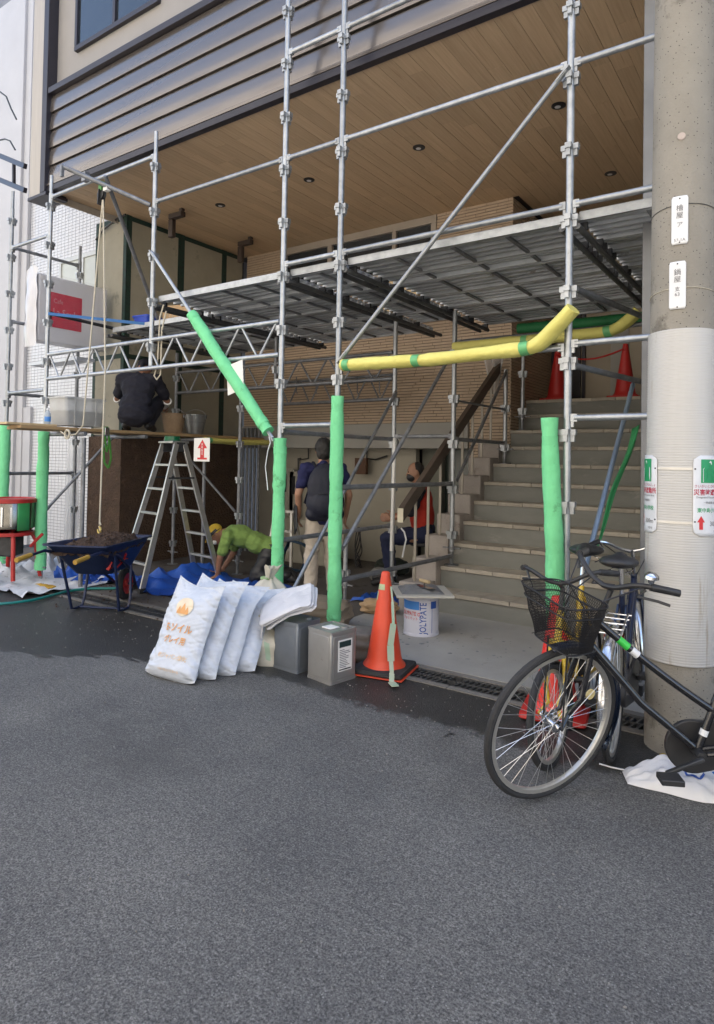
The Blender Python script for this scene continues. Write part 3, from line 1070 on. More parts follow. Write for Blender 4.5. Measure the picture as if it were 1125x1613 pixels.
def standard(x, y, z0, z1, m=galv, jack=True, pad=(9, 9)):
    mb = MB()
    if z1 < 5.2 and z1 > 4:
        mb.tube((0, 0, z0 + (0.14 if jack else 0)), (0, 0, z1 - 0.22), PR, 14)
        mb.tube((0, 0, z1 - 0.22), (0, 0, z1), PR * 0.85, 14)
    else:
        mb.tube((0, 0, z0 + (0.14 if jack else 0)), (0, 0, z1), PR, 14)
    o = mb.obj('standard', m, SC)
    o.location = (x, y, 0)
    for z in POCK:
        if z0 + 0.1 < z < z1 - 0.05 and not pad[0] < z < pad[1]:
            mo('pocket', pkm, o, loc=(0, 0, z))
    if jack:
        mo('jack_base', jbm, o, loc=(0, 0, z0))
    return o


YR, YB2 = 4.25, 6.10
PX = dict(pm=-8.42, p0=-7.52, p1=-5.565, p2=-3.79, p3=-3.175, p4=-1.315, p5=0.52)
standard(PX['pm'], YR, 0, 4.87, pad=(0.05, 1.95))
standard(PX['p0'], YR, 0, 4.86, pad=(0.1, 1.85))
standard(PX['p1'], YR, 2.43, 4.85, jack=False)
standard(PX['p2'], YR, 0.0, 8.2, pad=(0.2, 1.72))
standard(PX['p3'], YR, 0.0, 8.2, pad=(0.15, 2.08))
standard(PX['p4'], YR, 0.02, 8.2, pad=(0.0, 0.9))
standard(PX['p5'], YR, 0.02, 8.2)
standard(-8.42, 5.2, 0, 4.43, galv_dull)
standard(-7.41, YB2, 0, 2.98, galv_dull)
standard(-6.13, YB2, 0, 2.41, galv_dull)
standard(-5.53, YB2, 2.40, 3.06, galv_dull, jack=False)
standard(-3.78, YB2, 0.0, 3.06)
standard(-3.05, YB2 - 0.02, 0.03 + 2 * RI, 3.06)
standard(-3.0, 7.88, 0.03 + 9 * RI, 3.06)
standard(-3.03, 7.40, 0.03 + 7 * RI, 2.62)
standard(-4.11, 5.69, 0.0, 0.62)
standard(-0.98, YB2, 0.03 + 2 * RI, 3.06)


def ledger(p0, p1, name='ledger', m=galv, r=0.0213, heads=True):
    p0, p1 = V(p0), V(p1)
    d = (p1 - p0).normalized()
    mb = MB()
    a, b = p0 + d * 0.045, p1 - d * 0.045
    mb.tube(a, b, r, 12)
    if heads:
        for q, s in ((a, -1), (b, 1)):
            mb.bar(q - d * s * 0.02, q + d * s * 0.022, 0.03, 0.05)
            mb.box(q + d * s * 0.012 + V((0, 0, -0.03)), (0.018, 0.018, 0.06))
    return mb.obj(name, m, SC)


def led_x(xa, xb, z, y=YR, **k):
    return ledger((xa, y, z), (xb, y, z), **k)


# guard rails and ledgers in the front row
for a, b_, z in (('p1', 'p2', 4.12), ('p2', 'p3', 4.12), ('p3', 'p4', 4.12), ('p4', 'p5', 4.12), ('p0', 'p1', 4.60), ('pm', 'p0', 4.14),
                 ('p2', 'p3', 3.19), ('p3', 'p4', 3.19), ('p4', 'p5', 3.19), ('p4', 'p5', 2.28), ('p4', 'p5', 1.80), ('p3', 'p4', 2.26),
                 ('p2', 'p3', 1.79), ('pm', 'p0', 2.28), ('p2', 'p3', 5.05), ('p3', 'p4', 5.05), ('p3', 'p4', 5.98), ('p2', 'p3', 5.98), ('p4', 'p5', 5.05)):
    led_x(PX[a], PX[b_], z)
# cross members into the building
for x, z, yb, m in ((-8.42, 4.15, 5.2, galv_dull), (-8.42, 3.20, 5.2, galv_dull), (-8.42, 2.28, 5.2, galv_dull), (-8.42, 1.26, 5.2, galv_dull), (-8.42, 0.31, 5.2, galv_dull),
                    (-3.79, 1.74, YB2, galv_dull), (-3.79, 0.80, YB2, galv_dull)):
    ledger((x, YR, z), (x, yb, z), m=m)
ledger((-7.52, YR, 3.20), (-7.41, YB2, 3.12), m=dark_steel)
ledger((-3.175, YR, 1.28), (-3.05, YB2, 1.28), m=galv_dull)
ledger((-3.175, YR, 0.52), (-3.05, YB2, 0.54), m=galv_dull)
ledger((-3.78, YB2, 1.77), (-3.05, YB2, 1.77), m=galv_dull)
ledger((-3.05, YB2, 1.74), (-3.03, 7.40, 1.74), m=galv_dull)
ledger((-3.05, YB2, 2.14), (-3.03, 7.40, 2.14), m=galv_dull, r=0.012)
ledger((-1.315, YR, 2.66), (-0.98, YB2, 2.66), m=galv_dull)
ledger((-1.315, YR, 2.15), (-0.98, YB2, 2.15), m=galv_dull)
ledger((-3.05, YB2, 2.74), (-0.98, YB2, 2.74), m=galv_dull)


def brace(p0, p1, m=galv, r=0.0175):
    p0, p1 = V(p0), V(p1)
    mb = MB()
    mb.tube(p0, p1, r, 10)
    d = (p1 - p0).normalized()
    for q, s in ((p0, 1), (p1, -1)):
        mb.bar(q - d * s * 0.03, q + d * s * 0.09, 0.012, 0.045, V((0, 1, 0)))
    return mb.obj('diagonal_brace', m, SC)


brace((-5.53, YR - 0.05, 3.58), (-3.83, YR - 0.05, 1.68))
brace((-3.12, YR - 0.055, 2.30), (-1.33, YR - 0.055, 4.06))
brace((-3.75, YR + 0.05, 0.22), (-3.74, YB2 - 0.05, 2.24))
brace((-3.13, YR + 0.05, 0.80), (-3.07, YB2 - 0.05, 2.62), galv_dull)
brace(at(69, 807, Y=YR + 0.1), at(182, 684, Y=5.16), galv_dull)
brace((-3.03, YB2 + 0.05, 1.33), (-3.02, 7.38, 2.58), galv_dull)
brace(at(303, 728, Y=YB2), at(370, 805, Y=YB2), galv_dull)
brace(at(922, 895, Y=4.32), at(997, 606, Y=5.3), mat('blue_steel', (0.24, 0.31, 0.40), 0.4, 0.5))
# two loose tubes clamped across the left bays: the hoist arm and its prop
ja, jb2 = at(101, 263, Y=3.75), at(237, 323, Y=4.34)
hb = MB()
hb.tube(ja, jb2, 0.0243, 12)
hb.box(ja + V((0.0, -0.02, -0.05)), (0.03, 0.03, 0.12))
hb.box(at(135, 279, Y=4.16), (0.07, 0.06, 0.10))
hb.obj('hoist_arm', galv_dull, SC)
MB().tube(at(166, 277, Y=4.02), at(250, 506, Y=5.2), 0.0213, 12).obj('hoist_prop', galv_dull, SC)


def girder(x0, x1, y, z0, z1, m=galv, n=9):
    mb = MB()
    mb.tube((x0 + 0.03, y, z1), (x1 - 0.03, y, z1), 0.0213, 12)
    o = mb.obj('lattice_girder', m, SC)
    MB().tube((x0 + 0.03, y, z0), (x1 - 0.03, y, z0), 0.0213, 12).obj('bottom_chord', m, o)
    st = (x1 - x0 - 0.1) / (2 * n)
    for i in range(2 * n):
        a = x0 + 0.05 + i * st
        za, zb_ = (z1, z0) if i % 2 == 0 else (z0, z1)
        MB().tube((a + 0.012, y, za), (a + st - 0.012, y, zb_), 0.0115, 8).obj('web_bar', m, o)
    return o


girder(PX['p0'], PX['p2'], YR, 2.41, 2.70, n=8)
girder(-7.41, -3.78, YB2, 2.41, 2.70, galv_dull, n=8)
girder(-6.6, -4.5, 7.3, 2.32, 2.64, galv_dull, n=5)
# U hooks hanging off the back girder
for px in (467, 498, 563, 598):
    q = at(px, 606, Y=7.25)
    MB().path([q + V((0, 0, 0.12)), q + V((0, 0, -0.1)), q + V((0.02, 0, -0.13))], 0.008, 6).obj('hook', galv_dull, SC)

# steel deck planks, seen from below: skin, side channels, inner ribs, cross stiffeners
DZ = 3.10


def plank_mesh(L, W):
    mb = MB()
    mb.bx(0.03, L - 0.03, 0.003, W - 0.003, 0.036, 0.040)
    mb.bx(0.03, L - 0.03, 0.0, 0.032, -0.006, 0.036)
    mb.bx(0.03, L - 0.03, W - 0.032, W, -0.006, 0.036)
    n = max(1, int(W / 0.09))
    for i in range(1, n):
        y = i * W / n
        mb.bx(0.03, L - 0.03, y - 0.016, y + 0.016, 0.010, 0.036)
    return mb.mesh('deck_plank', deckm, 0)


def cross_mesh(W):
    mb = MB()
    mb.bx(-0.014, 0.014, 0.032, W - 0.032, -0.008, 0.009)
    return mb.mesh('stiffener', galv_dull, 0)


def hook_mesh(W):
    mb = MB()
    y = 0
    mb.box((0, y, -0.008), (0.07, 0.022, 0.05))
    mb.tube((0, y - 0.016, -0.03), (0, y + 0.016, -0.03), 0.02, 8)
    return mb.mesh('deck_hook', dark_steel, 30)


cache = {}


def plank(x0, x1, y, W):
    L = round(x1 - x0 - 0.012, 3)
    if (L, W) not in cache:
        cache[(L, W)] = plank_mesh(L, W)
    if W not in cache:
        cache[W] = (cross_mesh(W), hook_mesh(W))
    o = mo('deck_plank', cache[(L, W)], SC, loc=(x0 + 0.006, y, DZ))
    n = 4 if L > 1 else 2
    for i in range(1, n):
        mo('stiffener', cache[W][0], o, loc=(L * i / n + (0.03 if i == 2 else 0), 0, 0))
    for q in (0.045, L - 0.045):
        for yy in (0.05, W - 0.05):
            mo('deck_hook', cache[W][1], o, loc=(q, yy, -0.02))


rows = [(4.31, 0.48), (4.80, 0.24), (5.06, 0.48), (5.55, 0.48), (6.06, 0.48), (6.56, 0.48)]
bays = [(-7.40, -5.565), (-5.565, -3.79), (-3.79, -3.175), (-3.175, -1.315), (-1.315, 0.52)]
for bi, (x0, x1) in enumerate(bays):
    for ri, (y, W) in enumerate(rows):
        if bi == 0 and ri < 2:
            continue
        if bi == 2 and ri == 5:
            continue
        plank(x0, x1, y, W)
# transoms carrying the decks
for x in (-7.40, -5.565, -3.79, -3.175, -1.315, 0.52):
    y0 = YR if x > -7 else 5.0
    for dx in ((-0.05, 0.05) if x < 0 else (0,)):
        MB().tube((x + dx, y0, DZ - 0.055), (x + dx, 7.08, DZ - 0.055), 0.0213, 10).obj('transom', mat('transom_steel', (0.15, 0.155, 0.16), 0.5, 0.5, (0.08, 0.082, 0.086), 10, 0.3), SC)
# toe edge strips along the front of the decks
for (x0, x1) in bays[1:]:
    MB().bx(x0 + 0.05, x1 - 0.05, 4.285, 4.303, DZ - 0.012, DZ + 0.05).obj('deck_edge', galv, SC, bevel=0.003)
MB().bx(-7.38, -5.6, 5.035, 5.053, DZ - 0.012, DZ + 0.05).obj('deck_edge', galv, SC, bevel=0.003)
MB().bx(-8.4, -7.3, 4.5, 4.74, 2.66, 2.70).obj('deck_plank', deckm, SC)


# ------------------------------------------------------------------ foam pads on the tubes
def foam(name, label, pts, r, m, group, seed=0, tapes=(), tape_m=None, flat=1.0, n=18):
    pts = [V(p) for p in pts]
    # resample
    out = []
    for i in range(len(pts) - 1):
        k = max(2, int((pts[i + 1] - pts[i]).length / 0.05))
        for j in range(k):
            out.append(pts[i].lerp(pts[i + 1], j / k))
    out.append(pts[-1])
    for _ in range(3):
        out = [out[0]] + [(out[i - 1] + out[i] * 2 + out[i + 1]) / 4 for i in range(1, len(out) - 1)] + [out[-1]]
    K = len(out)
    mb = MB()
    rr = []
    oo = []
    for i, p in enumerate(out):
        s = i / (K - 1)
        wob = 1 + 0.12 * noise.noise((s * 7, seed * 3.7, 0.3)) + 0.07 * noise.noise((s * 23, seed, 5))
        for tp in tapes:
            wob -= 0.10 * math.exp(-((s - tp) * K * 0.05 / 0.05) ** 2)
        rr.append(r * wob)
        oo.append(p + V((noise.noise((s * 4, seed, 9)), noise.noise((s * 4, seed, 19)), 0)) * 0.012)
    mb.path(oo, rr, n, flat=flat)
    # dents and creases, and the lengthwise slit of the pad
    for i in range(K):
        for j in range(n):
            x, y, z = mb.v[i * n + j]
            c_ = oo[i]
            d_ = V((x, y, z)) - c_
            s = i / (K - 1)
            a = j / n
            k_ = 1 + 0.06 * noise.noise((s * 14 + seed, a * 3, seed)) - 0.05 * max(0, 1 - abs(noise.noise((s * 9, a * 2 + seed, seed))) * 7)
            if j == (seed * 5) % n:
                k_ -= 0.10
            mb.v[i * n + j] = tuple(c_ + d_ * k_)
    o = mb.obj(name, m, None, 60)
    tag(o, label, 'foam pad', group)
    for tp in tapes:
        i = int(tp * (K - 1))
        i = min(max(i, 1), K - 2)
        t = MB()
        d = (oo[i + 1] - oo[i - 1]).normalized()
        t.path([oo[i] - d * 0.03, oo[i], oo[i] + d * 0.03], [rr[i] * 1.06, rr[i] * 1.02, rr[i] * 1.06], n, flat=flat, cap=False)
        t.obj('tape_band', tape_m or green_foam, o)
    return o


GF = 'green foam pads on the scaffold tubes'
foam('foam_pad', 'green foam pad on the scaffold pole behind the white sacks', [(PX['p2'], YR, 0.26), (PX['p2'], YR, 1.68)], 0.056, green_foam, GF, 1, (0.04, 0.35, 0.66, 0.96))
foam('foam_pad', 'green foam pad on the scaffold pole right above the square tins', [(PX['p3'], YR, 0.21), (PX['p3'], YR, 2.02)], 0.056, green_foam, GF, 2, (0.05, 0.28, 0.6, 0.95))
foam('foam_pad', 'green foam pad standing loose against the pole in front of the stairs', [(-1.36, YR - 0.05, 0.05), (-1.365, YR - 0.05, 0.8), (-1.395, YR - 0.06, 1.35), (-1.415, YR - 0.05, 1.80)], 0.058, green_foam, GF, 3, (0.5, 0.93))
foam('foam_pad', 'green foam pad on the pole beside the red mixer', [(PX['p0'] - 0.02, YR, 0.14), (PX['p0'] - 0.02, YR, 1.78)], 0.066, green_foam, GF, 4, (0.12, 0.9))
foam('foam_pad', 'green foam pad on the pole at the left edge behind the mixer', [(PX['pm'] - 0.02, YR, 0.1), (PX['pm'] - 0.02, YR, 1.9)], 0.066, green_foam, GF, 5, (0.5,))
b0, b1 = V((-5.53, YR - 0.05, 3.58)), V((-3.83, YR - 0.05, 1.68))
foam('foam_pad', 'green foam pad slanting down the diagonal brace to the padded pole', [b0.lerp(b1, 0.37), b0.lerp(b1, 0.97)], 0.060, green_foam, GF, 6, (0.03, 0.4, 0.96))
YFm = 'yellow foam pads on the scaffold tubes'
foam('foam_pad', 'yellow foam pad along the front rail with its end bent upward', [(-3.09, YR - 0.045, 2.26), (-2.3, YR - 0.05, 2.245), (-1.52, YR - 0.06, 2.265), (-1.47, YR - 0.065, 2.285), at(903, 486, Y=YR - 0.11)], 0.066, yellow_foam, YFm, 7, (0.04, 0.36, 0.80), green_tape, 0.72)
foam('foam_pad', 'long yellow foam pad on the rear rail behind the bent one', [at(716, 547, Y=YB2 - 0.02), at(860, 533, Y=YB2 - 0.02), at(958, 523, Y=YB2 - 0.04), at(975, 517, Y=YB2 - 0.05), at(1006, 490, Y=YB2 - 0.06)], 0.064, yellow_foam, YFm, 8, (0.42, 0.85), green_tape, 0.8)
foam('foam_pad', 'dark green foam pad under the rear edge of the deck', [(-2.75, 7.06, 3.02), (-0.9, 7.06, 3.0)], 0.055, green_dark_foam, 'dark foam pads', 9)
# flattened yellow foam hung along the end of the plank walkway
ya, yb_ = at(322, 693, X=-6.86), at(420, 697, X=-6.86)
foam('foam_pad', 'yellow foam pad taped along the side of the plank walkway', [ya, ya.lerp(yb_, 0.5) + V((0, 0, -0.015)), yb_], 0.085, yellow_foam, YFm, 10, (0.06,), green_tape, 0.5)

# strip of green sheeting hanging beside the rear brace
gs0, gs1 = at(1002, 672, Y=5.4), at(936, 872, Y=4.6)
o = MB().grid(lambda u, v: gs0.lerp(gs1, v) + V((0.05 * (u - 0.5) * (1.2 - 0.7 * v) + 0.01 * sin(v * 9), 0.02 * sin(u * 5 + v * 7), 0.03 * (u - 0.5))), 5, 24).obj('green_strip', mat('green_sheeting', (0.04, 0.28, 0.10), 0.5, 0, (0.03, 0.22, 0.08), 8), None, 180, solid=0.004)
tag(o, 'dark green plastic strip hanging along the blue brace before the stairs', 'strip')

# ------------------------------------------------------------------ plank walkway on the left
PZ = 1.815
XWK = -7.12
WK = thing('plank_walkway', 'walkway of long wooden planks laid on scaffold tubes', 'walkway', (XWK, 0, PZ))
for k_, (x0, y0, y1, dz) in enumerate(((-0.24, 3.72, 7.4, 0.0), (0.01, 3.62, 7.35, 0.004))):
    MB().bx(x0, x0 + 0.235, y0, y1, -0.036, 0.0).obj('plank', wood_plank, WK, bevel=0.004).location.z = dz
MB().bx(-0.2, 0.2, 3.5, 4.05, 0.006, 0.03).obj('plank', raw_wood, WK, bevel=0.003)
for y in (4.3, 5.12, 6.05):
    MB().tube((-0.45, y, -0.064), (0.36, y, -0.064), 0.0243, 12).obj('bearer', galv_dull, WK)
for y in (4.32, 6.12):
    MB().tube((0.30, y, -0.11 - PZ + 0.0 + PZ), (0.30, y + 0.001, -PZ + 0.004), 0.0243, 12).obj('prop', galv_dull, WK)

# translucent storage tub, bottle, pails
tub_m = mat('cloudy_plastic', (0.62, 0.63, 0.62), 0.35, 0, (0.50, 0.50, 0.49), 6, 0.4, alpha=0.62)
soil_m = mat('brown_soil', (0.085, 0.050, 0.032), 0.95, 0, (0.045, 0.026, 0.017), 18, 0.25, bump=1.0, bscale=70, bdist=0.02)
c0 = at(121, 672, X=XWK)
TB = thing('storage_tub', 'cloudy translucent storage tub half full of soil on the planks', 'tub', (XWK, c0.y, PZ + 0.03), rad(4))
tb = MB()
tw_, td_, th_ = 0.17, 0.27, 0.31


def ring(wx, wy, z, r=0.04, n=4):
    o = []
    for cx, cy, a0 in ((wx - r, wy - r, 0), (-wx + r, wy - r, 90), (-wx + r, -wy + r, 180), (wx - r, -wy + r, 270)):
        for i in range(n + 1):
            a = rad(a0 + 90 * i / n)
            o.append(V((cx + r * cos(a), cy + r * sin(a), z)))
    return o


def loft(mb, rings, cap0=True, cap1=False):
    n = len(rings[0])
    vs = [p for r_ in rings for p in r_]
    fs = []
    for i in range(len(rings) - 1):
        for j in range(n):
            fs.append((i * n + j, i * n + (j + 1) % n, (i + 1) * n + (j + 1) % n, (i + 1) * n + j))
    if cap0:
        fs.append(tuple(reversed(range(n))))
    if cap1:
        fs.append(tuple((len(rings) - 1) * n + j for j in range(n)))
    return mb.add(vs, fs)


loft(tb, [ring(tw_ * 0.9, td_ * 0.9, 0), ring(tw_, td_, th_), ring(tw_ + 0.012, td_ + 0.012, th_), ring(tw_ + 0.012, td_ + 0.012, th_ + 0.02), ring(tw_ - 0.004, td_ - 0.004, th_ + 0.02), ring(tw_ - 0.006, td_ - 0.006, th_ - 0.02)])
tb.obj('shell', tub_m, TB, 40)
so_ = MB()
loft(so_, [ring(tw_ * 0.88, td_ * 0.88, 0.006), ring(tw_ * 0.94, td_ * 0.94, 0.17)], True, True)
so_.obj('soil', soil_m, TB)
for sx in (-1, 1):
    for yy in (-0.14, 0.14):
        MB().bar((sx * tw_ * 0.92, yy, 0.0), (sx * (tw_ + 0.002), yy, th_), 0.02, 0.012, V((sx, 0, 0))).obj('rib', tub_m, TB)
q = at(75, 668, X=XWK + 0.08)
BT = thing('water_bottle', 'small clear water bottle with a blue label on the plank end', 'bottle', (q.x, q.y, PZ + 0.032))
MB().lathe([(0.030, 0), (0.033, 0.01), (0.033, 0.10), (0.030, 0.12), (0.014, 0.15), (0.013, 0.165)], 16).obj('body', mat('bottle', (0.55, 0.62, 0.68), 0.1, 0, alpha=0.7), BT)
MB().lathe([(0.0345, 0.03), (0.0345, 0.085)], 16).obj('label_band', mat('bottle_label', (0.05, 0.22, 0.6), 0.4), BT)
MB().lathe([(0.015, 0.16), (0.015, 0.18), (0, 0.181)], 12).obj('cap', white_p, BT)


def pail(name, label, loc, r0, r1, h, m, inside, rim=True):
    P = thing(name, label, 'bucket', loc, 0.3, 'pails on the plank walkway')
    mb = MB()
    mb.lathe([(0, 0.004), (r0 * 0.97, 0.004), (r0, 0.0), (r1, h - 0.012), (r1 + 0.008, h - 0.01), (r1 + 0.008, h), (r1 - 0.003, h), (r0 - 0.006, 0.02), (0, 0.02)], 28)
    mb.obj('body', m, P)
    MB().lathe([(r1 * 0.9, h * 0.62), (r1 * 0.5, h * 0.70), (0, h * 0.72)], 20).obj('contents', inside, P)
    hd = [V((cos(t) * (r1 + 0.012), 0, h - 0.03 + sin(t) * r1 * 0.62)) for t in [pi * i / 14 for i in range(15)]]
    MB().path(hd, 0.0035, 6).obj('bail_handle', galv_dull, P)
    for s in (-1, 1):
        MB().box((s * (r1 + 0.008), 0, h - 0.035), (0.014, 0.03, 0.04)).obj('ear', galv_dull, P)
    return P


mud_pail = mat('muddy_pail', (0.30, 0.21, 0.13), 0.8, 0, (0.20, 0.13, 0.075), 6, 0.25, bump=0.4, bscale=40, c3=(0.36, 0.30, 0.22), s3=5, t3=0.58)
zinc = mat('zinc', (0.36, 0.37, 0.38), 0.42, 0.7, (0.24, 0.25, 0.26), 7, 0.3, c3=(0.16, 0.13, 0.1), s3=6, t3=0.62)
q = at(273, 680, X=XWK + 0.06)
pail('bucket', 'mud-crusted brown bucket at the crouching worker\'s knee', (q.x, q.y, PZ + 0.004), 0.115, 0.155, 0.27, mud_pail, soil_m)
q = at(307, 683, X=XWK - 0.08)
pail('bucket', 'grey zinc pail with its bail handle up, beside the muddy bucket', (q.x, q.y, PZ + 0.004), 0.105, 0.165, 0.29, zinc, soil_m)

# green ratchet strap hung from the plank, rope hoist with pulley and hook
ST_ = thing('ratchet_strap', 'green webbing strap hanging in a loop from the plank edge', 'strap', (0, 0, 0))
strap_m = mat('strap_green', (0.10, 0.35, 0.06), 0.7, 0, (0.08, 0.28, 0.05), 30, 0.3)
for (pts) in (((163, 670), (162, 700), (165, 730), (171, 737), (175, 722), (173, 695), (169, 672)), ((167, 672), (166, 695), (168, 712), (172, 700), (171, 675))):
    P_ = [at(x, y, X=XWK + 0.27) for x, y in pts]
    mb = MB()
    for i in range(len(P_) - 1):
        mb.bar(P_[i], P_[i + 1], 0.03, 0.004, V((1, 0.3, 0)))
    mb.obj('webbing', strap_m, ST_)
q = at(168, 680, X=XWK + 0.28)
MB().box(q, (0.03, 0.06, 0.10)).obj('ratchet', chrome, ST_, bevel=0.005)
HO = thing('rope_hoist', 'pulley with a hauling rope and brass hook hanging from the hoist arm', 'hoist', (0, 0, 0))
pu = at(163, 303, Y=4.05)
mb = MB()
mb.lathe([(0.02, -0.02), (0.055, -0.02), (0.048, 0.0), (0.055, 0.02), (0.02, 0.02)], 18, pu + V((-0.03, 0, -0.02)), Matrix.Rotation(pi / 2, 3, 'X'))
mb.obj('sheave', black_p, HO)
MB().box(pu + V((-0.035, 0.0, -0.05)), (0.012, 0.085, 0.16), Matrix.Rotation(0.1, 3, 'Y')).obj('cheek', black_p, HO)
MB().box(pu + V((-0.03, 0, 0.07)), (0.05, 0.05, 0.10)).obj('shackle', mat('hoist_green', (0.10, 0.30, 0.07), 0.6), HO)
MB().box(pu + V((0.06, 0, 0.03)), (0.06, 0.05, 0.06)).obj('tape_knot', white_paper, HO)
r_end = at(157, 826, Y=4.05)
MB().path([pu + V((0.0, 0.0, -0.08)), V((r_end.x + 0.03, 4.05, 2.4)), r_end], 0.0085, 8).obj('rope', rope_m, HO)
r2 = [pu + V((-0.01, 0, -0.08)), at(146, 500, Y=4.05), at(131, 670, Y=4.06), at(120, 684, Y=4.05), at(106, 687, Y=4.04), at(96, 680, Y=4.03)]
MB().path(r2, 0.0085, 8).obj('rope', rope_m, HO)
lp = at(106, 684, Y=4.0)
MB().path([lp + V((0.045 * cos(a), 0, 0.045 * sin(a))) for a in [2 * pi * i / 14 for i in range(14)]], 0.012, 6, closed=True).obj('rope_coil', rope_m, HO)
hk = [r_end + V((0.025 * sin(a), 0, -0.03 - 0.03 + 0.032 * cos(a))) for a in [i * 0.5 for i in range(11)]]
MB().path(hk, 0.011, 8).obj('hook', mat('brass', (0.55, 0.42, 0.15), 0.35, 0.9), HO)
MB().path([r_end + V((0.0, 0, 0.03)), r_end + V((0.02, 0, 0)), r_end + V((-0.01, 0, -0.02)), r_end + V((0.03, 0, -0.10)), r_end + V((0.0, 0, -0.15))], 0.008, 6).obj('knot', rope_m, HO)

# things lying on the upper deck
q = at(283, 508, Y=5.35)
CB = thing('cardboard_box', 'open cardboard carton with string, on the deck', 'box', (q.x, 5.4, DZ + 0.041), 0.25)
card = mat('cardboard', (0.50, 0.34, 0.19), 0.85, 0, (0.43, 0.29, 0.16), 4, 0.4)
MB().bx(-0.2, 0.2, -0.14, 0.14, 0, 0.2).obj('carton', card, CB, bevel=0.004)
MB().bx(-0.2, 0.2, -0.145, -0.141, 0.14, 0.23).obj('flap', card, CB)
MB().path([V((-0.18, -0.16, 0.02)), V((-0.12, -0.17, 0.16)), V((-0.05, -0.17, 0.03)), V((0.0, -0.17, 0.17)), V((0.06, -0.17, 0.04))], 0.006, 6).obj('string', rope_m, CB)
q = at(232, 512, Y=5.4)
BK = thing('basket', 'blue plastic basket on the deck beside the carton', 'basket', (q.x, 5.4, DZ + 0.041), 0.1)
bluep = mat('blue_plastic', (0.02, 0.07, 0.5), 0.4)
bk_ = MB()
loft(bk_, [ring(0.10, 0.09, 0), ring(0.14, 0.13, 0.17), ring(0.15, 0.14, 0.17), ring(0.15, 0.14, 0.19), ring(0.13, 0.12, 0.185), ring(0.095, 0.085, 0.02)])
bk_.obj('shell', bluep, BK)
q = at(637, 382, Y=6.3)
WB = thing('wooden_crate', 'pale wooden crate standing on the deck under the soffit', 'crate', (q.x, 6.3, DZ + 0.041), 0.12)
for z in (0.02, 0.16, 0.30, 0.44):
    MB().bx(-0.24, 0.24, -0.16, -0.145, z, z + 0.11).obj('slat', raw_wood, WB, bevel=0.002)
    MB().bx(-0.24, 0.24, 0.145, 0.16, z, z + 0.11).obj('slat', raw_wood, WB, bevel=0.002)
for x in (-0.23, 0.23):
    MB().bx(x - 0.012, x + 0.012, -0.144, 0.144, 0.0, 0.56).obj('side', raw_wood, WB)
MB().bx(-0.26, 0.26, -0.17, 0.17, 0.562, 0.58).obj('lid', raw_wood, WB, bevel=0.002)
# blue band strung from the left pole to the deck
MB().bar(at(76, 494, Y=4.2), at(228, 510, Y=5.0), 0.004, 0.035).obj('blue_band', mat('band_blue', (0.03, 0.16, 0.42), 0.5))
tag(bpy.data.objects['blue_band'], 'blue flat band stretched from the scaffold pole across the sign box', 'strap')
# looped rope hanging from the deck in front of the girder
q = [at(x, y, Y=4.28) for x, y in ((258, 480), (252, 500), (250, 540), (248, 575), (243, 592), (247, 598), (253, 590), (254, 560), (255, 520), (262, 490))]
tag(MB().path(q, 0.008, 6).obj('rope_loop', rope_m), 'cream rope loop hanging from the deck over the lattice girder', 'rope')
# sheet of white paper taped behind the slanting pad
q0, q1, q2, q3 = at(357, 577, Y=4.19), at(382, 566, Y=4.19), at(384, 612, Y=4.19), at(359, 623, Y=4.19)
tag(MB().poly([q0, q1, q2, q3], (0, 0.003, 0)).obj('paper_sheet', white_paper, None, 0), 'blank white paper sheet taped behind the slanting green pad', 'paper')
# white string off the padded pole
tag(MB().path([at(x, y, Y=4.17) for x, y in ((424, 688), (426, 697), (422, 710), (418, 735), (420, 752), (422, 772))], 0.004, 6).obj('dangling_string', white_p), 'white cord dangling beside the padded pole behind the sacks', 'cord')
tag(MB().path([at(x, y, Y=6.03) for x, y in ((632, 832), (637, 838), (640, 850), (637, 862), (634, 878))], 0.009, 6).obj('tie_cord', white_p), 'white tie knotted on the rear pole by the handrail end', 'cord')
# white conduit strapped to the rear pole
tag(MB().bar(at(622, 690, Y=6.05), at(617, 868, Y=6.05), 0.03, 0.03, V((0, 1, 0))).obj('white_batten', white_paper), 'white batten tied to the rear pole beside the handrail', 'batten')
# arrow notice on the step ladder
AS = thing('arrow_notice', 'white notice with a red upward arrow hung on the step ladder', 'notice', (0, 0, 0))
a, b_ = at(306, 690, Y=5.0), at(330, 727, Y=5.0)
MB().bx(a.x, b_.x, 5.0, 5.003, b_.z, a.z).obj('board', white_paper, AS, 0)
cx, w_, zt_, h_ = (a.x + b_.x) / 2 + 0.01, b_.x - a.x, a.z, a.z - b_.z
arrow = [(0, 0.93), (0.30, 0.56), (0.12, 0.56), (0.12, 0.16), (0.3, 0.16), (0.3, 0.08), (-0.3, 0.08), (-0.3, 0.16), (-0.12, 0.16), (-0.12, 0.56), (-0.30, 0.56)]
mb = MB()
mb.poly([(cx + u * w_, 4.998, b_.z + v * h_) for u, v in arrow], (0, 0.001, 0))
mb.obj('arrow', red_print, AS, 0)
for i, ch in enumerate('昇降階段'):
    lettering('lettering', ch, h_ * 0.12, lambda u, v, i=i: V((cx + u, 4.9965, b_.z + h_ * (0.68 - i * 0.13) + v)), white_paper, AS)

# ------------------------------------------------------------------ aluminium step ladder
LD = thing('step_ladder', 'aluminium A-frame step ladder standing open on the blue tarp', 'ladder', (-6.22, 5.10, 0.012), rad(-9))
LH, HWB, HWT, SPR = 1.66, 0.27, 0.15, 0.46


def rail_pt(s, sx, t):
    return V((sx * (HWB + (HWT - HWB) * t), s * SPR * (1 - t) + s * 0.05, LH * t))


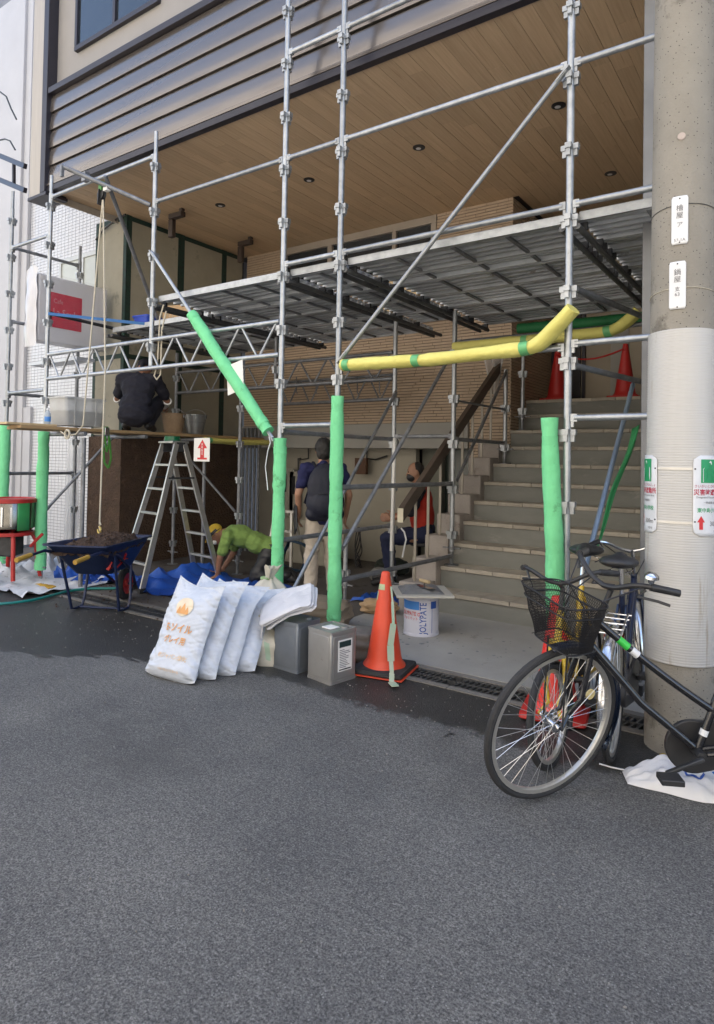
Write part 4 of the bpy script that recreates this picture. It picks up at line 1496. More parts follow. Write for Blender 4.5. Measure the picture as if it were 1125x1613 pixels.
for s in (-1, 1):
    for sx in (-1, 1):
        o = MB().bar(rail_pt(s, sx, 0.012), rail_pt(s, sx, 1), 0.028, 0.062, V((0, s, 0.3))).obj('rail', alu, LD, bevel=0.003)
        MB().box(rail_pt(s, sx, 0.014), (0.045, 0.075, 0.05)).obj('rubber_foot', rubber, o, bevel=0.004)
    for i in range(1, 6):
        t = i / 6 + 0.01
        MB().bar(rail_pt(s, -1, t), rail_pt(s, 1, t), 0.055, 0.026).obj('tread', alu, LD, bevel=0.003)
MB().bx(-0.16, 0.16, -0.11, 0.11, LH - 0.005, LH + 0.02).obj('top_tray', alu, LD, bevel=0.004)
for sx in (-1, 1):
    MB().bar((sx * 0.19, -0.17, 1.25), (sx * 0.19, 0.17, 1.25), 0.01, 0.02).obj('spreader', dark_steel, LD)
    MB().box((sx * 0.15, 0, LH - 0.05), (0.03, 0.12, 0.11)).obj('hinge', dark_steel, LD, bevel=0.006)
TT = thing('tape_roll', 'shiny green roll of tape lying on the ladder top', 'tape', at(285, 694, Y=5.08) + V((0, 0, -0.01)))
TT.location = (-6.22 + 0.0, 5.08, 0.012 + LH + 0.021)
MB().lathe([(0.05, 0), (0.095, 0), (0.095, 0.055), (0.05, 0.055), (0.05, 0)], 24).obj('roll', mat('gloss_green', (0.005, 0.12, 0.05), 0.15), TT)

# ------------------------------------------------------------------ blue tarp, plastic sheet, hose


def tarp(name, label, pts_rect, z, amp, m, seed, n=(40, 26), fold=0.0):
    x0, x1, y0, y1 = pts_rect

    def fn(u, v):
        e = 0.10 * noise.noise((u * 4, v * 4, seed))
        x = x0 + (x1 - x0) * u + 0.14 * noise.noise((u * 2, v * 3, seed + 4)) * (1 if v in (0, 1) else 0.7)
        y = y0 + (y1 - y0) * v + 0.14 * noise.noise((u * 3, v * 2, seed + 8))
        zz_ = z + amp * (0.25 * abs(noise.noise((u * 5, v * 5, seed))) + 0.75 * max(0, noise.noise((u * 13 + 2 * v, v * 6, seed + 2))) ** 1.3 * 1.6)
        zz_ += fold * max(0, 1 - abs(u - 0.25) / 0.2) * (0.5 + noise.noise((u * 9, v * 9, seed)))
        return (x, y, max(zz_, z))
    o = MB().grid(fn, *n).obj(name, m, None, 50)
    return tag(o, label, 'tarp' if 'tarp' in name else 'plastic sheet', None)


tarp('tarpaulin', 'crumpled blue tarpaulin spread under the step ladder', (-6.9, -5.0, 4.62, 5.9), 0.008, 0.10, blue_tarp_m, 2.0, fold=0.16)
tarp('tarpaulin', 'bunched blue tarpaulin behind the wheelbarrow handles', (-7.5, -6.9, 4.4, 5.05), 0.008, 0.16, blue_tarp_m, 7.0, (22, 22), 0.2)
tarp('tarpaulin', 'scrap of blue tarpaulin on the floor behind the orange cone', (-4.05, -3.5, 5.7, 6.2), 0.008, 0.10, blue_tarp_m, 9.0, (14, 14))
sheetm = mat('dirty_white_sheet', (0.62, 0.63, 0.65), 0.55, 0, (0.52, 0.53, 0.55), 4, 0.4, c3=(0.05, 0.032, 0.022), s3=9, t3=0.60, bump=0.3, bscale=14)
tarp('plastic_sheet', 'soil-spattered white plastic sheet on the ground under the mixer', (-8.6, -6.75, 3.62, 4.75), 0.012, 0.12, sheetm, 15.0, (40, 26), 0.25)
hs = [at(x, y, Z=0.022) for x, y in ((-25, 953), (20, 950), (55, 945), (85, 937), (110, 930), (140, 927), (180, 927), (215, 926))]
hp = []
for i in range(len(hs) - 1):
    for j in range(6):
        hp.append(hs[i].lerp(hs[i + 1], j / 6))
for _ in range(8):
    hp = [hp[0]] + [(hp[i - 1] + 2 * hp[i] + hp[i + 1]) / 4 for i in range(1, len(hp) - 1)] + [hp[-1]]
tag(MB().path(hp, 0.014, 10).obj('garden_hose', mat('teal_hose', (0.01, 0.22, 0.20), 0.35)), 'teal garden hose snaking over the gutter past the wheelbarrow', 'hose')
GL = thing('work_glove', 'yellow work glove dropped beside the foot of the padded pole', 'glove', at(70, 927, Z=0.02), 0.4)
ym = mat('glove_yellow', (0.50, 0.30, 0.03), 0.7, 0, (0.36, 0.2, 0.02), 8, 0.3)


def glove(mb):
    mb.ball((0, 0, 0.025), (0.06, 0.05, 0.025))
    for i in range(4):
        mb.cap2((0.04, -0.035 + i * 0.023, 0.025), 0.013, (0.115 - 0.01 * abs(i - 1.5), -0.05 + i * 0.033, 0.018), 0.011)
    mb.cap2((0.0, 0.045, 0.025), 0.013, (0.04, 0.09, 0.016), 0.011)
    mb.cap2((-0.05, 0, 0.022), 0.035, (-0.10, 0, 0.02), 0.03)


blob('glove', glove, 0.006, ym, GL, 3)

# ------------------------------------------------------------------ wheelbarrow
Wc = V((-5.95, 4.30, 0))
ax = V((0.47, -0.883, 0)).normalized()     # from the wheel towards the handles
WBw = thing('wheelbarrow', 'blue wheelbarrow heaped with brown soil, yellow grips', 'wheelbarrow', Wc, math.atan2(ax.y, ax.x))
blue_paint = mat('blue_paint', (0.014, 0.028, 0.085), 0.45, 0.2, (0.010, 0.018, 0.055), 8, 0.3, c3=(0.09, 0.07, 0.055), s3=7, t3=0.62, bump=0.1, bscale=40)


def rr(x0, x1, w0, w1, z, sl=0.0, n=3):
    """tray outline: tapered rectangle with rounded corners (x from front to back)"""
    r_ = 0.07
    pts = []
    for cx, cy, a0 in ((x1 - r_, w1 - r_, 0), (x0 + r_, w0 - r_, 90), (x0 + r_, -w0 + r_, 180), (x1 - r_, -w1 + r_, 270)):
        for i in range(n + 1):
            a = rad(a0 + 90 * i / n)
            pts.append(V((cx + r_ * cos(a), cy + r_ * sin(a), z + sl * (cx - x0))))
    return pts


ty = MB()
RZ = 0.66
loft(ty, [rr(0.16, 0.74, 0.15, 0.17, 0.385), rr(-0.02, 1.02, 0.25, 0.30, RZ, 0.02), rr(-0.05, 1.05, 0.275, 0.325, RZ, 0.02), rr(-0.05, 1.05, 0.275, 0.325, RZ + 0.015, 0.02), rr(-0.02, 1.02, 0.25, 0.30, RZ + 0.012, 0.02), rr(0.17, 0.73, 0.14, 0.16, 0.40)])
ty.obj('tray', blue_paint, WBw, 40)


def soil(u, v):
    x = 0.02 + u * 0.96
    hw = 0.24 + 0.05 * u
    y = (-1 + 2 * v) * hw
    e = min(u, 1 - u, v, 1 - v)
    z = RZ - 0.06 + 0.06 * min(1, e * 6) + 0.10 * max(0, e * 2) * (1.3 - u) + 0.035 * noise.noise((x * 14, y * 14, 2)) + 0.02 * noise.noise((x * 40, y * 40, 5))
    return (x, y, z)


so2 = MB().grid(soil, 60, 40).obj('soil', soil_m, WBw, 180)
cl = MB()
for _ in range(260):
    u, v = random.uniform(0.05, 0.95), random.uniform(0.08, 0.92)
    p = soil(u, v)
    s = random.uniform(0.006, 0.018)
    R = Matrix.Rotation(random.random() * 6, 3, V((random.random(), random.random(), random.random() + 0.1)))
    cl.ball(V(p) + V((0, 0, s * 0.4)), (s, s * 0.8, s * 0.7), R, 5, 3)
tag(cl.obj('soil_clod', soil_m, so2, 0), kind='stuff')
wheel = thing('wheel', None, None)
wheel.parent = WBw
RX = Matrix.Rotation(pi / 2, 3, 'X')
MB().path([V((0.02 + 0.135 * cos(a), 0, 0.17 + 0.135 * sin(a))) for a in [2 * pi * i / 28 for i in range(28)]], 0.036, 10, closed=True).obj('tyre', rubber, wheel)
MB().lathe([(0.0, -0.03), (0.03, -0.035), (0.05, -0.015), (0.09, -0.018), (0.108, -0.03), (0.108, 0.03), (0.09, 0.018), (0.05, 0.015), (0.03, 0.035), (0, 0.03)], 24, (0.02, 0, 0.17), RX).obj('rim', red_paint, wheel)
MB().tube((0.02, -0.12, 0.17), (0.02, 0.12, 0.17), 0.012, 8).obj('axle', dark_steel, wheel)
for s in (-1, 1):
    MB().path([V((0.02, s * 0.11, 0.17)), V((0.22, s * 0.17, 0.33)), V((0.7, s * 0.26, 0.56)), V((1.05, s * 0.27, RZ - 0.02)), V((1.42, s * 0.26, RZ - 0.04))], 0.014, 8).obj('frame_tube', blue_paint, WBw)
    MB().path([V((1.26, s * 0.265, RZ - 0.03)), V((1.46, s * 0.262, RZ - 0.045))], 0.021, 10).obj('grip', mat('grip_yellow', (0.50, 0.30, 0.05), 0.6, 0, (0.34, 0.19, 0.03), 12, 0.3), WBw)
    MB().path([V((0.36, s * 0.22, 0.42)), V((0.40, s * 0.24, 0.10)), V((0.44, s * 0.24, 0.02)), V((0.55, s * 0.24, 0.016)), V((0.63, s * 0.24, 0.03)), V((0.80, s * 0.27, 0.58))], 0.014, 8).obj('leg', blue_paint, WBw)
MB().tube((0.5, -0.24, 0.018), (0.5, 0.24, 0.018), 0.012, 8).obj('cross_bar', blue_paint, WBw)
# red brush mark painted on the side of the tray
for pts in (((0.60, 0.50), (0.42, 0.50)), ((0.51, 0.56), (0.50, 0.49), (0.60, 0.43)), ((0.50, 0.49), (0.40, 0.43)), ((0.78, 0.52), (0.78, 0.44), (0.72, 0.46))):
    mb = MB()
    P_ = []
    for (x, z) in pts:
        tt = (z - 0.385) / (RZ - 0.385)
        hw = (0.14 + (x - 0.16) / 0.54 * 0.02) * (1 - tt) + (0.25 + 0.05 * x) * tt + 0.004
        P_.append(V((x, hw, z)))
    for i in range(len(P_) - 1):
        mb.bar(P_[i], P_[i + 1], 0.002, 0.032, V((0, 0.9, -0.4)).cross(P_[i + 1] - P_[i]).cross(V((0, 0.9, -0.4))) if False else V((0, 1, -0.35)))
    mb.obj('red_mark', red_paint, WBw)

# ------------------------------------------------------------------ mortar mixer on the left edge
mp_ = at(20, 905, Z=0.0)
MXR = thing('mortar_mixer', 'red-framed mortar mixer with a shiny green and steel drum', 'mixer', (-7.72, 3.98, 0.02), rad(30))
mirror_ss = mat('polished_steel', (0.24, 0.23, 0.21), 0.22, 1.0, (0.13, 0.125, 0.115), 5, 0.3)
mixg = mat('mixer_green', (0.05, 0.33, 0.10), 0.35, 0.1)
mb = MB()
mb.lathe([(0.0, 0.60), (0.22, 0.60), (0.255, 0.63), (0.262, 0.93), (0.25, 0.95), (0.235, 0.95), (0.23, 0.7), (0, 0.66)], 32)
mb.obj('drum', mirror_ss, MXR)
MB().lathe([(0.258, 0.925), (0.275, 0.925), (0.275, 0.965), (0.25, 0.975), (0.24, 0.96)], 32).obj('rim_ring', red_paint, MXR)
mb = MB()
mb.grid(lambda u, v: (0.268 * cos(-0.2 - u * 0.55), 0.268 * sin(-0.2 - u * 0.55), 0.61 + v * 0.315), 10, 1)
mb.obj('green_panel', mixg, MXR, solid=0.004)
for a in (-1.0, -1.35):
    MB().bar((0.272 * cos(a), 0.272 * sin(a), 0.66), (0.272 * cos(a), 0.272 * sin(a), 0.88), 0.02, 0.012, V((cos(a), sin(a), 0))).obj('latch_bar', chrome, MXR)
for a in (0.4, 2.2, 3.9, 5.4):
    c_, s_ = cos(a), sin(a)
    MB().path([V((0.1 * c_, 0.1 * s_, 0.58)), V((0.22 * c_, 0.22 * s_, 0.56)), V((0.27 * c_, 0.27 * s_, 0.48)), V((0.29 * c_, 0.29 * s_, 0.25)), V((0.33 * c_, 0.33 * s_, 0.05))], 0.024, 8).obj('leg', red_paint, MXR)
MB().path([V((0.28, -0.05, 0.42)), V((0.36, -0.06, 0.5)), V((0.42, -0.04, 0.57))], 0.018, 8).obj('push_handle', red_paint, MXR)
MB().lathe([(0.24, 0.545), (0.26, 0.545), (0.26, 0.585), (0.24, 0.585), (0.24, 0.545)], 28).obj('ring_frame', red_paint, MXR)
MB().lathe([(0.0, -0.03), (0.09, -0.03), (0.09, 0.03), (0, 0.03)], 20, (-0.2, -0.25, 0.09), RX).obj('wheel', rubber, MXR)
MB().bx(-0.1, 0.1, -0.12, 0.12, 0.3, 0.54).obj('motor', dark_steel, MXR, bevel=0.02)

# ------------------------------------------------------------------ sacks of soil render
sack_m = mat('woven_sack', (0.56, 0.60, 0.67), 0.5, 0, (0.50, 0.54, 0.61), 7, 0.3, bump=0.3, bscale=20, bdist=0.02, c3=(0.47, 0.50, 0.55), s3=3, t3=0.64)
orange_ink = mat('orange_ink', (0.72, 0.36, 0.13), 0.6)
pale_ink = mat('pale_orange_ink', (0.80, 0.58, 0.36), 0.6)


def sack_fn(seed, Wd=0.46, Hh=0.60, T=0.068):
    def f(u, v, side):
        # u -1..1 across, v 0..1 up, side -1 front / +1 back
        e = max(0.0, 1 - abs(u) ** 3.2)
        th = T * (e ** 0.5) * (min(1, v / 0.10) ** 0.5) * (max(0.0, 1 - max(0, (v - 0.72) / 0.28) ** 1.6)) ** 0.7
        th *= 1.0 + 0.25 * (0.5 - v)
        wx = Wd / 2 * (1 - 0.05 * sin(pi * v) + 0.02 * sin(v * 9 + seed))
        rd = 1 - abs(noise.noise((u * 0.9 + seed, v * 11 + u * 1.6, seed)))
        rd2 = 1 - abs(noise.noise((u * 1.5 + seed, v * 23 - u * 2.2, seed * 2)))
        wr = -0.016 * (rd ** 6) * (0.12 + abs(u) ** 2) - 0.009 * (rd2 ** 8) * (0.15 + abs(u)) + 0.012 * noise.noise((u * 1.6 + seed, v * 2.4, seed))
        k = max(0, (v - 0.8) / 0.2)
        top = (0.035 * max(0, -u) ** 2 + 0.005 * max(0, u) ** 2 - 0.02 * (1 - abs(u))) * k
        x = u * wx + max(0, u) * 0.035 * max(0, (v - 0.6) / 0.4) ** 2 + max(0, -u) * 0.05 * max(0, (v - 0.55) / 0.45) ** 1.5
        z = v * Hh + top + (0.02 * abs(u) ** 4 * (v < 0.05))
        y = side * (th + wr * (1 if th > 0.005 else 0)) + 0.02 * sin(v * 3 + seed) * (v - 0.2)
        if v > 0.78:
            y += 0.10 * (v - 0.78) * sin(u * 3 + seed) + 0.05 * (v - 0.78)
        return V((x, y, z))
    return f


def sack(label, loc, rz, lean, seed, prints=False, Hh=0.60):
    o = thing('soil_sack', label, 'sack', loc, rz, 'white sacks leaning in a row')
    f = sack_fn(seed, Hh=Hh)
    R = Matrix.Rotation(-lean, 3, 'X')
    nu, nv = 44, 80
    mb = MB()
    mb.grid(lambda u, v: R @ f(-1 + 2 * u, v, -1), nu, nv)
    mb.grid(lambda u, v: R @ f(1 - 2 * u, v, 1), nu, nv)
    # close the bottom
    bo = mb.obj('bag', sack_m, o, 70)
    hem = MB()
    hem.path([R @ (f(-1 + 2 * i / 20, 1.0, -1) + V((0, 0, 0.0))) for i in range(21)], 0.004, 6)
    hem.obj('stitched_hem', sack_m, o)
    if prints:
        def on(u0, v0, su=1.0):
            def g_(a, b):
                u = u0 + a / (0.46 / 2)
                v = v0 + b / Hh
                p = f(max(-0.99, min(0.99, u)), max(0.01, min(0.99, v)), -1)
                return R @ (p + V((0, -0.006, 0)))
            return g_
        lettering('lettering', 'E-ソイル', 0.066, on(0.02, 0.47), orange_ink, o, bold=0.0016)
        lettering('lettering', 'グレイ用', 0.053, on(0.0, 0.355), orange_ink, o, bold=0.0013)
        lettering('lettering', '㈱ジャパン緑化', 0.037, on(0.12, 0.20), pale_ink, o, bold=0.0005)
        lettering('lettering', '大阪市東淀川区東中島', 0.018, on(0.15, 0.075), pale_ink, o)
        g_ = on(0.0, 0.73)
        mb = MB()
        n = 28
        # a pale disc with flame-shaped trees
        mb.add([g_(0, 0)] + [g_(0.078 * cos(2 * pi * i / n), 0.066 * sin(2 * pi * i / n)) for i in range(n)], [(0, 1 + i, 1 + (i + 1) % n) for i in range(n)])
        mb.obj('printed_disc', mat('pale_disc', (0.80, 0.68, 0.50), 0.6), o, 0)
        mb = MB()
        for cx_, w_, h_ in ((-0.036, 0.020, 0.052), (0.0, 0.026, 0.078), (0.036, 0.020, 0.052)):
            base = -0.052

            def gg(a, b):
                p = on(0.0, 0.73)(a, b)
                return p + (R @ V((0, -0.0015, 0)))
            mb.add([gg(cx_ - w_, base), gg(cx_ + w_, base), gg(cx_ + w_ * 0.8, base + h_ * 0.4), gg(cx_, base + h_), gg(cx_ - w_ * 0.8, base + h_ * 0.4)], [(0, 1, 2, 3, 4)])
        mb.obj('printed_trees', orange_ink, o, 0)
    return o


sack('white printed sack with orange lettering, foremost of the leaning row', (-3.57, 2.93, 0.0), rad(4), 0.42, 1.3, True, 0.66)
sack('second white sack of the leaning row, just behind the printed one', (-3.52, 3.055, 0.0), rad(8), 0.48, 2.9, Hh=0.69)
sack('third white sack of the leaning row, counted from the printed one', (-3.475, 3.18, 0.0), rad(13), 0.55, 4.4, Hh=0.67)
sack('rearmost white sack of the leaning row, beside the square tin', (-3.43, 3.31, 0.0), rad(17), 0.64, 6.1, Hh=0.66)


def tied_bag(label, loc, rz, r, h, tie, seed, stripe):
    o = thing('tied_sack', label, 'sack', loc, rz, 'tied cream sacks')
    cm = mat('cream_sack', (0.60, 0.57, 0.48), 0.75, 0, (0.50, 0.47, 0.40), 8, 0.3, bump=0.4, bscale=24, bdist=0.02)

    def f(u, v):
        a = 2 * pi * u
        if v < 0.72:
            t = v / 0.72
            rad_ = r * (0.80 + 0.30 * sin(pi * min(1, t * 0.62 + 0.12))) * (1 - max(0, (t - 0.55) / 0.45) ** 2 * 0.80)
            z = tie * t
        else:
            t = (v - 0.72) / 0.28
            rad_ = r * (0.15 + 0.22 * t) * (1 + 0.3 * sin(a * 3 + seed))
            z = tie + (h - tie) * t
        pl = 1 + 0.13 * sin(a * 9 + seed + 2 * v) * max(0, v - 0.15) + 0.22 * noise.noise((cos(a) * 1.4 + seed, sin(a) * 1.4, v * 3 + seed))
        return V((rad_ * pl * cos(a) + 0.05 * v * v * sin(seed * 5), rad_ * pl * sin(a) * 0.8, z + 0.03 * noise.noise((cos(a) * 2, sin(a) * 2, seed)) * (v > 0.1)))
    mb = MB().grid(f, 48, 30)
    n = 48
    mb.f.append(tuple(reversed(range(n))))
    mb.obj('bag', cm, o, 60)
    MB().path([V((r * 0.24 * cos(a), r * 0.2 * sin(a), tie)) for a in [2 * pi * i / 16 for i in range(16)]], 0.012, 8, closed=True).obj('tie_band', mat('tie_green', (0.30, 0.45, 0.22), 0.6), o)
    for k_ in range(2):
        mb = MB()
        a0 = stripe + k_ * 0.5
        mb.grid(lambda u, v: V(f((a0 + u * 0.22) / (2 * pi), 0.12 + v * 0.36)) * 1.012 + V((0, 0, 0.002)), 5, 12)
        mb.obj('printed_stripe', mat('green_print', (0.42, 0.56, 0.42), 0.6), o, 60)
    return o


tied_bag('cream tied sack with a white knotted neck behind the sacks', (-3.70, 4.02, 0.0), 0.4, 0.18, 0.62, 0.52, 0.4, 4.1)
tied_bag('squat cream sack with green print slumped against the grey square tin', (-3.30, 3.66, 0.0), 0.9, 0.17, 0.34, 0.26, 2.2, 3.8)

# ------------------------------------------------------------------ square tins
tin_a = mat('bluish_tin', (0.25, 0.275, 0.31), 0.42, 0.5, (0.19, 0.21, 0.24), 4, 0.3, bump=0.08, bscale=12, c3=(0.24, 0.26, 0.28), s3=3, t3=0.62)
tin_b = mat('bare_tin', (0.42, 0.415, 0.405), 0.40, 0.6, (0.33, 0.325, 0.315), 4, 0.3, bump=0.08, bscale=12, c3=(0.20, 0.16, 0.13), s3=5, t3=0.66)


def tin(name, label, loc, rz, m, lab=None):
    o = thing(name, label, 'tin', loc, rz, 'square tins on the asphalt')
    a, h = 0.119, 0.349
    MB().bx(-a, a, -a, a, 0.006, h - 0.006).obj('body', m, o, bevel=0.012)
    for z0, z1 in ((0, 0.016), (h - 0.018, h)):
        r_ = MB()
        loft(r_, [ring(a + 0.003, a + 0.003, z0, 0.014), ring(a + 0.003, a + 0.003, z1, 0.014), ring(a - 0.004, a - 0.004, z1, 0.012), ring(a - 0.004, a - 0.004, z0, 0.012)], False)
        r_.obj('seam_rim', m, o)
    # pressed panels
    for k_ in range(4):
        R = Matrix.Rotation(k_ * pi / 2, 3, 'Z')
        MB().box(R @ V((0, -a - 0.0005, h / 2)), (a * 1.62, 0.004, h * 0.80), R).obj('pressed_panel', m, o, bevel=0.0018)
    MB().bx(-a + 0.004, a - 0.004, -a + 0.004, a - 0.004, h - 0.012, h - 0.007).obj('lid_plate', m, o)
    MB().lathe([(0.026, h - 0.008), (0.026, h + 0.006), (0.0, h + 0.007)], 18, (0.06, 0.06, 0)).obj('spout_cap', m, o)
    return o


t1 = tin('square_tin', 'bluish grey square tin with the folded white sack resting on it', (-3.075, 3.675, 0), rad(-4), tin_a)
t2 = tin('square_tin', 'bare metal square tin with a white data label, beside the cone', (-2.735, 3.645, 0), rad(-10), tin_b)
lb = MB().bx(0.1215, 0.1228, -0.055, 0.075, 0.075, 0.285).obj('data_label', white_paper, t2, 0)
MB().bx(0.1229, 0.1234, -0.045, 0.065, 0.235, 0.275).obj('label_head', mat('label_dark', (0.02, 0.05, 0.05), 0.5), lb, 0)
MB().bx(0.1229, 0.1234, -0.045, 0.065, 0.082, 0.09).obj('label_foot', black_p, lb, 0)
ink = mat('grey_ink', (0.12, 0.12, 0.13), 0.6)
for i in range(11):
    MB().bx(0.1229, 0.1234, -0.042, 0.06 - random.random() * 0.06, 0.10 + i * 0.0115, 0.1042 + i * 0.0115).obj('print_line', ink, lb, 0)
MB().bx(-0.045, 0.045, -0.06, 0.03, 0.345, 0.352).obj('dried_lumps', white_paper, t2, bevel=0.003)

# empty sacks folded into a thick wad, resting on the first tin and the tied sack
FS = thing('folded_sack', 'wad of folded white sacks lying across the grey square tin', 'sack', (-3.135, 3.60, 0.475), rad(30))
fold_m = mat('white_sheet_sack', (0.64, 0.64, 0.665), 0.55, 0, (0.58, 0.58, 0.61), 6, 0.4, bump=0.4, bscale=16, bdist=0.02)
RF = Matrix.Rotation(rad(-22), 3, 'Y') @ Matrix.Rotation(rad(24), 3, 'X')


def wad(k_):
    def f(u, v):
        th, ph = 2 * pi * u, pi * v
        c_, s_ = cos(th), sin(th)
        e = 0.2
        sx = math.copysign(abs(c_) ** e, c_) * sin(ph) ** 0.45
        sy = math.copysign(abs(s_) ** e, s_) * sin(ph) ** 0.45
        p = V((0.205 * sx, 0.150 * sy, 0.018 * -cos(ph)))
        sag = 0.05 * max(0, -p.x) ** 1.0 / 0.2
        p.z += 0.018 * noise.noise((p.x * 9, p.y * 9, k_ * 3.0)) - 0.010 * (1 - abs(noise.noise((p.x * 5, p.y * 11, k_ + 2.0)))) ** 5 - sag * (0.5 + abs(p.y) * 2) + 0.02 * noise.noise((p.x * 3, p.y * 3, 8))
        p.x *= 1 + 0.08 * noise.noise((p.y * 8, k_, 1))
        return RF @ (p + V((0.012 * k_, 0.008 * k_, -0.026 * k_)))
    return f


for k_ in range(3):
    MB().grid(wad(k_), 72, 22).obj('fold', fold_m, FS, 60)
MB().grid(lambda u, v: RF @ V((-0.17 - 0.06 * sin(v * 1.5) + 0.012 * noise.noise((u * 5, v * 4, 3)), -0.13 + 0.22 * u * (1 - 0.25 * v), -0.03 - 0.12 * v)), 20, 12).obj('hanging_end', fold_m, FS, 60, solid=0.012)

# ------------------------------------------------------------------ cones
def cone(label, loc, rz, m, base_m, group, h=0.70, taped=False):
    o = thing('traffic_cone', label, 'cone', loc, rz, group)
    mb = MB()
    mb.lathe([(0.155, 0.035), (0.150, 0.05), (0.128, 0.075), (0.122, 0.10), (0.034, h - 0.035), (0.030, h - 0.008), (0.022, h), (0.0, h + 0.001)], 36)
    mb.obj('shell', m, o, 50)
    b_ = MB()
    loft(b_, [ring(0.185, 0.185, 0.004, 0.03), ring(0.19, 0.19, 0.012, 0.03), ring(0.185, 0.185, 0.036, 0.03), ring(0.13, 0.13, 0.042, 0.03)], True, True)
    b_.obj('base', base_m, o, 40)
    return o


c1 = cone('orange traffic cone with torn green tape, by the square tins', (-2.52, 3.985, 0.01), rad(12), red_p, rubber, 'traffic cones')
# second slab under the rubber base and the tape remnants
MB().bx(-0.20, 0.20, -0.20, 0.20, -0.004, 0.003).obj('lower_base', red_p, c1, bevel=0.002)
for (a0, a1, z0, z1) in ((-2.6, -1.3, 0.575, 0.615), (-2.9, -2.3, 0.50, 0.56)):
    mb = MB()
    mb.grid(lambda u, v: ((0.034 + (0.665 - (z0 + v * (z1 - z0))) * 0.156 + 0.002) * cos(a0 + u * (a1 - a0)), (0.034 + (0.665 - (z0 + v * (z1 - z0))) * 0.156 + 0.002) * sin(a0 + u * (a1 - a0)), z0 + v * (z1 - z0)), 10, 2)
    mb.obj('tape_scrap', mat('old_tape', (0.42, 0.45, 0.28), 0.6, 0, (0.3, 0.4, 0.22), 20, 0.3), c1, 60)
tp = MB()
pts = [V((0.05, -0.02, 0.60)), V((0.075, -0.055, 0.50)), V((0.10, -0.10, 0.36)), V((0.095, -0.14, 0.22)), V((0.11, -0.165, 0.12)), V((0.13, -0.20, 0.05)), V((0.15, -0.26, 0.012)), V((0.2, -0.32, 0.01))]
for i in range(len(pts) - 1):
    tp.bar(pts[i], pts[i + 1], 0.004, [0.012, 0.02, 0.045, 0.05, 0.03, 0.035, 0.05][i], V((0.5, -0.5, 0.0)).cross(V((0, 0, 1))))
tp.obj('loose_tape', mat('faded_tape', (0.32, 0.50, 0.36), 0.5, 0, (0.48, 0.47, 0.36), 10, 0.4), c1)
q = at(985, 600, Y=8.66)
c2 = cone('red cone on the landing, nearer the utility pole', (q.x, 8.66, 2.33), 0, red_p2, red_p2, 'red cones on the landing')
q2 = at(878, 600, Y=8.66)
c3 = cone('red cone on the landing beside the brown tiled wall', (q2.x, 8.66, 2.33), 0, red_p2, red_p2, 'red cones on the landing')
t_ = [V((q2.x, 8.60, 2.96)).lerp(V((q.x, 8.60, 2.96)), i / 12) + V((0, 0, -0.10 * sin(pi * i / 12))) for i in range(13)]
tag(MB().path(t_, 0.012, 6).obj('barrier_cord', red_p2), 'red cord slung between the two cones on the landing', 'cord')
cone('red traffic cone half hidden behind the bicycle basket', (-1.27, 3.93, 0.01), 0.2, mat('scarlet_plastic', (0.75, 0.035, 0.025), 0.4), red_p2, 'traffic cones')

# ------------------------------------------------------------------ paint can with mortar board
JC = thing('paint_can', 'white paint can lettered in blue, holding up a mortar board', 'can', (-2.78, 4.98, 0.027))
can_m = mat('can_white', (0.66, 0.66, 0.74), 0.4, 0, (0.58, 0.58, 0.66), 6, 0.4, c3=(0.42, 0.36, 0.36), s3=8, t3=0.66)
CR, CH = 0.153, 0.33
MB().lathe([(0, 0.005), (CR - 0.006, 0.005), (CR, 0.0), (CR, 0.02), (CR - 0.003, 0.024), (CR - 0.003, CH - 0.02), (CR + 0.003, CH - 0.016), (CR + 0.003, CH), (CR - 0.01, CH), (CR - 0.012, CH - 0.03), (0, CH - 0.03)], 40).obj('drum', can_m, JC)
face = math.atan2(-4.98, 2.78)       # towards the street


def oncan(a0, z0, r=CR - 0.002):
    return lambda u, v: V(((r) * cos(face + a0 + u / CR), (r) * sin(face + a0 + u / CR), z0 + v))


def patch(parent, name, m, a0, a1, z0, z1, r, n=14):
    mb = MB()
    mb.grid(lambda u, v: (r * cos(face + a0 + u * (a1 - a0)), r * sin(face + a0 + u * (a1 - a0)), z0 + v * (z1 - z0)), n, 1)
    return mb.obj(name, m, parent, 60)


blue_ink = mat('blue_ink', (0.03, 0.10, 0.42), 0.5)
patch(JC, 'blue_panel', mat('blue_panel', (0.05, 0.20, 0.60), 0.45, 0, (0.07, 0.26, 0.65), 8), -1.35, -0.12, 0.225, 0.295, CR - 0.0015)
fnv = lambda u, v: V(((CR - 0.001) * cos(face + 0.28 - v / CR), (CR - 0.001) * sin(face + 0.28 - v / CR), 0.025 + u))
lettering('lettering', 'JOLYPATE', 0.082, fnv, blue_ink, JC, 'LEFT', 0.001, 0.72)
lettering('lettering', 'JOLYPATE α', 0.048, oncan(-0.70, 0.175, CR - 0.001), red_print, JC, 'CENTER', 0.0006, 0.75)
lettering('lettering', 'ジョリパット', 0.030, oncan(-0.70, 0.140, CR - 0.001), red_print, JC, 'CENTER', 0.0003, 0.9)
patch(JC, 'seam_line', blue_ink, 0.62, 0.65, 0.03, 0.29, CR - 0.0012, 2)
patch(JC, 'blue_square', blue_ink, 0.55, 0.95, 0.235, 0.295, CR - 0.0014, 6)
MBd = thing('mortar_board', 'square mortar board with grey mortar resting on the paint can', 'mortar board', (-2.78, 4.98, 0.027 + CH + 0.002), rad(38))
board_w = mat('pale_board', (0.52, 0.50, 0.45), 0.7, 0, (0.42, 0.40, 0.36), 5, 0.3)
MB().bx(-0.24, 0.24, -0.24, 0.24, 0.012, 0.03).obj('board', board_w, MBd, bevel=0.003)
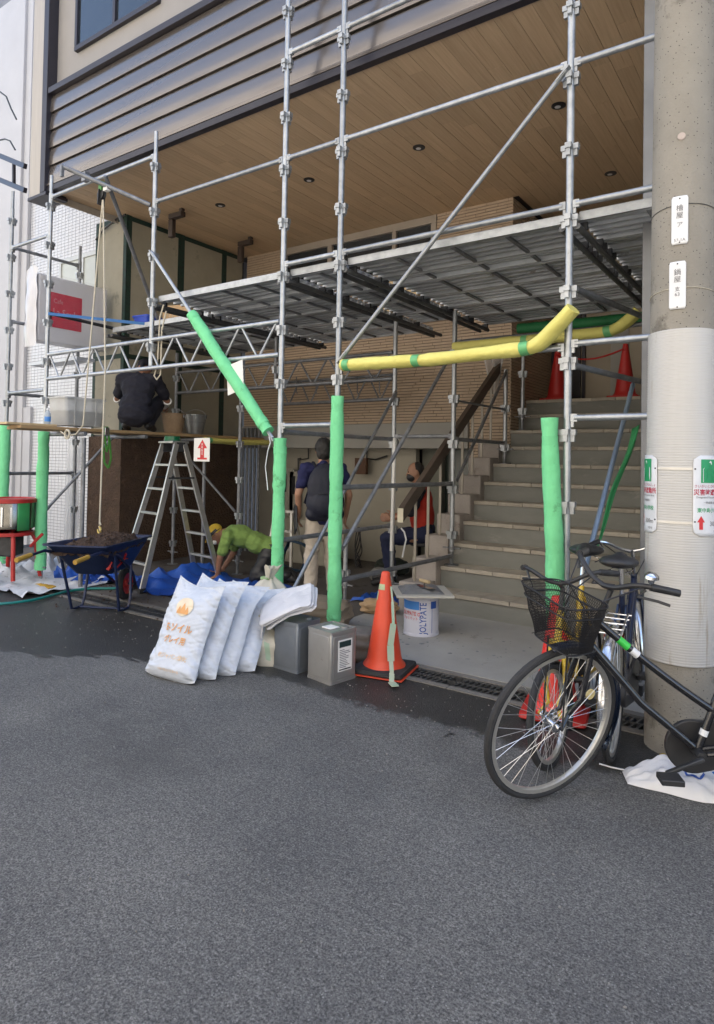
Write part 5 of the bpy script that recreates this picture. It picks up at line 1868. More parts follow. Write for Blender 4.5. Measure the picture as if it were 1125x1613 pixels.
MB().bx(-0.05, 0.05, -0.05, 0.05, 0.0, 0.012).obj('boss', board_w, MBd)
mort = mat('wet_mortar', (0.20, 0.205, 0.215), 0.6, 0, (0.15, 0.153, 0.16), 14, 0.3, bump=0.6, bscale=60)


def heap(u, v):
    x, y = -0.19 + 0.36 * u, -0.17 + 0.34 * v
    e = min(1, 5 * min(u, 1 - u, v, 1 - v))
    z = 0.031 + e * (0.035 + 0.035 * noise.noise((x * 9, y * 9, 1)) + 0.012 * noise.noise((x * 30, y * 30, 2)))
    return (x, y, max(0.0305, z))


MB().grid(heap, 28, 28).obj('mortar', mort, MBd, 60)
TRW = thing('trowel', 'plasterer\'s trowel with a pale wooden handle lying in the mortar', 'trowel', (-2.73, 4.94, 0.027 + CH + 0.075), rad(-20))
MB().bx(-0.11, 0.11, -0.035, 0.035, 0, 0.003).obj('blade', chrome, TRW)
MB().path([V((0.0, 0, 0.003)), V((0.0, 0, 0.035)), V((-0.02, 0, 0.045))], 0.005, 6).obj('neck', dark_steel, TRW)
MB().path([V((-0.06, 0, 0.05)), V((0, 0, 0.048)), V((0.06, 0, 0.05))], [0.014, 0.017, 0.014], 12).obj('handle', raw_wood, TRW)

# ------------------------------------------------------------------ clutter under the building
bag_m = mat('brown_paper', (0.30, 0.235, 0.165), 0.8, 0, (0.22, 0.17, 0.12), 6, 0.3, bump=0.4, bscale=20)


def crumple(label, name, cat, loc, rz, size, m, seed):
    a, b, c = size

    def f(u, v):
        th, ph = 2 * pi * u, pi * v
        d = 1 + 0.22 * noise.noise((cos(th) * sin(ph) * 2 + seed, sin(th) * sin(ph) * 2, cos(ph) * 2)) + 0.10 * noise.noise((cos(th) * sin(ph) * 6 + seed, sin(th) * 6 * sin(ph), cos(ph) * 6))
        sx = math.copysign(abs(cos(th)) ** 0.5, cos(th)) * sin(ph) ** 0.5
        sy = math.copysign(abs(sin(th)) ** 0.5, sin(th)) * sin(ph) ** 0.5
        return V((a * sx * d, b * sy * d, max(0.0, c / 2 + c / 2 * -cos(ph) * d)))
    o = MB().grid(f, 36, 22).obj(name, m, None, 50)
    o.location = loc
    o.rotation_euler = (0, 0, rz)
    return tag(o, label, cat)


crumple('crumpled brown paper sack behind the folded white sack', 'paper_sack', 'sack', (-3.62, 4.62, 0.006), 0.3, (0.28, 0.18, 0.27), bag_m, 3)
crumple('flattened cardboard piece on the floor behind the orange cone', 'cardboard_piece', 'cardboard', (-3.45, 5.35, 0.03), 0.5, (0.18, 0.10, 0.13), card, 8)
crumple('dark crumpled bag on the apron between the tins and the cone', 'dark_bag', 'bag', (-2.78, 4.05, 0.012), 0.2, (0.16, 0.10, 0.24), mat('grey_bag', (0.16, 0.145, 0.13), 0.7, 0, (0.1, 0.09, 0.08), 6), 12)
crumple('dark tool bag on the floor behind the standing man', 'tool_bag', 'bag', (-4.55, 7.35, 0.004), 0.4, (0.22, 0.12, 0.22), mat('olive_bag', (0.02, 0.028, 0.02), 0.8), 15)
crumple('pale bag lying by the wall behind the rear jack base', 'pale_bag', 'bag', (-4.4, 6.9, 0.004), 0.4, (0.16, 0.12, 0.16), mat('greyish_bag', (0.28, 0.27, 0.25), 0.8), 19)
# coil of blue hose by the wall
hc = [V((0.22 * cos(a), 0.06 * sin(a * 3), 0.22 + 0.2 * sin(a))) for a in [2 * pi * i / 40 for i in range(80)]]
o = MB().path([p + V((0, 0.0008 * i, 0)) for i, p in enumerate(hc)], 0.014, 8).obj('hose_coil', mat('navy_hose', (0.01, 0.05, 0.10), 0.4))
o.location = at(462, 900, Y=6.6)
o.location.z = 0.01
tag(o, 'coil of dark blue hose standing between the padded poles', 'hose')
# pale board leaning against the wall behind the first padded pole
o = MB().bx(-0.5, 0.5, 0, 0.02, 0.0, 0.62).obj('leaning_board', cream_m, None, bevel=0.01)
q = at(490, 880, Y=7.3)
o.location = (q.x, 7.3, 0.006)
o.rotation_euler = (rad(-12), 0, 0)
tag(o, 'pale board leaning low against the basement wall', 'board')
# cables heaped by the door jamb
cbm = MB()
P_ = at(562, 880, Y=7.5)
for k_ in range(5):
    cbm.path([V((P_.x + 0.06 * sin(i * 0.7 + k_) + 0.012 * k_, 7.5 + 0.05 * cos(i * 0.9 + k_), 0.02 + 0.055 * i)) for i in range(11)], 0.008, 6)
tag(cbm.obj('cable_bundle', black_p), 'bundle of black cables hanging by the basement wall', 'cable')
# small aluminium stepladder behind the kneeling man
SL = thing('small_step', 'small aluminium step behind the kneeling worker', 'ladder', (-6.1, 6.95, 0.004), rad(12))
for sx in (-1, 1):
    MB().bar((sx * 0.20, -0.12, 0), (sx * 0.13, 0.0, 0.78), 0.03, 0.045, V((0, 1, 0))).obj('rail', alu, SL)
    MB().bar((sx * 0.20, 0.30, 0), (sx * 0.13, 0.03, 0.78), 0.03, 0.045, V((0, 1, 0))).obj('rail', alu, SL)
for z in (0.25, 0.5, 0.77):
    MB().bar((-0.17, -0.12 + 0.12 * z / 0.78, z), (0.17, -0.12 + 0.12 * z / 0.78, z), 0.06, 0.03).obj('tread', alu, SL)
# chrome work lamp by the seated man
LM = thing('work_lamp', 'chrome bowl work lamp on a thin stand beside the seated man', 'lamp', at(607, 900, Y=7.3))
LM.location.z = 0.004
MB().tube((0, 0, 0), (0, 0, 0.30), 0.012, 8).obj('stand', dark_steel, LM)
MB().lathe([(0, 0.0), (0.09, 0.0), (0.09, 0.012), (0, 0.012)], 16).obj('foot', dark_steel, LM)
MB().lathe([(0.0, 0.0), (0.05, 0.01), (0.085, 0.05), (0.095, 0.09), (0.09, 0.09), (0.08, 0.05), (0.0, 0.02)], 20, (0, 0, 0.34), Matrix.Rotation(rad(100), 3, 'Y')).obj('bowl', chrome, LM)
crumple('yellow and brown tool pouch on the floor under the handrail', 'tool_pouch', 'pouch', (-3.62, 6.15, 0.004), 0.4, (0.12, 0.09, 0.16), mat('ochre', (0.32, 0.2, 0.05), 0.8), 25)
# clear bag draped on the tile wall by the handrail head
crf = MB().grid(lambda u, v: (-3.30 + 0.34 * (u - 0.5) * (0.25 + 0.75 * v), 7.70 - 0.05 * sin(u * 14) * (0.4 + v), 2.35 + 0.55 * v + 0.02 * sin(u * 9)), 18, 10).obj('clear_bag', film, None, 180)
tag(crf, 'clear plastic bag gathered to a point at the head of the handrail', 'plastic bag')

# ------------------------------------------------------------------ people (x forward, y to their left, z up)
def hand(mb, w, d, side, curl=0.5):
    """wrist w, pointing d, side = direction of the thumb"""
    d = V(d).normalized()
    s = V(side)
    s = (s - d * s.dot(d)).normalized()
    n = d.cross(s)
    c = w + d * 0.05
    R = Matrix((d, s, n)).transposed()
    mb.ball(c, (0.052, 0.040, 0.017), R)
    mb.cap2(w - d * 0.01, 0.026, w + d * 0.02, 0.024)
    for i in range(4):
        b = c + d * 0.040 + s * (0.029 - i * 0.0195)
        ln = (0.040, 0.046, 0.043, 0.033)[i]
        k = b + (d * cos(curl) + n * sin(curl)).normalized() * ln
        e = k + (d * cos(curl * 2) + n * sin(curl * 2)).normalized() * ln * 0.8
        mb.cap2(b - d * 0.015, 0.0105, k, 0.0095, 8)
        mb.cap2(k, 0.0095, e, 0.008, 8)
    b = c - d * 0.025 + s * 0.03
    k = b + (d * 0.6 + s * 0.7).normalized() * 0.042
    e = k + (d * 0.85 + s * 0.25 + n * 0.4).normalized() * 0.032
    mb.cap2(b, 0.0135, k, 0.0115, 8)
    mb.cap2(k, 0.0115, e, 0.0095, 8)


def person(label, loc, rz, J, mats, cat='person', shoes=None, sleeve=0.62, loose=1.0):
    P = thing('person', label, cat, loc, rz)
    g = {k: V(v) for k, v in J.items()}
    f, u = g['face'].normalized(), g['hup'].normalized()
    f = (f - u * f.dot(u)).normalized()
    s = u.cross(f)
    R = Matrix((f, s, u)).transposed()
    H = g['head']

    def torso(mb, k):
        ch, pe = g['chest'], g['pelvis']
        t = (ch - pe).normalized()
        sd = (g['shl'] - g['shr']).normalized()
        fo = sd.cross(t).normalized()
        T = Matrix((fo, sd, t)).transposed()
        mb.ball(ch + t * 0.02, (0.118 + k, 0.165 + k, 0.19 + k * 0.5), T)
        mb.ball(ch.lerp(pe, 0.55), (0.112 + k, 0.148 + k, 0.20), T)
        mb.ball(pe, (0.118 + k, 0.162 + k, 0.13 + k), T)
        for sh in (g['shl'], g['shr']):
            mb.cap2(ch + t * 0.13, 0.07 + k, sh, 0.055 + k)

    def body(mb):
        mb.ball(H, (0.098, 0.078, 0.118), R, 20, 14)
        mb.ball(H + f * 0.028 - u * 0.062, (0.066, 0.056, 0.062), R, 16, 10)
        mb.cap2(H + f * 0.088 + u * 0.012, 0.010, H + f * 0.108 - u * 0.025, 0.015, 10)
        mb.ball(H + f * 0.082 - u * 0.072, (0.018, 0.026, 0.010), R)
        mb.ball(H + f * 0.080 + u * 0.026, (0.018, 0.052, 0.010), R)
        for q in (-1, 1):
            mb.ball(H + s * q * 0.078 - f * 0.012 - u * 0.008, (0.020, 0.012, 0.032), R)
        mb.cap2(g['neck'], 0.062, H - u * 0.05 - f * 0.012, 0.055)
        torso(mb, 0)
        for a in 'lr':
            mb.cap2(g['sh' + a], 0.052, g['el' + a], 0.041)
            mb.cap2(g['el' + a], 0.041, g['wr' + a], 0.027)
            hand(mb, g['wr' + a], g['hd' + a], g.get('th' + a, V((0, 0, 1))))
            mb.cap2(g['hip' + a], 0.085, g['kn' + a], 0.055)
            mb.cap2(g['kn' + a], 0.055, g['an' + a], 0.038)

    blob('body', body, 0.0085, mats['skin'], P, 3)

    def shirt(mb):
        torso(mb, 0.018 * loose)
        for a in 'lr':
            e = g['sh' + a].lerp(g['el' + a], sleeve)
            mb.cap2(g['sh' + a], 0.072, e, 0.066)
        mb.cap2(g['neck'] - (g['neck'] - g['chest']).normalized() * 0.03, 0.078, g['neck'], 0.068)

    so_ = blob('shirt', shirt, 0.011, mats['shirt'], P, 4)
    # cloth folds
    ruffle(so_, ((0.016, 9, 9, 15), (0.007, 22, 22, 28)))

    def pants(mb):
        pe = g['pelvis']
        mb.ball(pe, (0.135, 0.178, 0.135))
        for a in 'lr':
            mb.cap2(pe.lerp(g['hip' + a], 0.8), 0.115, g['kn' + a], 0.080)
            mb.cap2(g['kn' + a], 0.080, g['kn' + a].lerp(g['an' + a], 0.95), 0.066)

    po = blob('trousers', pants, 0.012, mats['pants'], P, 4)
    ruffle(po, ((0.017, 8, 8, 13), (0.006, 22, 22, 30)))
    for a in 'lr':
        an, to = g['an' + a], g['toe' + a]
        blob('shoe', lambda mb: (mb.cap2(an + (to - an) * -0.15 + V((0, 0, -0.03)), 0.045, to, 0.036), mb.cap2(an, 0.048, an + V((0, 0, -0.03)), 0.046), mb.cap2(an.lerp(to, 0.5), 0.044, to, 0.036)), 0.009, mats.get('shoe', black_p), P, 2)
    if 'hair' in mats:
        def hr(mb):
            mb.ball(H + u * 0.028 - f * 0.016, (0.110, 0.094, 0.118), R, 20, 14)
            mb.ball(H - f * 0.045 - u * 0.02, (0.074, 0.084, 0.095), R, 16, 12)
        h_ = blob('hair', hr, 0.008, mats['hair'], P, 2)
        ruffle(h_, ((0.006, 40, 40, 14),))
        for v in h_.data.vertices:
            c = v.co
            # hairline: pull the front back inside the head
            r_ = c - H
            if r_.dot(f) > 0.045 and r_.dot(u) < 0.062:
                v.co = H + r_ * 0.78
    for q in (-1, 1):
        MB().ball(H + f * 0.086 + s * q * 0.031 + u * 0.010, 0.0105, nu=10, nv=6).obj('eye', mat('eye_dark', (0.03, 0.025, 0.022), 0.2), P)
        MB().box(H + f * 0.094 + s * q * 0.032 + u * 0.034, (0.010, 0.034, 0.008), R).obj('eyebrow', hair, P)
    MB().box(H + f * 0.094 - u * 0.072, (0.008, 0.044, 0.006), R).obj('mouth', mat('lips', (0.28, 0.10, 0.08), 0.5), P)
    return P, g, R


# --- man standing with his back to the street, backpack on
J = dict(head=(0.03, 0, 1.60), face=(1, 0, 0.02), hup=(0, 0, 1), neck=(0, 0, 1.44), chest=(0, 0, 1.22), pelvis=(-0.02, 0, 0.93),
         shl=(-0.01, 0.19, 1.40), shr=(-0.01, -0.19, 1.40), ell=(-0.03, 0.27, 1.13), elr=(-0.03, -0.28, 1.12), wrl=(0.08, 0.25, 0.90), wrr=(0.10, -0.27, 0.88),
         hdl=(0.4, 0, -1), hdr=(0.3, 0.05, -1), thl=(1, 0, 0), thr=(1, 0, 0), hipl=(0, 0.095, 0.88), hipr=(0, -0.095, 0.88),
         knl=(0.02, 0.11, 0.48), knr=(0.06, -0.11, 0.48), anl=(-0.03, 0.12, 0.09), anr=(0.02, -0.13, 0.09), toel=(0.15, 0.14, 0.04), toer=(0.2, -0.16, 0.04))
fd = V((-0.72, 0.70, 0)).normalized()
P1, g1, R1 = person('man seen from behind in navy shirt and beige trousers wearing a backpack', (-4.36, 5.60, 0.004), math.atan2(fd.y, fd.x), J,
                    dict(skin=skin, shirt=blue_shirt_m, pants=beige_cloth, hair=hair))
BP = thing('backpack', 'dark navy backpack on the back of the man in beige trousers', 'backpack', (-4.36, 5.60, 0.004), math.atan2(fd.y, fd.x))


def pack(mb):
    mb.ball((-0.20, 0, 1.20), (0.11, 0.20, 0.27))
    mb.ball((-0.19, 0, 1.05), (0.12, 0.21, 0.20))
    mb.ball((-0.26, 0, 1.04), (0.08, 0.16, 0.14))
    mb.cap2((-0.17, -0.13, 0.93), 0.08, (-0.17, 0.13, 0.93), 0.08)
    mb.cap2((-0.18, -0.12, 1.3), 0.05, (-0.18, 0.12, 1.3), 0.05)


blob('bag', pack, 0.011, navy_bag, BP, 4)
for q in (-1, 1):
    MB().path([V((-0.14, q * 0.09, 1.40)), V((-0.02, q * 0.115, 1.475)), V((0.12, q * 0.12, 1.36)), V((0.14, q * 0.13, 1.18)), V((0.02, q * 0.19, 1.03)), V((-0.14, q * 0.15, 1.0))], 0.018, 6, flat=0.4).obj('shoulder_strap', navy_bag, BP)
MB().path([V((-0.305, -0.10, 1.14)), V((-0.335, 0, 1.15)), V((-0.305, 0.10, 1.14))], 0.004, 6).obj('zip', black_p, BP)
FO = thing('clipboard', 'black folder held at the hip by the man with the backpack', 'folder', (-4.36, 5.60, 0.004), math.atan2(fd.y, fd.x))
MB().box((0.08, 0.285, 0.86), (0.24, 0.018, 0.30), Matrix.Rotation(0.35, 3, 'Y')).obj('folder', black_p, FO, bevel=0.003)

# --- worker squatting on the plank walkway
J = dict(head=(0.20, -0.02, 0.80), face=(1, 0, -0.55), hup=(0.5, 0, 0.85), neck=(0.10, 0, 0.70), chest=(0.0, 0, 0.50), pelvis=(-0.12, 0, 0.21),
         shl=(0.06, 0.19, 0.64), shr=(0.06, -0.19, 0.64), ell=(0.24, 0.30, 0.42), elr=(0.22, -0.29, 0.40), wrl=(0.44, 0.22, 0.36), wrr=(0.46, -0.20, 0.33),
         hdl=(1, -0.2, -0.1), hdr=(1, 0.2, -0.1), thl=(0, 0, 1), thr=(0, 0, 1), hipl=(-0.10, 0.10, 0.20), hipr=(-0.10, -0.10, 0.20),
         knl=(0.26, 0.19, 0.40), knr=(0.26, -0.19, 0.40), anl=(0.0, 0.13, 0.10), anr=(0.0, -0.13, 0.10), toel=(0.18, 0.15, 0.045), toer=(0.18, -0.15, 0.045))
fd = V((-0.62, 0.78, 0)).normalized()
q = at(216, 676, X=XWK - 0.02)
P2, g2, R2 = person('worker in dark navy clothes squatting on the plank walkway', (q.x, q.y, PZ + 0.005), math.atan2(fd.y, fd.x), J,
                    dict(skin=skin_tan, shirt=navy, pants=navy), sleeve=0.75, loose=1.8)
P2.scale = (1.06, 1.10, 1.06)
# dark towel-wrapped head and white arm covers
H, f_, s_, u_ = g2['head'], R2 @ V((1, 0, 0)), R2 @ V((0, 1, 0)), R2 @ V((0, 0, 1))
blob('head_wrap', lambda mb: (mb.ball(H + u_ * 0.03, (0.108, 0.092, 0.10), R2), mb.cap2(H - f_ * 0.09, 0.03, H - f_ * 0.12 - u_ * 0.07, 0.02)), 0.008, navy, P2, 2)
for a in 'lr':
    e, w_ = g2['el' + a], g2['wr' + a]
    MB().path([e.lerp(w_, -0.05), e.lerp(w_, 0.4), e.lerp(w_, 0.8)], [0.054, 0.048, 0.037], 14).obj('arm_cover', white_paper, P2)

# --- worker on hands and knees in a lime shirt
J = dict(head=(0.42, 0, 0.55), face=(0.85, 0, -0.75), hup=(0.75, 0, 0.75), neck=(0.30, 0, 0.57), chest=(0.10, 0, 0.53), pelvis=(-0.27, 0, 0.40),
         shl=(0.22, 0.18, 0.55), shr=(0.22, -0.18, 0.55), ell=(0.30, 0.22, 0.30), elr=(0.26, -0.24, 0.30), wrl=(0.34, 0.20, 0.07), wrr=(0.38, -0.16, 0.09),
         hdl=(1, 0, -0.35), hdr=(1, 0.2, -0.4), thl=(0, -1, 0.2), thr=(0, 1, 0.2), hipl=(-0.28, 0.10, 0.36), hipr=(-0.28, -0.10, 0.36),
         knl=(-0.12, 0.15, 0.075), knr=(-0.08, -0.15, 0.075), anl=(-0.52, 0.14, 0.09), anr=(-0.48, -0.15, 0.09), toel=(-0.60, 0.15, 0.045), toer=(-0.56, -0.16, 0.045))
fd = V((-0.86, -0.50, 0)).normalized()
q = at(392, 915, Z=0.0)
P3, g3, R3 = person('worker in a lime green shirt and yellow cap on hands and knees', (q.x, q.y, 0.01), math.atan2(fd.y, fd.x), J,
                    dict(skin=skin_tan, shirt=lime_cloth, pants=black_p), sleeve=0.7, loose=1.3)
H, f_, s_, u_ = g3['head'], R3 @ V((1, 0, 0)), R3 @ V((0, 1, 0)), R3 @ V((0, 0, 1))
cap_m = mat('yellow_cap', (0.62, 0.42, 0.04), 0.8, 0, (0.52, 0.34, 0.03), 10)
blob('cap', lambda mb: mb.ball(H + u_ * 0.042 - f_ * 0.008, (0.108, 0.090, 0.088), R3), 0.008, cap_m, P3, 2)
MB().grid(lambda u, v: H + u_ * (0.045 - 0.03 * v) + f_ * (0.085 + 0.075 * v) + s_ * ((u - 0.5) * (0.16 - 0.06 * v)), 8, 4).obj('cap_peak', cap_m, P3, solid=0.006)
MB().lathe([(0.106, 0.0), (0.108, 0.035)], 24, H + u_ * 0.012, R3 @ Matrix.Diagonal((1.0, 0.86, 1.0))).obj('cap_band', black_p, P3)
blob('face_mask', lambda mb: mb.ball(H + f_ * 0.055 - u_ * 0.055, (0.058, 0.060, 0.045), R3), 0.008, white_paper, P3, 2)

# --- seated man in a red vest under the handrail
J = dict(head=(0.03, 0, 1.37), face=(1, 0.05, -0.12), hup=(0.1, 0, 1), neck=(-0.01, 0, 1.21), chest=(-0.03, 0, 1.0), pelvis=(-0.08, 0, 0.68),
         shl=(-0.02, 0.19, 1.16), shr=(-0.02, -0.19, 1.16), ell=(0.08, 0.26, 0.90), elr=(0.08, -0.26, 0.90), wrl=(0.30, 0.20, 0.82), wrr=(0.30, -0.18, 0.82),
         hdl=(1, -0.2, 0), hdr=(1, 0.2, 0), thl=(0, 0, 1), thr=(0, 0, 1), hipl=(-0.06, 0.10, 0.62), hipr=(-0.06, -0.10, 0.62),
         knl=(0.36, 0.15, 0.58), knr=(0.36, -0.15, 0.56), anl=(0.30, 0.15, 0.12), anr=(0.32, -0.15, 0.12), toel=(0.50, 0.17, 0.06), toer=(0.52, -0.17, 0.06))
fd = V((-0.88, -0.47, 0)).normalized()
q = V((-3.90, 6.86, 0))
P4, g4, R4 = person('seated man in a red vest and black mask beside the handrail', (q.x, q.y, 0.004), math.atan2(fd.y, fd.x), J,
                    dict(skin=skin, shirt=navy, pants=mat('indigo_cloth', (0.02, 0.028, 0.075), 0.85, 0, (0.015, 0.02, 0.055), 12, 0.3, bump=0.3, bscale=20)), sleeve=0.95)


def vest(mb):
    ch, pe = g4['chest'], g4['pelvis']
    mb.ball(ch + V((0, 0, 0.02)), (0.152, 0.195, 0.21))
    mb.ball(ch.lerp(pe, 0.5), (0.15, 0.185, 0.24))
    for sh in (g4['shl'], g4['shr']):
        mb.cap2(ch + V((0, 0, 0.13)), 0.10, sh * 0.9 + ch * 0.1, 0.075)


blob('vest', vest, 0.011, red_cloth, P4, 4)
H, f_, s_, u_ = g4['head'], R4 @ V((1, 0, 0)), R4 @ V((0, 1, 0)), R4 @ V((0, 0, 1))
blob('cropped_hair', lambda mb: (mb.ball(H + u_ * 0.020 - f_ * 0.026, (0.084, 0.080, 0.104), R4), mb.ball(H - f_ * 0.05 - u_ * 0.02, (0.055, 0.070, 0.07), R4)), 0.008, hair, P4, 2)
blob('face_mask', lambda mb: (mb.ball(H + f_ * 0.045 - u_ * 0.055, (0.074, 0.068, 0.060), R4), mb.cap2(H + f_ * 0.09 - u_ * 0.02, 0.022, H + f_ * 0.085 - u_ * 0.07, 0.026)), 0.008, black_p, P4, 2)
STL = thing('stool', 'dark low stool under the man in the red vest', 'stool', (q.x, q.y, 0.004), math.atan2(fd.y, fd.x))
MB().lathe([(0, 0.50), (0.17, 0.50), (0.175, 0.515), (0.17, 0.535), (0, 0.54)], 24, (-0.08, 0, 0)).obj('seat', black_p, STL)
for a in (0.8, 2.36, 3.93, 5.5):
    MB().tube((-0.08 + 0.12 * cos(a), 0.12 * sin(a), 0.5), (-0.08 + 0.17 * cos(a), 0.17 * sin(a), 0), 0.012, 8).obj('leg', dark_steel, STL)

# ------------------------------------------------------------------ bicycles (x forward, y to the rider's left, z up)
def make_wheel(parent, name, c, R, rim_m, tyre_m, spokes, rot=None, tw=0.0172, disc=False):
    """wheel in the local XZ plane at c, optionally turned by rot"""
    w_ = thing(name, None, None)
    w_.parent = parent
    w_.location = c
    if rot is not None:
        w_.rotation_euler = rot
    n = 56
    ring_ = lambda r: [V((r * cos(2 * pi * i / n), 0, r * sin(2 * pi * i / n))) for i in range(n)]
    MB().path(ring_(R - tw), tw, 10, closed=True).obj('tyre', tyre_m, w_)
    rm_ = MB()
    rr_ = R - 2 * tw - 0.004
    prof = [(rr_ + 0.008, -0.012), (rr_ - 0.010, -0.011), (rr_ - 0.013, 0), (rr_ - 0.010, 0.011), (rr_ + 0.008, 0.012)]
    rm_.lathe(prof + [prof[0]], n, (0, 0, 0), Matrix.Rotation(pi / 2, 3, 'X'))
    rm_.f = [f for f in rm_.f if len(f) == 4]
    rm_.obj('rim', rim_m, w_, 40)
    MB().lathe([(0.0, -0.045), (0.010, -0.045), (0.012, -0.032), (0.028, -0.030), (0.028, -0.026), (0.014, -0.022), (0.014, 0.022), (0.028, 0.026), (0.028, 0.030), (0.012, 0.032), (0.010, 0.045), (0, 0.045)], 14, (0, 0, 0), Matrix.Rotation(pi / 2, 3, 'X')).obj('hub', chrome, w_)
    sm = mat('spoke_steel', (0.66, 0.66, 0.66), 0.3, 0.9)
    sp = MB()
    for i in range(spokes):
        a = 2 * pi * i / spokes
        sd = 1 if i % 2 else -1
        b = a + (0.9 if (i // 2) % 2 else -0.9)
        sp.tube((0.026 * cos(b), sd * 0.027, 0.026 * sin(b)), ((rr_ - 0.008) * cos(a), sd * 0.003, (rr_ - 0.008) * sin(a)), 0.0014, 4, cap=False)
    spo = sp.obj('spoke', sm, w_, 0)
    spo['kind'] = 'stuff'
    return w_


def fender(parent, c, R, a0, a1, m, wd=0.028, name='mudguard'):
    mb = MB()

    def fn(u, v):
        a = rad(a0 + (a1 - a0) * u)
        t = -1 + 2 * v
        r = R + 0.012 * (1 - t * t)
        return (c[0] + r * cos(a), c[1] + wd * t, c[2] + r * sin(a))
    mb.grid(fn, 36, 6)
    return mb.obj(name, m, parent, 60, solid=0.002)


bike_black = mat('black_enamel', (0.010, 0.010, 0.012), 0.22, 0, (0.016, 0.016, 0.019), 10, 0.4, coat=0.5)
rim_alu = mat('rim_alloy', (0.62, 0.60, 0.55), 0.35, 0.7, (0.5, 0.48, 0.44), 8, 0.3)


def city_bike(label, loc, heading, steer, frame_m, R=0.335, lean=0.0, wheel_rim=rim_alu, fend=None, basket=True, black_bar=True, rear=True, spokes=36, rack=True, group='parked bicycles'):
    o = thing('bicycle', label, 'bicycle', loc, heading, group)
    o.rotation_euler = (lean, 0, heading)
    fend = fend or frame_m
    wb = 1.09 if R > 0.3 else 0.98
    # rear hub at x = 0, front hub at x = wb when steering straight
    rear_c = V((0, 0, R))
    bb = V((0.485 if R > 0.3 else 0.42, 0, 0.28))
    ht0 = V((wb - 0.145, 0, R + 0.33))          # lower end of the head tube
    hd = V((-0.36, 0, 0.93)).normalized()
    ht1 = ht0 + hd * 0.15
    st_top = bb + V((-0.17, 0, 0.50))
    if rear:
        make_wheel(o, 'rear_wheel', rear_c, R, wheel_rim, rubber, spokes)
        fender(o, rear_c, R + 0.008, 20, 200, fend)
    # frame
    MB().tube(ht0 - hd * 0.01, ht1 + hd * 0.01, 0.019, 14).obj('head_tube', frame_m, o)
    low = [ht0 + hd * 0.03, bb.lerp(ht0, 0.5) + V((0.0, 0, -0.015)), bb + V((0.015, 0, 0.02))]
    MB().path(low, 0.0165, 12).obj('down_tube', frame_m, o)
    su = bb.lerp(st_top, 0.36)
    a_, b_, c_ = ht1 - hd * 0.02, (ht1 + su) / 2 + V((-0.02, 0, -0.055)), su
    cv = [(a_ * (1 - t) ** 2 + b_ * 2 * t * (1 - t) + c_ * t * t) for t in [i / 12 for i in range(13)]]
    MB().path(cv, 0.0165, 12).obj('top_tube', frame_m, o)
    MB().tube(bb, st_top, 0.0165, 12).obj('seat_tube', frame_m, o)
    MB().tube(st_top, st_top + V((-0.05, 0, 0.17)), 0.0125, 10).obj('seat_post', chrome, o)
    for q in (-1, 1):
        MB().path([bb + V((-0.03, q * 0.03, 0)), rear_c + V((0, q * 0.06, 0))], 0.010, 8).obj('chain_stay', frame_m, o)
        MB().path([st_top + V((0.02, q * 0.02, -0.06)), rear_c + V((0, q * 0.06, 0))], 0.008, 8).obj('seat_stay', frame_m, o)
    # saddle
    sp_ = st_top + V((-0.06, 0, 0.20))

    def sadd(mb):
        mb.ball(sp_ + V((-0.07, 0, 0)), (0.10, 0.105, 0.035))
        mb.cap2(sp_ + V((-0.02, 0, 0.005)), 0.045, sp_ + V((0.13, 0, 0.0)), 0.022)
    so_ = blob('saddle', sadd, 0.008, black_p, o, 4)
    for q in (-1, 1):
        MB().path([sp_ + V((-0.09 + 0.022 * cos(t), q * 0.05 + 0.022 * sin(t), -0.07 + 0.008 * t)) for t in [i * 0.6 for i in range(20)]], 0.003, 5).obj('spring', chrome, so_)
    # drive: chain case, cranks, pedals
    cc = MB()
    out = []
    for i in range(20):
        a = rad(-100 + 200 * i / 19)
        out.append(V((bb.x + 0.115 * cos(a), 0, bb.z + 0.115 * sin(a))))
    for i in range(12):
        a = rad(100 + 160 * i / 11)
        out.append(V((rear_c.x + 0.062 * cos(a), 0, rear_c.z + 0.062 * sin(a))))
    cc.poly([p + V((0, -0.065, 0)) for p in out], (0, 0.025, 0))
    cc.obj('chain_case', black_p, o, 30, bevel=0.005)
    MB().tube(bb + V((0, -0.06, 0)), bb + V((0, 0.06, 0)), 0.02, 12).obj('bottom_bracket', dark_steel, o)
    for q, ca in ((1, rad(-24)), (-1, rad(156))):
        e = bb + V((0.165 * cos(ca), q * 0.085, 0.165 * sin(ca)))
        co = MB().bar(bb + V((0, q * 0.075, 0)), e, 0.016, 0.024, V((0, 1, 0))).obj('crank', dark_steel, o, bevel=0.004)
        pd = MB()
        pd.bx(e.x - 0.045, e.x + 0.045, e.y + q * 0.01, e.y + q * 0.09, e.z - 0.012, e.z + 0.012) if q > 0 else pd.bx(e.x - 0.045, e.x + 0.045, e.y - 0.09, e.y - 0.01, e.z - 0.012, e.z + 0.012)
        pd.obj('pedal', black_p, co, bevel=0.004)
    if rack:
        rk = MB()
        for q in (-1, 1):
            rk.path([V((0.16, q * 0.05, R + 0.10 + 0.275)), V((-0.30, q * 0.07, R + 0.10 + 0.265))], 0.006, 6)
            rk.path([V((-0.12, q * 0.07, R + 0.365)), rear_c + V((0, q * 0.062, 0))], 0.006, 6)
        for x in (-0.30, -0.2, -0.08, 0.04, 0.15):
            rk.path([V((x, -0.07, R + 0.37)), V((x, 0.07, R + 0.37))], 0.005, 6)
        rk.obj('rear_rack', chrome, o)
    # front assembly turned about the head axis
    fr = thing('front_fork', None, None)
    fr.parent = o
    Mx = Matrix.Translation(ht0) @ Matrix.Rotation(steer, 4, hd) @ Matrix.Translation(-ht0)
    fr.matrix_local = Mx
    fc = V((wb, 0, R))
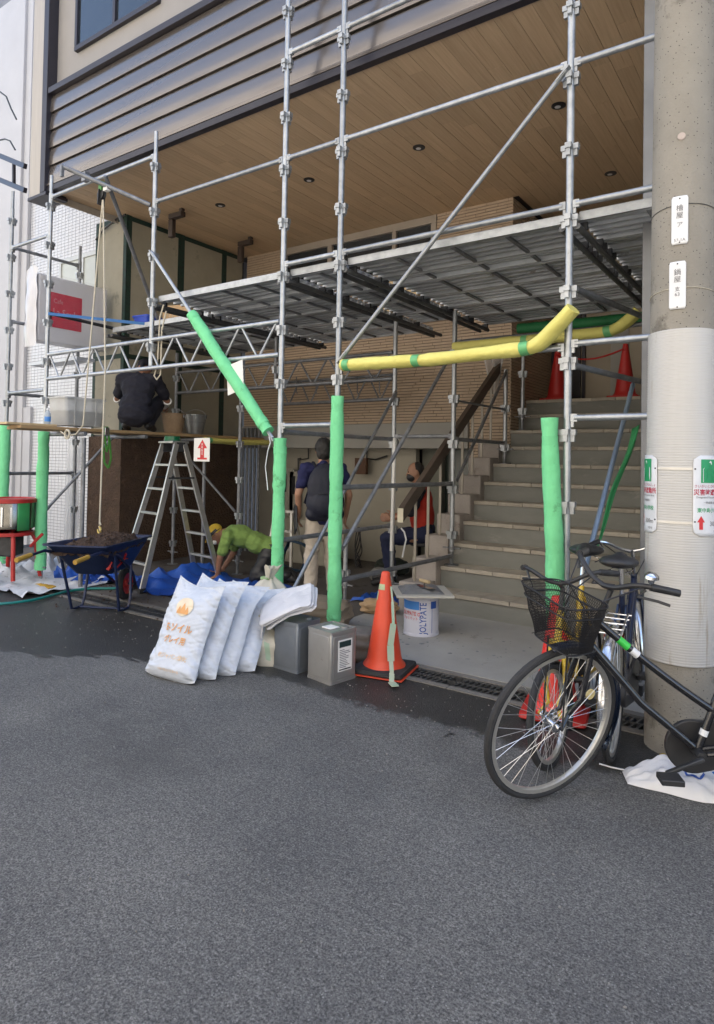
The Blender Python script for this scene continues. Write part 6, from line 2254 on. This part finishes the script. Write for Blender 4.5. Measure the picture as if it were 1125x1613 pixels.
    make_wheel_at = make_wheel(fr, 'front_wheel', fc, R, wheel_rim, rubber, spokes)
    fender(fr, fc, R + 0.008, 80, 212, fend)
    for q in (-1, 1):
        crown = ht0 - hd * 0.02 + V((0, q * 0.035, 0))
        mid = ht0.lerp(fc, 0.62) + V((-0.045, q * 0.05, 0))
        pts = [ht0 - hd * 0.015, crown, crown.lerp(mid, 0.5), mid, mid.lerp(fc, 0.55) + V((-0.012, q * 0.004, -0.012)), fc + V((0, q * 0.055, 0))]
        MB().path(pts, [0.013, 0.0135, 0.0135, 0.012, 0.010, 0.008], 10).obj('blade', frame_m, fr)
    MB().box(ht0 - hd * 0.005, (0.05, 0.09, 0.03)).obj('crown', frame_m, fr, bevel=0.006)
    stem_t = ht1 + hd * 0.13
    hm = black_p if black_bar else chrome
    MB().path([ht1, stem_t, stem_t + V((0.05, 0, 0.03))], 0.0125, 10).obj('stem', hm, fr)
    bc = stem_t + V((0.05, 0, 0.03))
    for q in (-1, 1):
        pts = [bc, bc + V((0.0, q * 0.07, 0.012)), bc + V((-0.01, q * 0.15, 0.06)), bc + V((-0.05, q * 0.215, 0.07)), bc + V((-0.145, q * 0.26, 0.05))]
        sm_ = []
        for i in range(len(pts) - 1):
            for j in range(5):
                sm_.append(pts[i].lerp(pts[i + 1], j / 5))
        sm_.append(pts[-1])
        for _ in range(5):
            sm_ = [sm_[0]] + [(sm_[i - 1] + 2 * sm_[i] + sm_[i + 1]) / 4 for i in range(1, len(sm_) - 1)] + [sm_[-1]]
        hb_ = MB().path(sm_, 0.0115, 10).obj('handlebar', hm, fr)
        MB().path([sm_[-7], sm_[-1]], [0.0165, 0.0155], 12).obj('grip', black_p, hb_)
        MB().path([sm_[-8] + V((0, 0, -0.015)), sm_[-8] + V((0.02, -q * 0.02, -0.05)), sm_[-4] + V((0.0, -q * 0.02, -0.06)), sm_[-1] + V((0.03, -q * 0.01, -0.055))], 0.006, 6).obj('brake_lever', dark_steel if black_bar else chrome, hb_)
        MB().path([sm_[-8], bc + V((0.10, q * 0.10, -0.02)), ht1 + V((0.04, q * 0.02, 0))], 0.0035, 5).obj('brake_cable', black_p, hb_)
    if basket:
        bk2 = thing('basket', None, None)
        bk2.parent = fr
        b0 = V((wb - 0.005, 0, R * 2 + 0.025))
        lo, hi = (0.080, 0.115), (0.125, 0.162)
        Hb = 0.225
        wires = MB()

        def bp(u, t):
            # walk round the basket (u 0..1) at height t
            a, b = lo[0] + (hi[0] - lo[0]) * t, lo[1] + (hi[1] - lo[1]) * t
            th = 2 * pi * u
            c, s = cos(th), sin(th)
            k = (abs(c) ** 5 + abs(s) ** 5) ** (-1 / 5)
            return b0 + V((a * c * k + 0.03 * t, b * s * k, t * Hb + 0.015 * c * t))
        mesh_m = mat('basket_mesh', (0.02, 0.02, 0.024), 0.5, 0.3)
        for k in range(110):
            wires.path([bp(k / 110, 0), bp((k + 5) / 110, 0.5), bp((k + 10) / 110, 1.0)], 0.0012, 3, cap=False)
            wires.path([bp(k / 110, 0), bp((k - 5) / 110, 0.5), bp((k - 10) / 110, 1.0)], 0.0012, 3, cap=False)
        for j in range(-5, 6):
            wires.tube(b0 + V((lo[0] * 0.98, lo[1] * j / 5.2, 0)), b0 + V((-lo[0] * 0.98, lo[1] * j / 5.2, 0)), 0.0016, 4)
        wo_ = wires.obj('wire_mesh', mesh_m, bk2, 0)
        wo_['kind'] = 'stuff'
        for t in (0, 0.78, 1.0):
            MB().path([bp(k / 48, t) for k in range(48)], 0.0035, 6, closed=True).obj('hoop', mesh_m, bk2)
        for q in (-1, 1):
            MB().path([fc + V((0, q * 0.06, 0)), b0 + V((0.03, q * 0.06, 0))], 0.004, 6).obj('stay', black_p, bk2)
    return o, fr, dict(ht0=ht0, ht1=ht1, bb=bb, st_top=st_top, bc=bc, wb=wb, cv=cv)


hd1 = math.atan2(-0.459, -0.888)
front1 = V((-0.985, 2.895, 0))
loc1 = front1 - V((cos(hd1), sin(hd1), 0)) * 1.09
b1, fr1, k1 = city_bike('black step-through bicycle with a mesh front basket, wheel turned to the street', loc1 + V((0.035, -0.005, 0)), hd1, rad(35), bike_black, R=0.362, spokes=36)
fe = [c for c in fr1.children if c.name.startswith('mudguard')][0]
fe.data.materials.clear()
fe.data.materials.append(mat('blue_black_guard', (0.012, 0.022, 0.05), 0.25, 0, (0.02, 0.03, 0.06), 6, coat=0.5))
# bell, reflector, stickers
p = k1['bc'] + V((-0.045, 0.20, 0.105))
bl = MB().lathe([(0.0, -0.02), (0.012, -0.02), (0.014, -0.002), (0.029, 0.0), (0.027, 0.012), (0.016, 0.022), (0, 0.025)], 18, p).obj('bell', chrome, fr1)
MB().path([p + V((0, 0.0, -0.02)), p + V((0, 0, -0.045))], 0.008, 8).obj('bell_clamp', chrome, bl)
cvp = k1['cv']
MB().tube(cvp[2], cvp[3], 0.0175, 12).obj('green_sticker', mat('neon_green', (0.05, 0.6, 0.08), 0.4), b1)
MB().tube(cvp[3].lerp(cvp[4], 0.3), cvp[4], 0.0172, 12).obj('white_sticker', white_p, b1)
sq = k1['bb'].lerp(k1['st_top'], 0.86)
MB().tube(sq, k1['bb'].lerp(k1['st_top'], 0.97), 0.0175, 12).obj('orange_sticker', mat('orange_sticker', (0.75, 0.16, 0.02), 0.4), b1)
MB().tube(k1['bb'].lerp(k1['st_top'], 0.14), k1['bb'].lerp(k1['st_top'], 0.19), 0.0172, 12).obj('white_sticker', white_p, b1)
rf = MB().lathe([(0, -0.004), (0.024, -0.004), (0.024, 0.004), (0, 0.004)], 18, (-0.20, 0.004, 0.10), Matrix.Rotation(pi / 2, 3, 'X')).obj('reflector', mat('amber', (0.75, 0.62, 0.30), 0.3), [c for c in fr1.children if c.name.startswith('front_wheel')][0])
ks = MB()
ks.path([V((0.02, 0.08, 0.30)), V((-0.02, 0.12, 0.15)), V((-0.08, 0.16, 0.01))], 0.008, 8)
ks.obj('kickstand', chrome, b1)

yel = mat('yellow_enamel', (0.62, 0.42, 0.02), 0.3, 0, (0.5, 0.33, 0.015), 8, coat=0.4)
hd2 = math.atan2(-0.995, 0.08)
front2 = V((-1.075, 3.24, 0))
loc2 = front2 - V((cos(hd2), sin(hd2), 0)) * 0.98
city_bike('small-wheeled yellow bicycle behind the black one', loc2, hd2, rad(-8), yel, R=0.253, fend=black_p, basket=False, spokes=28, rack=False)
blu = mat('blue_enamel', (0.009, 0.018, 0.055), 0.3, 0, (0.007, 0.013, 0.04), 8, coat=0.4)
city_bike('dark blue bicycle with chrome mudguards and rack, wedged beside the utility pole', V((-0.845, 3.53, 0)), rad(96), rad(10), blu, R=0.335, fend=chrome, basket=False, black_bar=False, spokes=32)
# wire basket on the blue bicycle
# ------------------------------------------------------------------ utility pole
UX, UY, UR = -0.590, 3.90, 0.176
UP = thing('utility_pole', 'thick round concrete utility pole wrapped low down in ribbed plastic', 'utility pole', (UX, UY, 0))
upm = mat('pole_concrete', (0.31, 0.288, 0.248), 0.9, 0, (0.24, 0.222, 0.19), 3.5, 0.3, bump=0.5, bscale=90, c3=(0.17, 0.155, 0.13), s3=4, t3=0.60)


def pole_material():
    nt = upm.node_tree
    L = nt.links.new
    b = nt.nodes['Principled BSDF']
    src = b.inputs['Base Color'].links[0].from_socket
    tc = _n(nt, 'ShaderNodeTexCoord')
    vo = _n(nt, 'ShaderNodeTexVoronoi')
    vo.inputs['Scale'].default_value = 70
    L(tc.outputs['Object'], vo.inputs['Vector'])
    sc = _n(nt, 'ShaderNodeSeparateColor')
    L(vo.outputs['Color'], sc.inputs[0])
    a = _n(nt, 'ShaderNodeMath', operation='LESS_THAN')
    a.inputs[1].default_value = 0.20
    L(vo.outputs['Distance'], a.inputs[0])
    g_ = _n(nt, 'ShaderNodeMath', operation='GREATER_THAN')
    g_.inputs[1].default_value = 0.72
    L(sc.outputs[0], g_.inputs[0])
    m_ = _n(nt, 'ShaderNodeMath', operation='MULTIPLY')
    L(a.outputs[0], m_.inputs[0])
    L(g_.outputs[0], m_.inputs[1])
    mx = _n(nt, 'ShaderNodeMix', data_type='RGBA')
    L(m_.outputs[0], mx.inputs['Factor'])
    L(src, mx.inputs['A'])
    mx.inputs['B'].default_value = (0.05, 0.045, 0.038, 1)
    L(mx.outputs['Result'], b.inputs['Base Color'])


pole_material()


def pr_(z):
    return UR - 0.0065 * z


mb = MB()
mb.lathe([(pr_(z), z) for z in [0.0, 0.5, 1, 2, 3, 4, 5, 6, 7, 8.5]], 56)
mb.obj('shaft', upm, UP, 40)
def face_ang(px):
    """direction on the pole surface that the street sees at this pixel column"""
    best = None
    for i in range(-90, 91):
        a = math.atan2(-UY, -UX) + rad(i)
        p = V((UX + UR * cos(a), UY + UR * sin(a), 1.5)) - CAMP
        x = PPX + FPX * p.dot(_rt) / p.dot(_fw)
        if best is None or abs(x - px) < best[0]:
            best = (abs(x - px), a)
    return best[1]


zc0, zc1 = zat(1047, UX - 0.02, UY - UR), zat(521, UX - 0.02, UY - UR)
ribm = mat('ribbed_plastic', (0.53, 0.52, 0.50), 0.4, 0, (0.48, 0.47, 0.455), 2.5, 0.4, stretch=(4, 4, 0.35), c3=(0.36, 0.315, 0.255), s3=2.4, t3=0.585)
prof = []
z = zc0
while z < zc1:
    prof += [(pr_(z) + 0.0084, z), (pr_(z) + 0.0095, z + 0.0025), (pr_(z) + 0.0095, z + 0.0095), (pr_(z) + 0.0084, z + 0.012)]
    z += 0.0135
zlo, zhi = zat(842, UX, UY - UR), zat(740, UX, UY - UR)
MB().lathe([(pr_(zc0) + 0.002, zc0 - 0.001)] + prof + [(pr_(z) + 0.002, z + 0.001)], 64).obj('ribbed_cover', ribm, UP, 60)
band_m = mat('steel_band', (0.66, 0.64, 0.60), 0.3, 0.5)
for py in (738, 823):
    zz_ = zat(py, UX, UY - UR)
    MB().lathe([(pr_(zz_) + 0.011, zz_ - 0.006), (pr_(zz_) + 0.0125, zz_ - 0.006), (pr_(zz_) + 0.0125, zz_ + 0.006), (pr_(zz_) + 0.011, zz_ + 0.006)], 56).obj('band', band_m, UP)


def curved_plate(parent, name, m, a0, a1, z0, z1, r, rc=0.0, n=20):
    mb = MB()
    W = (a1 - a0) * r
    nv = 20

    def fn(u, v):
        h = z1 - z0
        t = v * h
        ins = 0.0
        for tt in (t, h - t):
            if tt < rc:
                ins = max(ins, rc - sqrt(max(0, rc * rc - (rc - tt) ** 2)))
        uu = ins / W + u * (1 - 2 * ins / W)
        a = a0 + uu * (a1 - a0)
        return (r * cos(a), r * sin(a), z0 + t)
    mb.grid(fn, n, nv)
    return mb.obj(name, m, parent, 60, solid=0.002)


def on_pole(a0, z0, r):
    return lambda u, v: V((r * cos(a0 + u / r), r * sin(a0 + u / r), z0 + v))


# two painted plates wired to the pole
for (pa, pb, py0, py1, label, lines) in ((1054, 1082, 308, 384, 'upper white number plate wired high on the utility pole', (('檜', 0.70, 0.036), ('屋', 0.55, 0.036), ('ア', 0.36, 0.032), ('57-1A', 0.06, 0.022))),
                                         (1051, 1079, 411, 486, 'lower white number plate wired to the utility pole', (('鍋', 0.72, 0.036), ('屋', 0.57, 0.036), ('支', 0.38, 0.026), ('63', 0.27, 0.026)))):
    z1_, z0_ = zat(py0, UX, UY - UR), zat(py1, UX, UY - UR)
    a0, a1 = face_ang(pa), face_ang(pb)
    if a1 < a0:
        a0, a1 = a1, a0
    T = thing('number_plate', label, 'plate', (UX, UY, 0), 0, 'number plates on the utility pole')
    r_ = pr_(z0_) + 0.005
    pl = curved_plate(T, 'plate', white_p, a0, a1, z0_, z1_, r_, 0.006)
    am = (a0 + a1) / 2
    for s_, fv, sz in lines:
        lettering('lettering', s_, sz, on_pole(am, z0_ + fv * (z1_ - z0_), r_ + 0.0022), ink, T)
    zw = z0_ + (z1_ - z0_) * (0.83 if py0 < 400 else 0.45)
    wr_ = MB().path([V(((pr_(zw) + 0.003) * cos(t), (pr_(zw) + 0.003) * sin(t), zw - 0.02 * (1 - cos(t - am)))) for t in [2 * pi * i / 40 for i in range(40)]], 0.0018, 5, closed=True)
    wr_.obj('tie_wire', dark_steel if py0 < 400 else rope_m, T)
    for fv in (0.04, 0.95):
        MB().ball(on_pole(am, z0_ + fv * (z1_ - z0_), r_ + 0.002)(0, 0), 0.004, nu=8, nv=5).obj('rivet', dark_steel, T)
# evacuation area signs bent round the pole
sign_green = mat('sign_green', (0.02, 0.33, 0.13), 0.4)
z1_, z0_ = zat(717, UX + 0.1, UY - UR), zat(846, UX + 0.1, UY - UR)


def evac(label, a0, a1):
    T = thing('evacuation_sign', label, 'sign', (UX, UY, 0), 0, 'evacuation signs on the utility pole')
    r_ = pr_(1.4) + 0.0145
    curved_plate(T, 'plate', mat('sign_plate', (0.74, 0.76, 0.80), 0.3), a0, a1, z0_, z1_, r_, 0.035, 28)
    h, am = z1_ - z0_, (a0 + a1) / 2
    rr_ = r_ + 0.0022
    g_ = on_pole(am, z0_, rr_)
    mb = MB()
    gw = 0.055
    mb.grid(lambda u, v: g_(-gw + 2 * gw * u, h * (0.66 + 0.29 * v)), 8, 2)
    gp = mb.obj('green_square', sign_green, T, 0)
    # white doorway with running figure
    g2_ = on_pole(am, z0_, rr_ + 0.0008)
    k = 0.015
    hou = [(-0.045, 0.67), (0.045, 0.67), (0.045, 0.83), (0.0, 0.935), (-0.045, 0.83)]
    mb = MB()
    mb.add([g2_(u, h * v) for u, v in hou], [(0, 1, 2, 3, 4)])
    mb.obj('white_doorway', white_p, gp, 0)
    g3_ = on_pole(am, z0_, rr_ + 0.0016)
    mb = MB()
    for poly in ([(-0.012, 0.85), (0.006, 0.85), (0.006, 0.885), (-0.012, 0.885)], [(-0.018, 0.76), (0.008, 0.75), (0.014, 0.84), (-0.02, 0.84)], [(-0.03, 0.68), (-0.016, 0.68), (-0.004, 0.76), (-0.018, 0.77)], [(0.0, 0.76), (0.012, 0.75), (0.03, 0.70), (0.018, 0.69)], [(0.012, 0.83), (0.03, 0.78), (0.024, 0.77), (0.01, 0.80)], [(-0.02, 0.84), (-0.034, 0.79), (-0.028, 0.785), (-0.014, 0.81)]):
        mb.add([g3_(u, h * v) for u, v in poly], [(0, 1, 2, 3)])
    mb.obj('running_figure', sign_green, gp, 0)
    red_t = mat('sign_red_ink', (0.48, 0.03, 0.07), 0.5)
    gt = lambda fv, du=0: (lambda u, v: on_pole(am, z0_ + fv * h, rr_)(u + du, v))
    lettering('lettering', 'さいがいじひなんしょ', 0.0185, gt(0.602), red_t, T, 'CENTER', 0.0, 0.97)
    lettering('lettering', '災害時避難所', 0.0335, gt(0.515), red_t, T, 'CENTER', 0.0006, 0.92)
    lettering('lettering', 'Designated Evacuation Area', 0.0145, gt(0.472), ink, T, 'CENTER', 0, 0.95)
    lettering('lettering', '一時避難場所', 0.0135, gt(0.405), ink, T)
    lettering('lettering', '東中島小学校', 0.026, gt(0.30), sign_green, T, 'CENTER', 0.0004, 0.95)
    ar = [(-0.055, 0.085), (-0.035, 0.085), (-0.035, 0.175), (-0.024, 0.175), (-0.045, 0.255), (-0.066, 0.175), (-0.055, 0.175)]
    mb = MB()
    mb.add([g_(u - 0.008, h * v) for u, v in ar], [tuple(range(7))])
    mb.obj('arrow', red_print, T, 0)
    lettering('lettering', '300m', 0.034, gt(0.13, 0.035), ink, T)
    lettering('lettering', '大阪市', 0.014, gt(0.055, 0.045), ink, T)
    for du in (a0 + 0.05, a1 - 0.05):
        for fv in (0.18, 0.83):
            p = V((rr_ * cos(du), rr_ * sin(du), z0_ + fv * h))
            MB().ball(p, 0.0045, nu=8, nv=5).obj('bolt', dark_steel, T)
    return T


aw = 0.185 / (pr_(1.4) + 0.014)
a0 = face_ang(1092)
evac('white evacuation sign with red arrow on the street side of the pole', a0, a0 + aw)
a1 = face_ang(1036)
evac('white evacuation sign wrapping the stair side of the utility pole', a1 - aw, a1)
# plugged hole in the shaft
p = on_pole(face_ang(1070), zat(213, UX, UY - UR), pr_(3.0) + 0.001)(0, 0)
MB().lathe([(0.0, -0.004), (0.020, -0.004), (0.019, 0.002), (0.0, 0.003)], 20, p, V((p.x, p.y, 0)).to_track_quat('Z', 'Y').to_matrix()).obj('plug', mat('pinkish_plug', (0.5, 0.42, 0.38), 0.8), UP)

# ------------------------------------------------------------------ crumpled plastic bag at the foot of the pole
BG = thing('plastic_bag', 'crumpled white plastic bag with a red and blue emblem by the bicycle pedal', 'plastic bag', at(1062, 1234, Z=0.0), rad(24))


def bagf(u, v):
    x = -0.22 + 0.48 * u
    y = -0.14 + 0.28 * v + 0.03 * noise.noise((u * 3, v * 3, 1))
    e = min(1, 3.2 * min(u, 1 - u)) * min(1, 3.2 * min(v, 1 - v))
    z = 0.004 + e ** 0.5 * (0.075 + 0.04 * noise.noise((u * 4, v * 4, 7)) + 0.028 * noise.noise((u * 9, v * 9, 3)))
    return V((x, y * (0.45 + 0.75 * min(1, u * 1.6)), max(z, 0.004)))


MB().grid(bagf, 44, 30).obj('bag', mat('bag_white', (0.72, 0.72, 0.73), 0.35, 0, (0.66, 0.66, 0.68), 8, bump=0.3, bscale=30), BG, 60)
up_ = V((0, 0, 0.0035))


def ell(cu, cv_, ru, rv, n=24, off=up_):
    return [bagf(cu, cv_) + off] + [bagf(cu + ru * cos(2 * pi * i / n), cv_ + rv * sin(2 * pi * i / n)) + off for i in range(n)], [(0, 1 + i, 1 + (i + 1) % n) for i in range(n)]


for nm, ru, rv, m_, off in (('emblem_ring', 0.085, 0.14, blue_ink, 1.0), ('emblem_field', 0.068, 0.112, white_p, 1.5), ('emblem_centre', 0.042, 0.06, red_print, 2.0)):
    mb = MB()
    mb.add(*ell(0.62, 0.36, ru, rv, off=up_ * off * 1.5))
    mb.obj(nm, m_, BG, 0)
for pts in (((0.82, 0.30), (0.86, 0.42), (0.83, 0.55), (0.88, 0.62)), ((0.90, 0.28), (0.93, 0.42), (0.90, 0.52))):
    MB().path([bagf(*p) + up_ * 1.2 for p in pts], 0.004, 5).obj('blue_script', mat('mid_blue', (0.05, 0.2, 0.6), 0.5), BG)
for (u0, v0, mm) in ((0.42, 0.62, red_print), (0.50, 0.62, blue_ink), (0.34, 0.64, mat('bag_yellow', (0.6, 0.45, 0.06), 0.6))):
    mb = MB()
    mb.grid(lambda u, v: bagf(u0 + 0.06 * u, v0 + 0.09 * v) + up_ * 1.2, 3, 3)
    mb.obj('printed_block', mm, BG, 0)
tag(MB().path([at(x, y, Z=0.008) for x, y in ((944, 1203), (965, 1209), (985, 1213), (1008, 1222))], 0.004, 6).obj('wire_scrap', white_p), 'bent white wire lying on the asphalt beneath the bicycles', 'wire')

# grit and small stones lying on the road
gr = MB()
grit_m = mat('grit', (0.30, 0.29, 0.27), 0.9, 0, (0.10, 0.095, 0.09), 40, 0.3, world=True)
for _ in range(1100):
    x, y = random.uniform(-7, 1.2), random.uniform(1.3, 3.95) if random.random() < 0.6 else random.uniform(3.3, 4.0)
    s_ = random.choice((0.002, 0.003, 0.003, 0.004, 0.006))
    R = Matrix.Rotation(random.random() * 6, 3, V((random.random(), random.random(), 0.3)))
    gr.ball((x, y, s_ * 0.4), (s_, s_ * 0.8, s_ * 0.6), R, 5, 3)
tag(gr.obj('gravel', grit_m, None, 0), 'scattered grit and small stones on the asphalt', 'grit', kind='stuff')

# dried mortar splashes on the apron, soil crumbs under the wheelbarrow
sp_m = MB()
for _ in range(90):
    x, y = random.gauss(-2.7, 0.6), random.gauss(4.9, 0.3)
    if -3.5 < x < -1.0 and 4.3 < y < 5.65:
        s_ = random.choice((0.004, 0.006, 0.009, 0.014, 0.02))
        z_ = 0.012 + 0.03 * (y - 4.27) / 1.45
        sp_m.ball((x, y, z_), (s_, s_ * random.uniform(0.5, 1), 0.0025), Matrix.Rotation(random.random() * 6, 3, 'Z'), 9, 4)
tag(sp_m.obj('mortar_debris', mort, None, 60), 'dried mortar splashes on the concrete apron around the paint can', 'debris', kind='stuff')
sd_m = MB()
for _ in range(420):
    x, y = random.gauss(-6.6, 0.9), random.gauss(4.35, 0.45)
    if y > 3.3 and x > -8.6:
        s_ = random.choice((0.004, 0.006, 0.008, 0.012))
        sd_m.ball((x, y, 0.006 + s_ * 0.4), (s_, s_ * 0.8, s_ * 0.6), Matrix.Rotation(random.random() * 6, 3, 'Z'), 5, 3)
tag(sd_m.obj('soil_debris', soil_m, None, 0), 'brown soil crumbs on the ground around the wheelbarrow and mixer', 'debris', kind='stuff')

bpy.data.scenes.remove(TS)
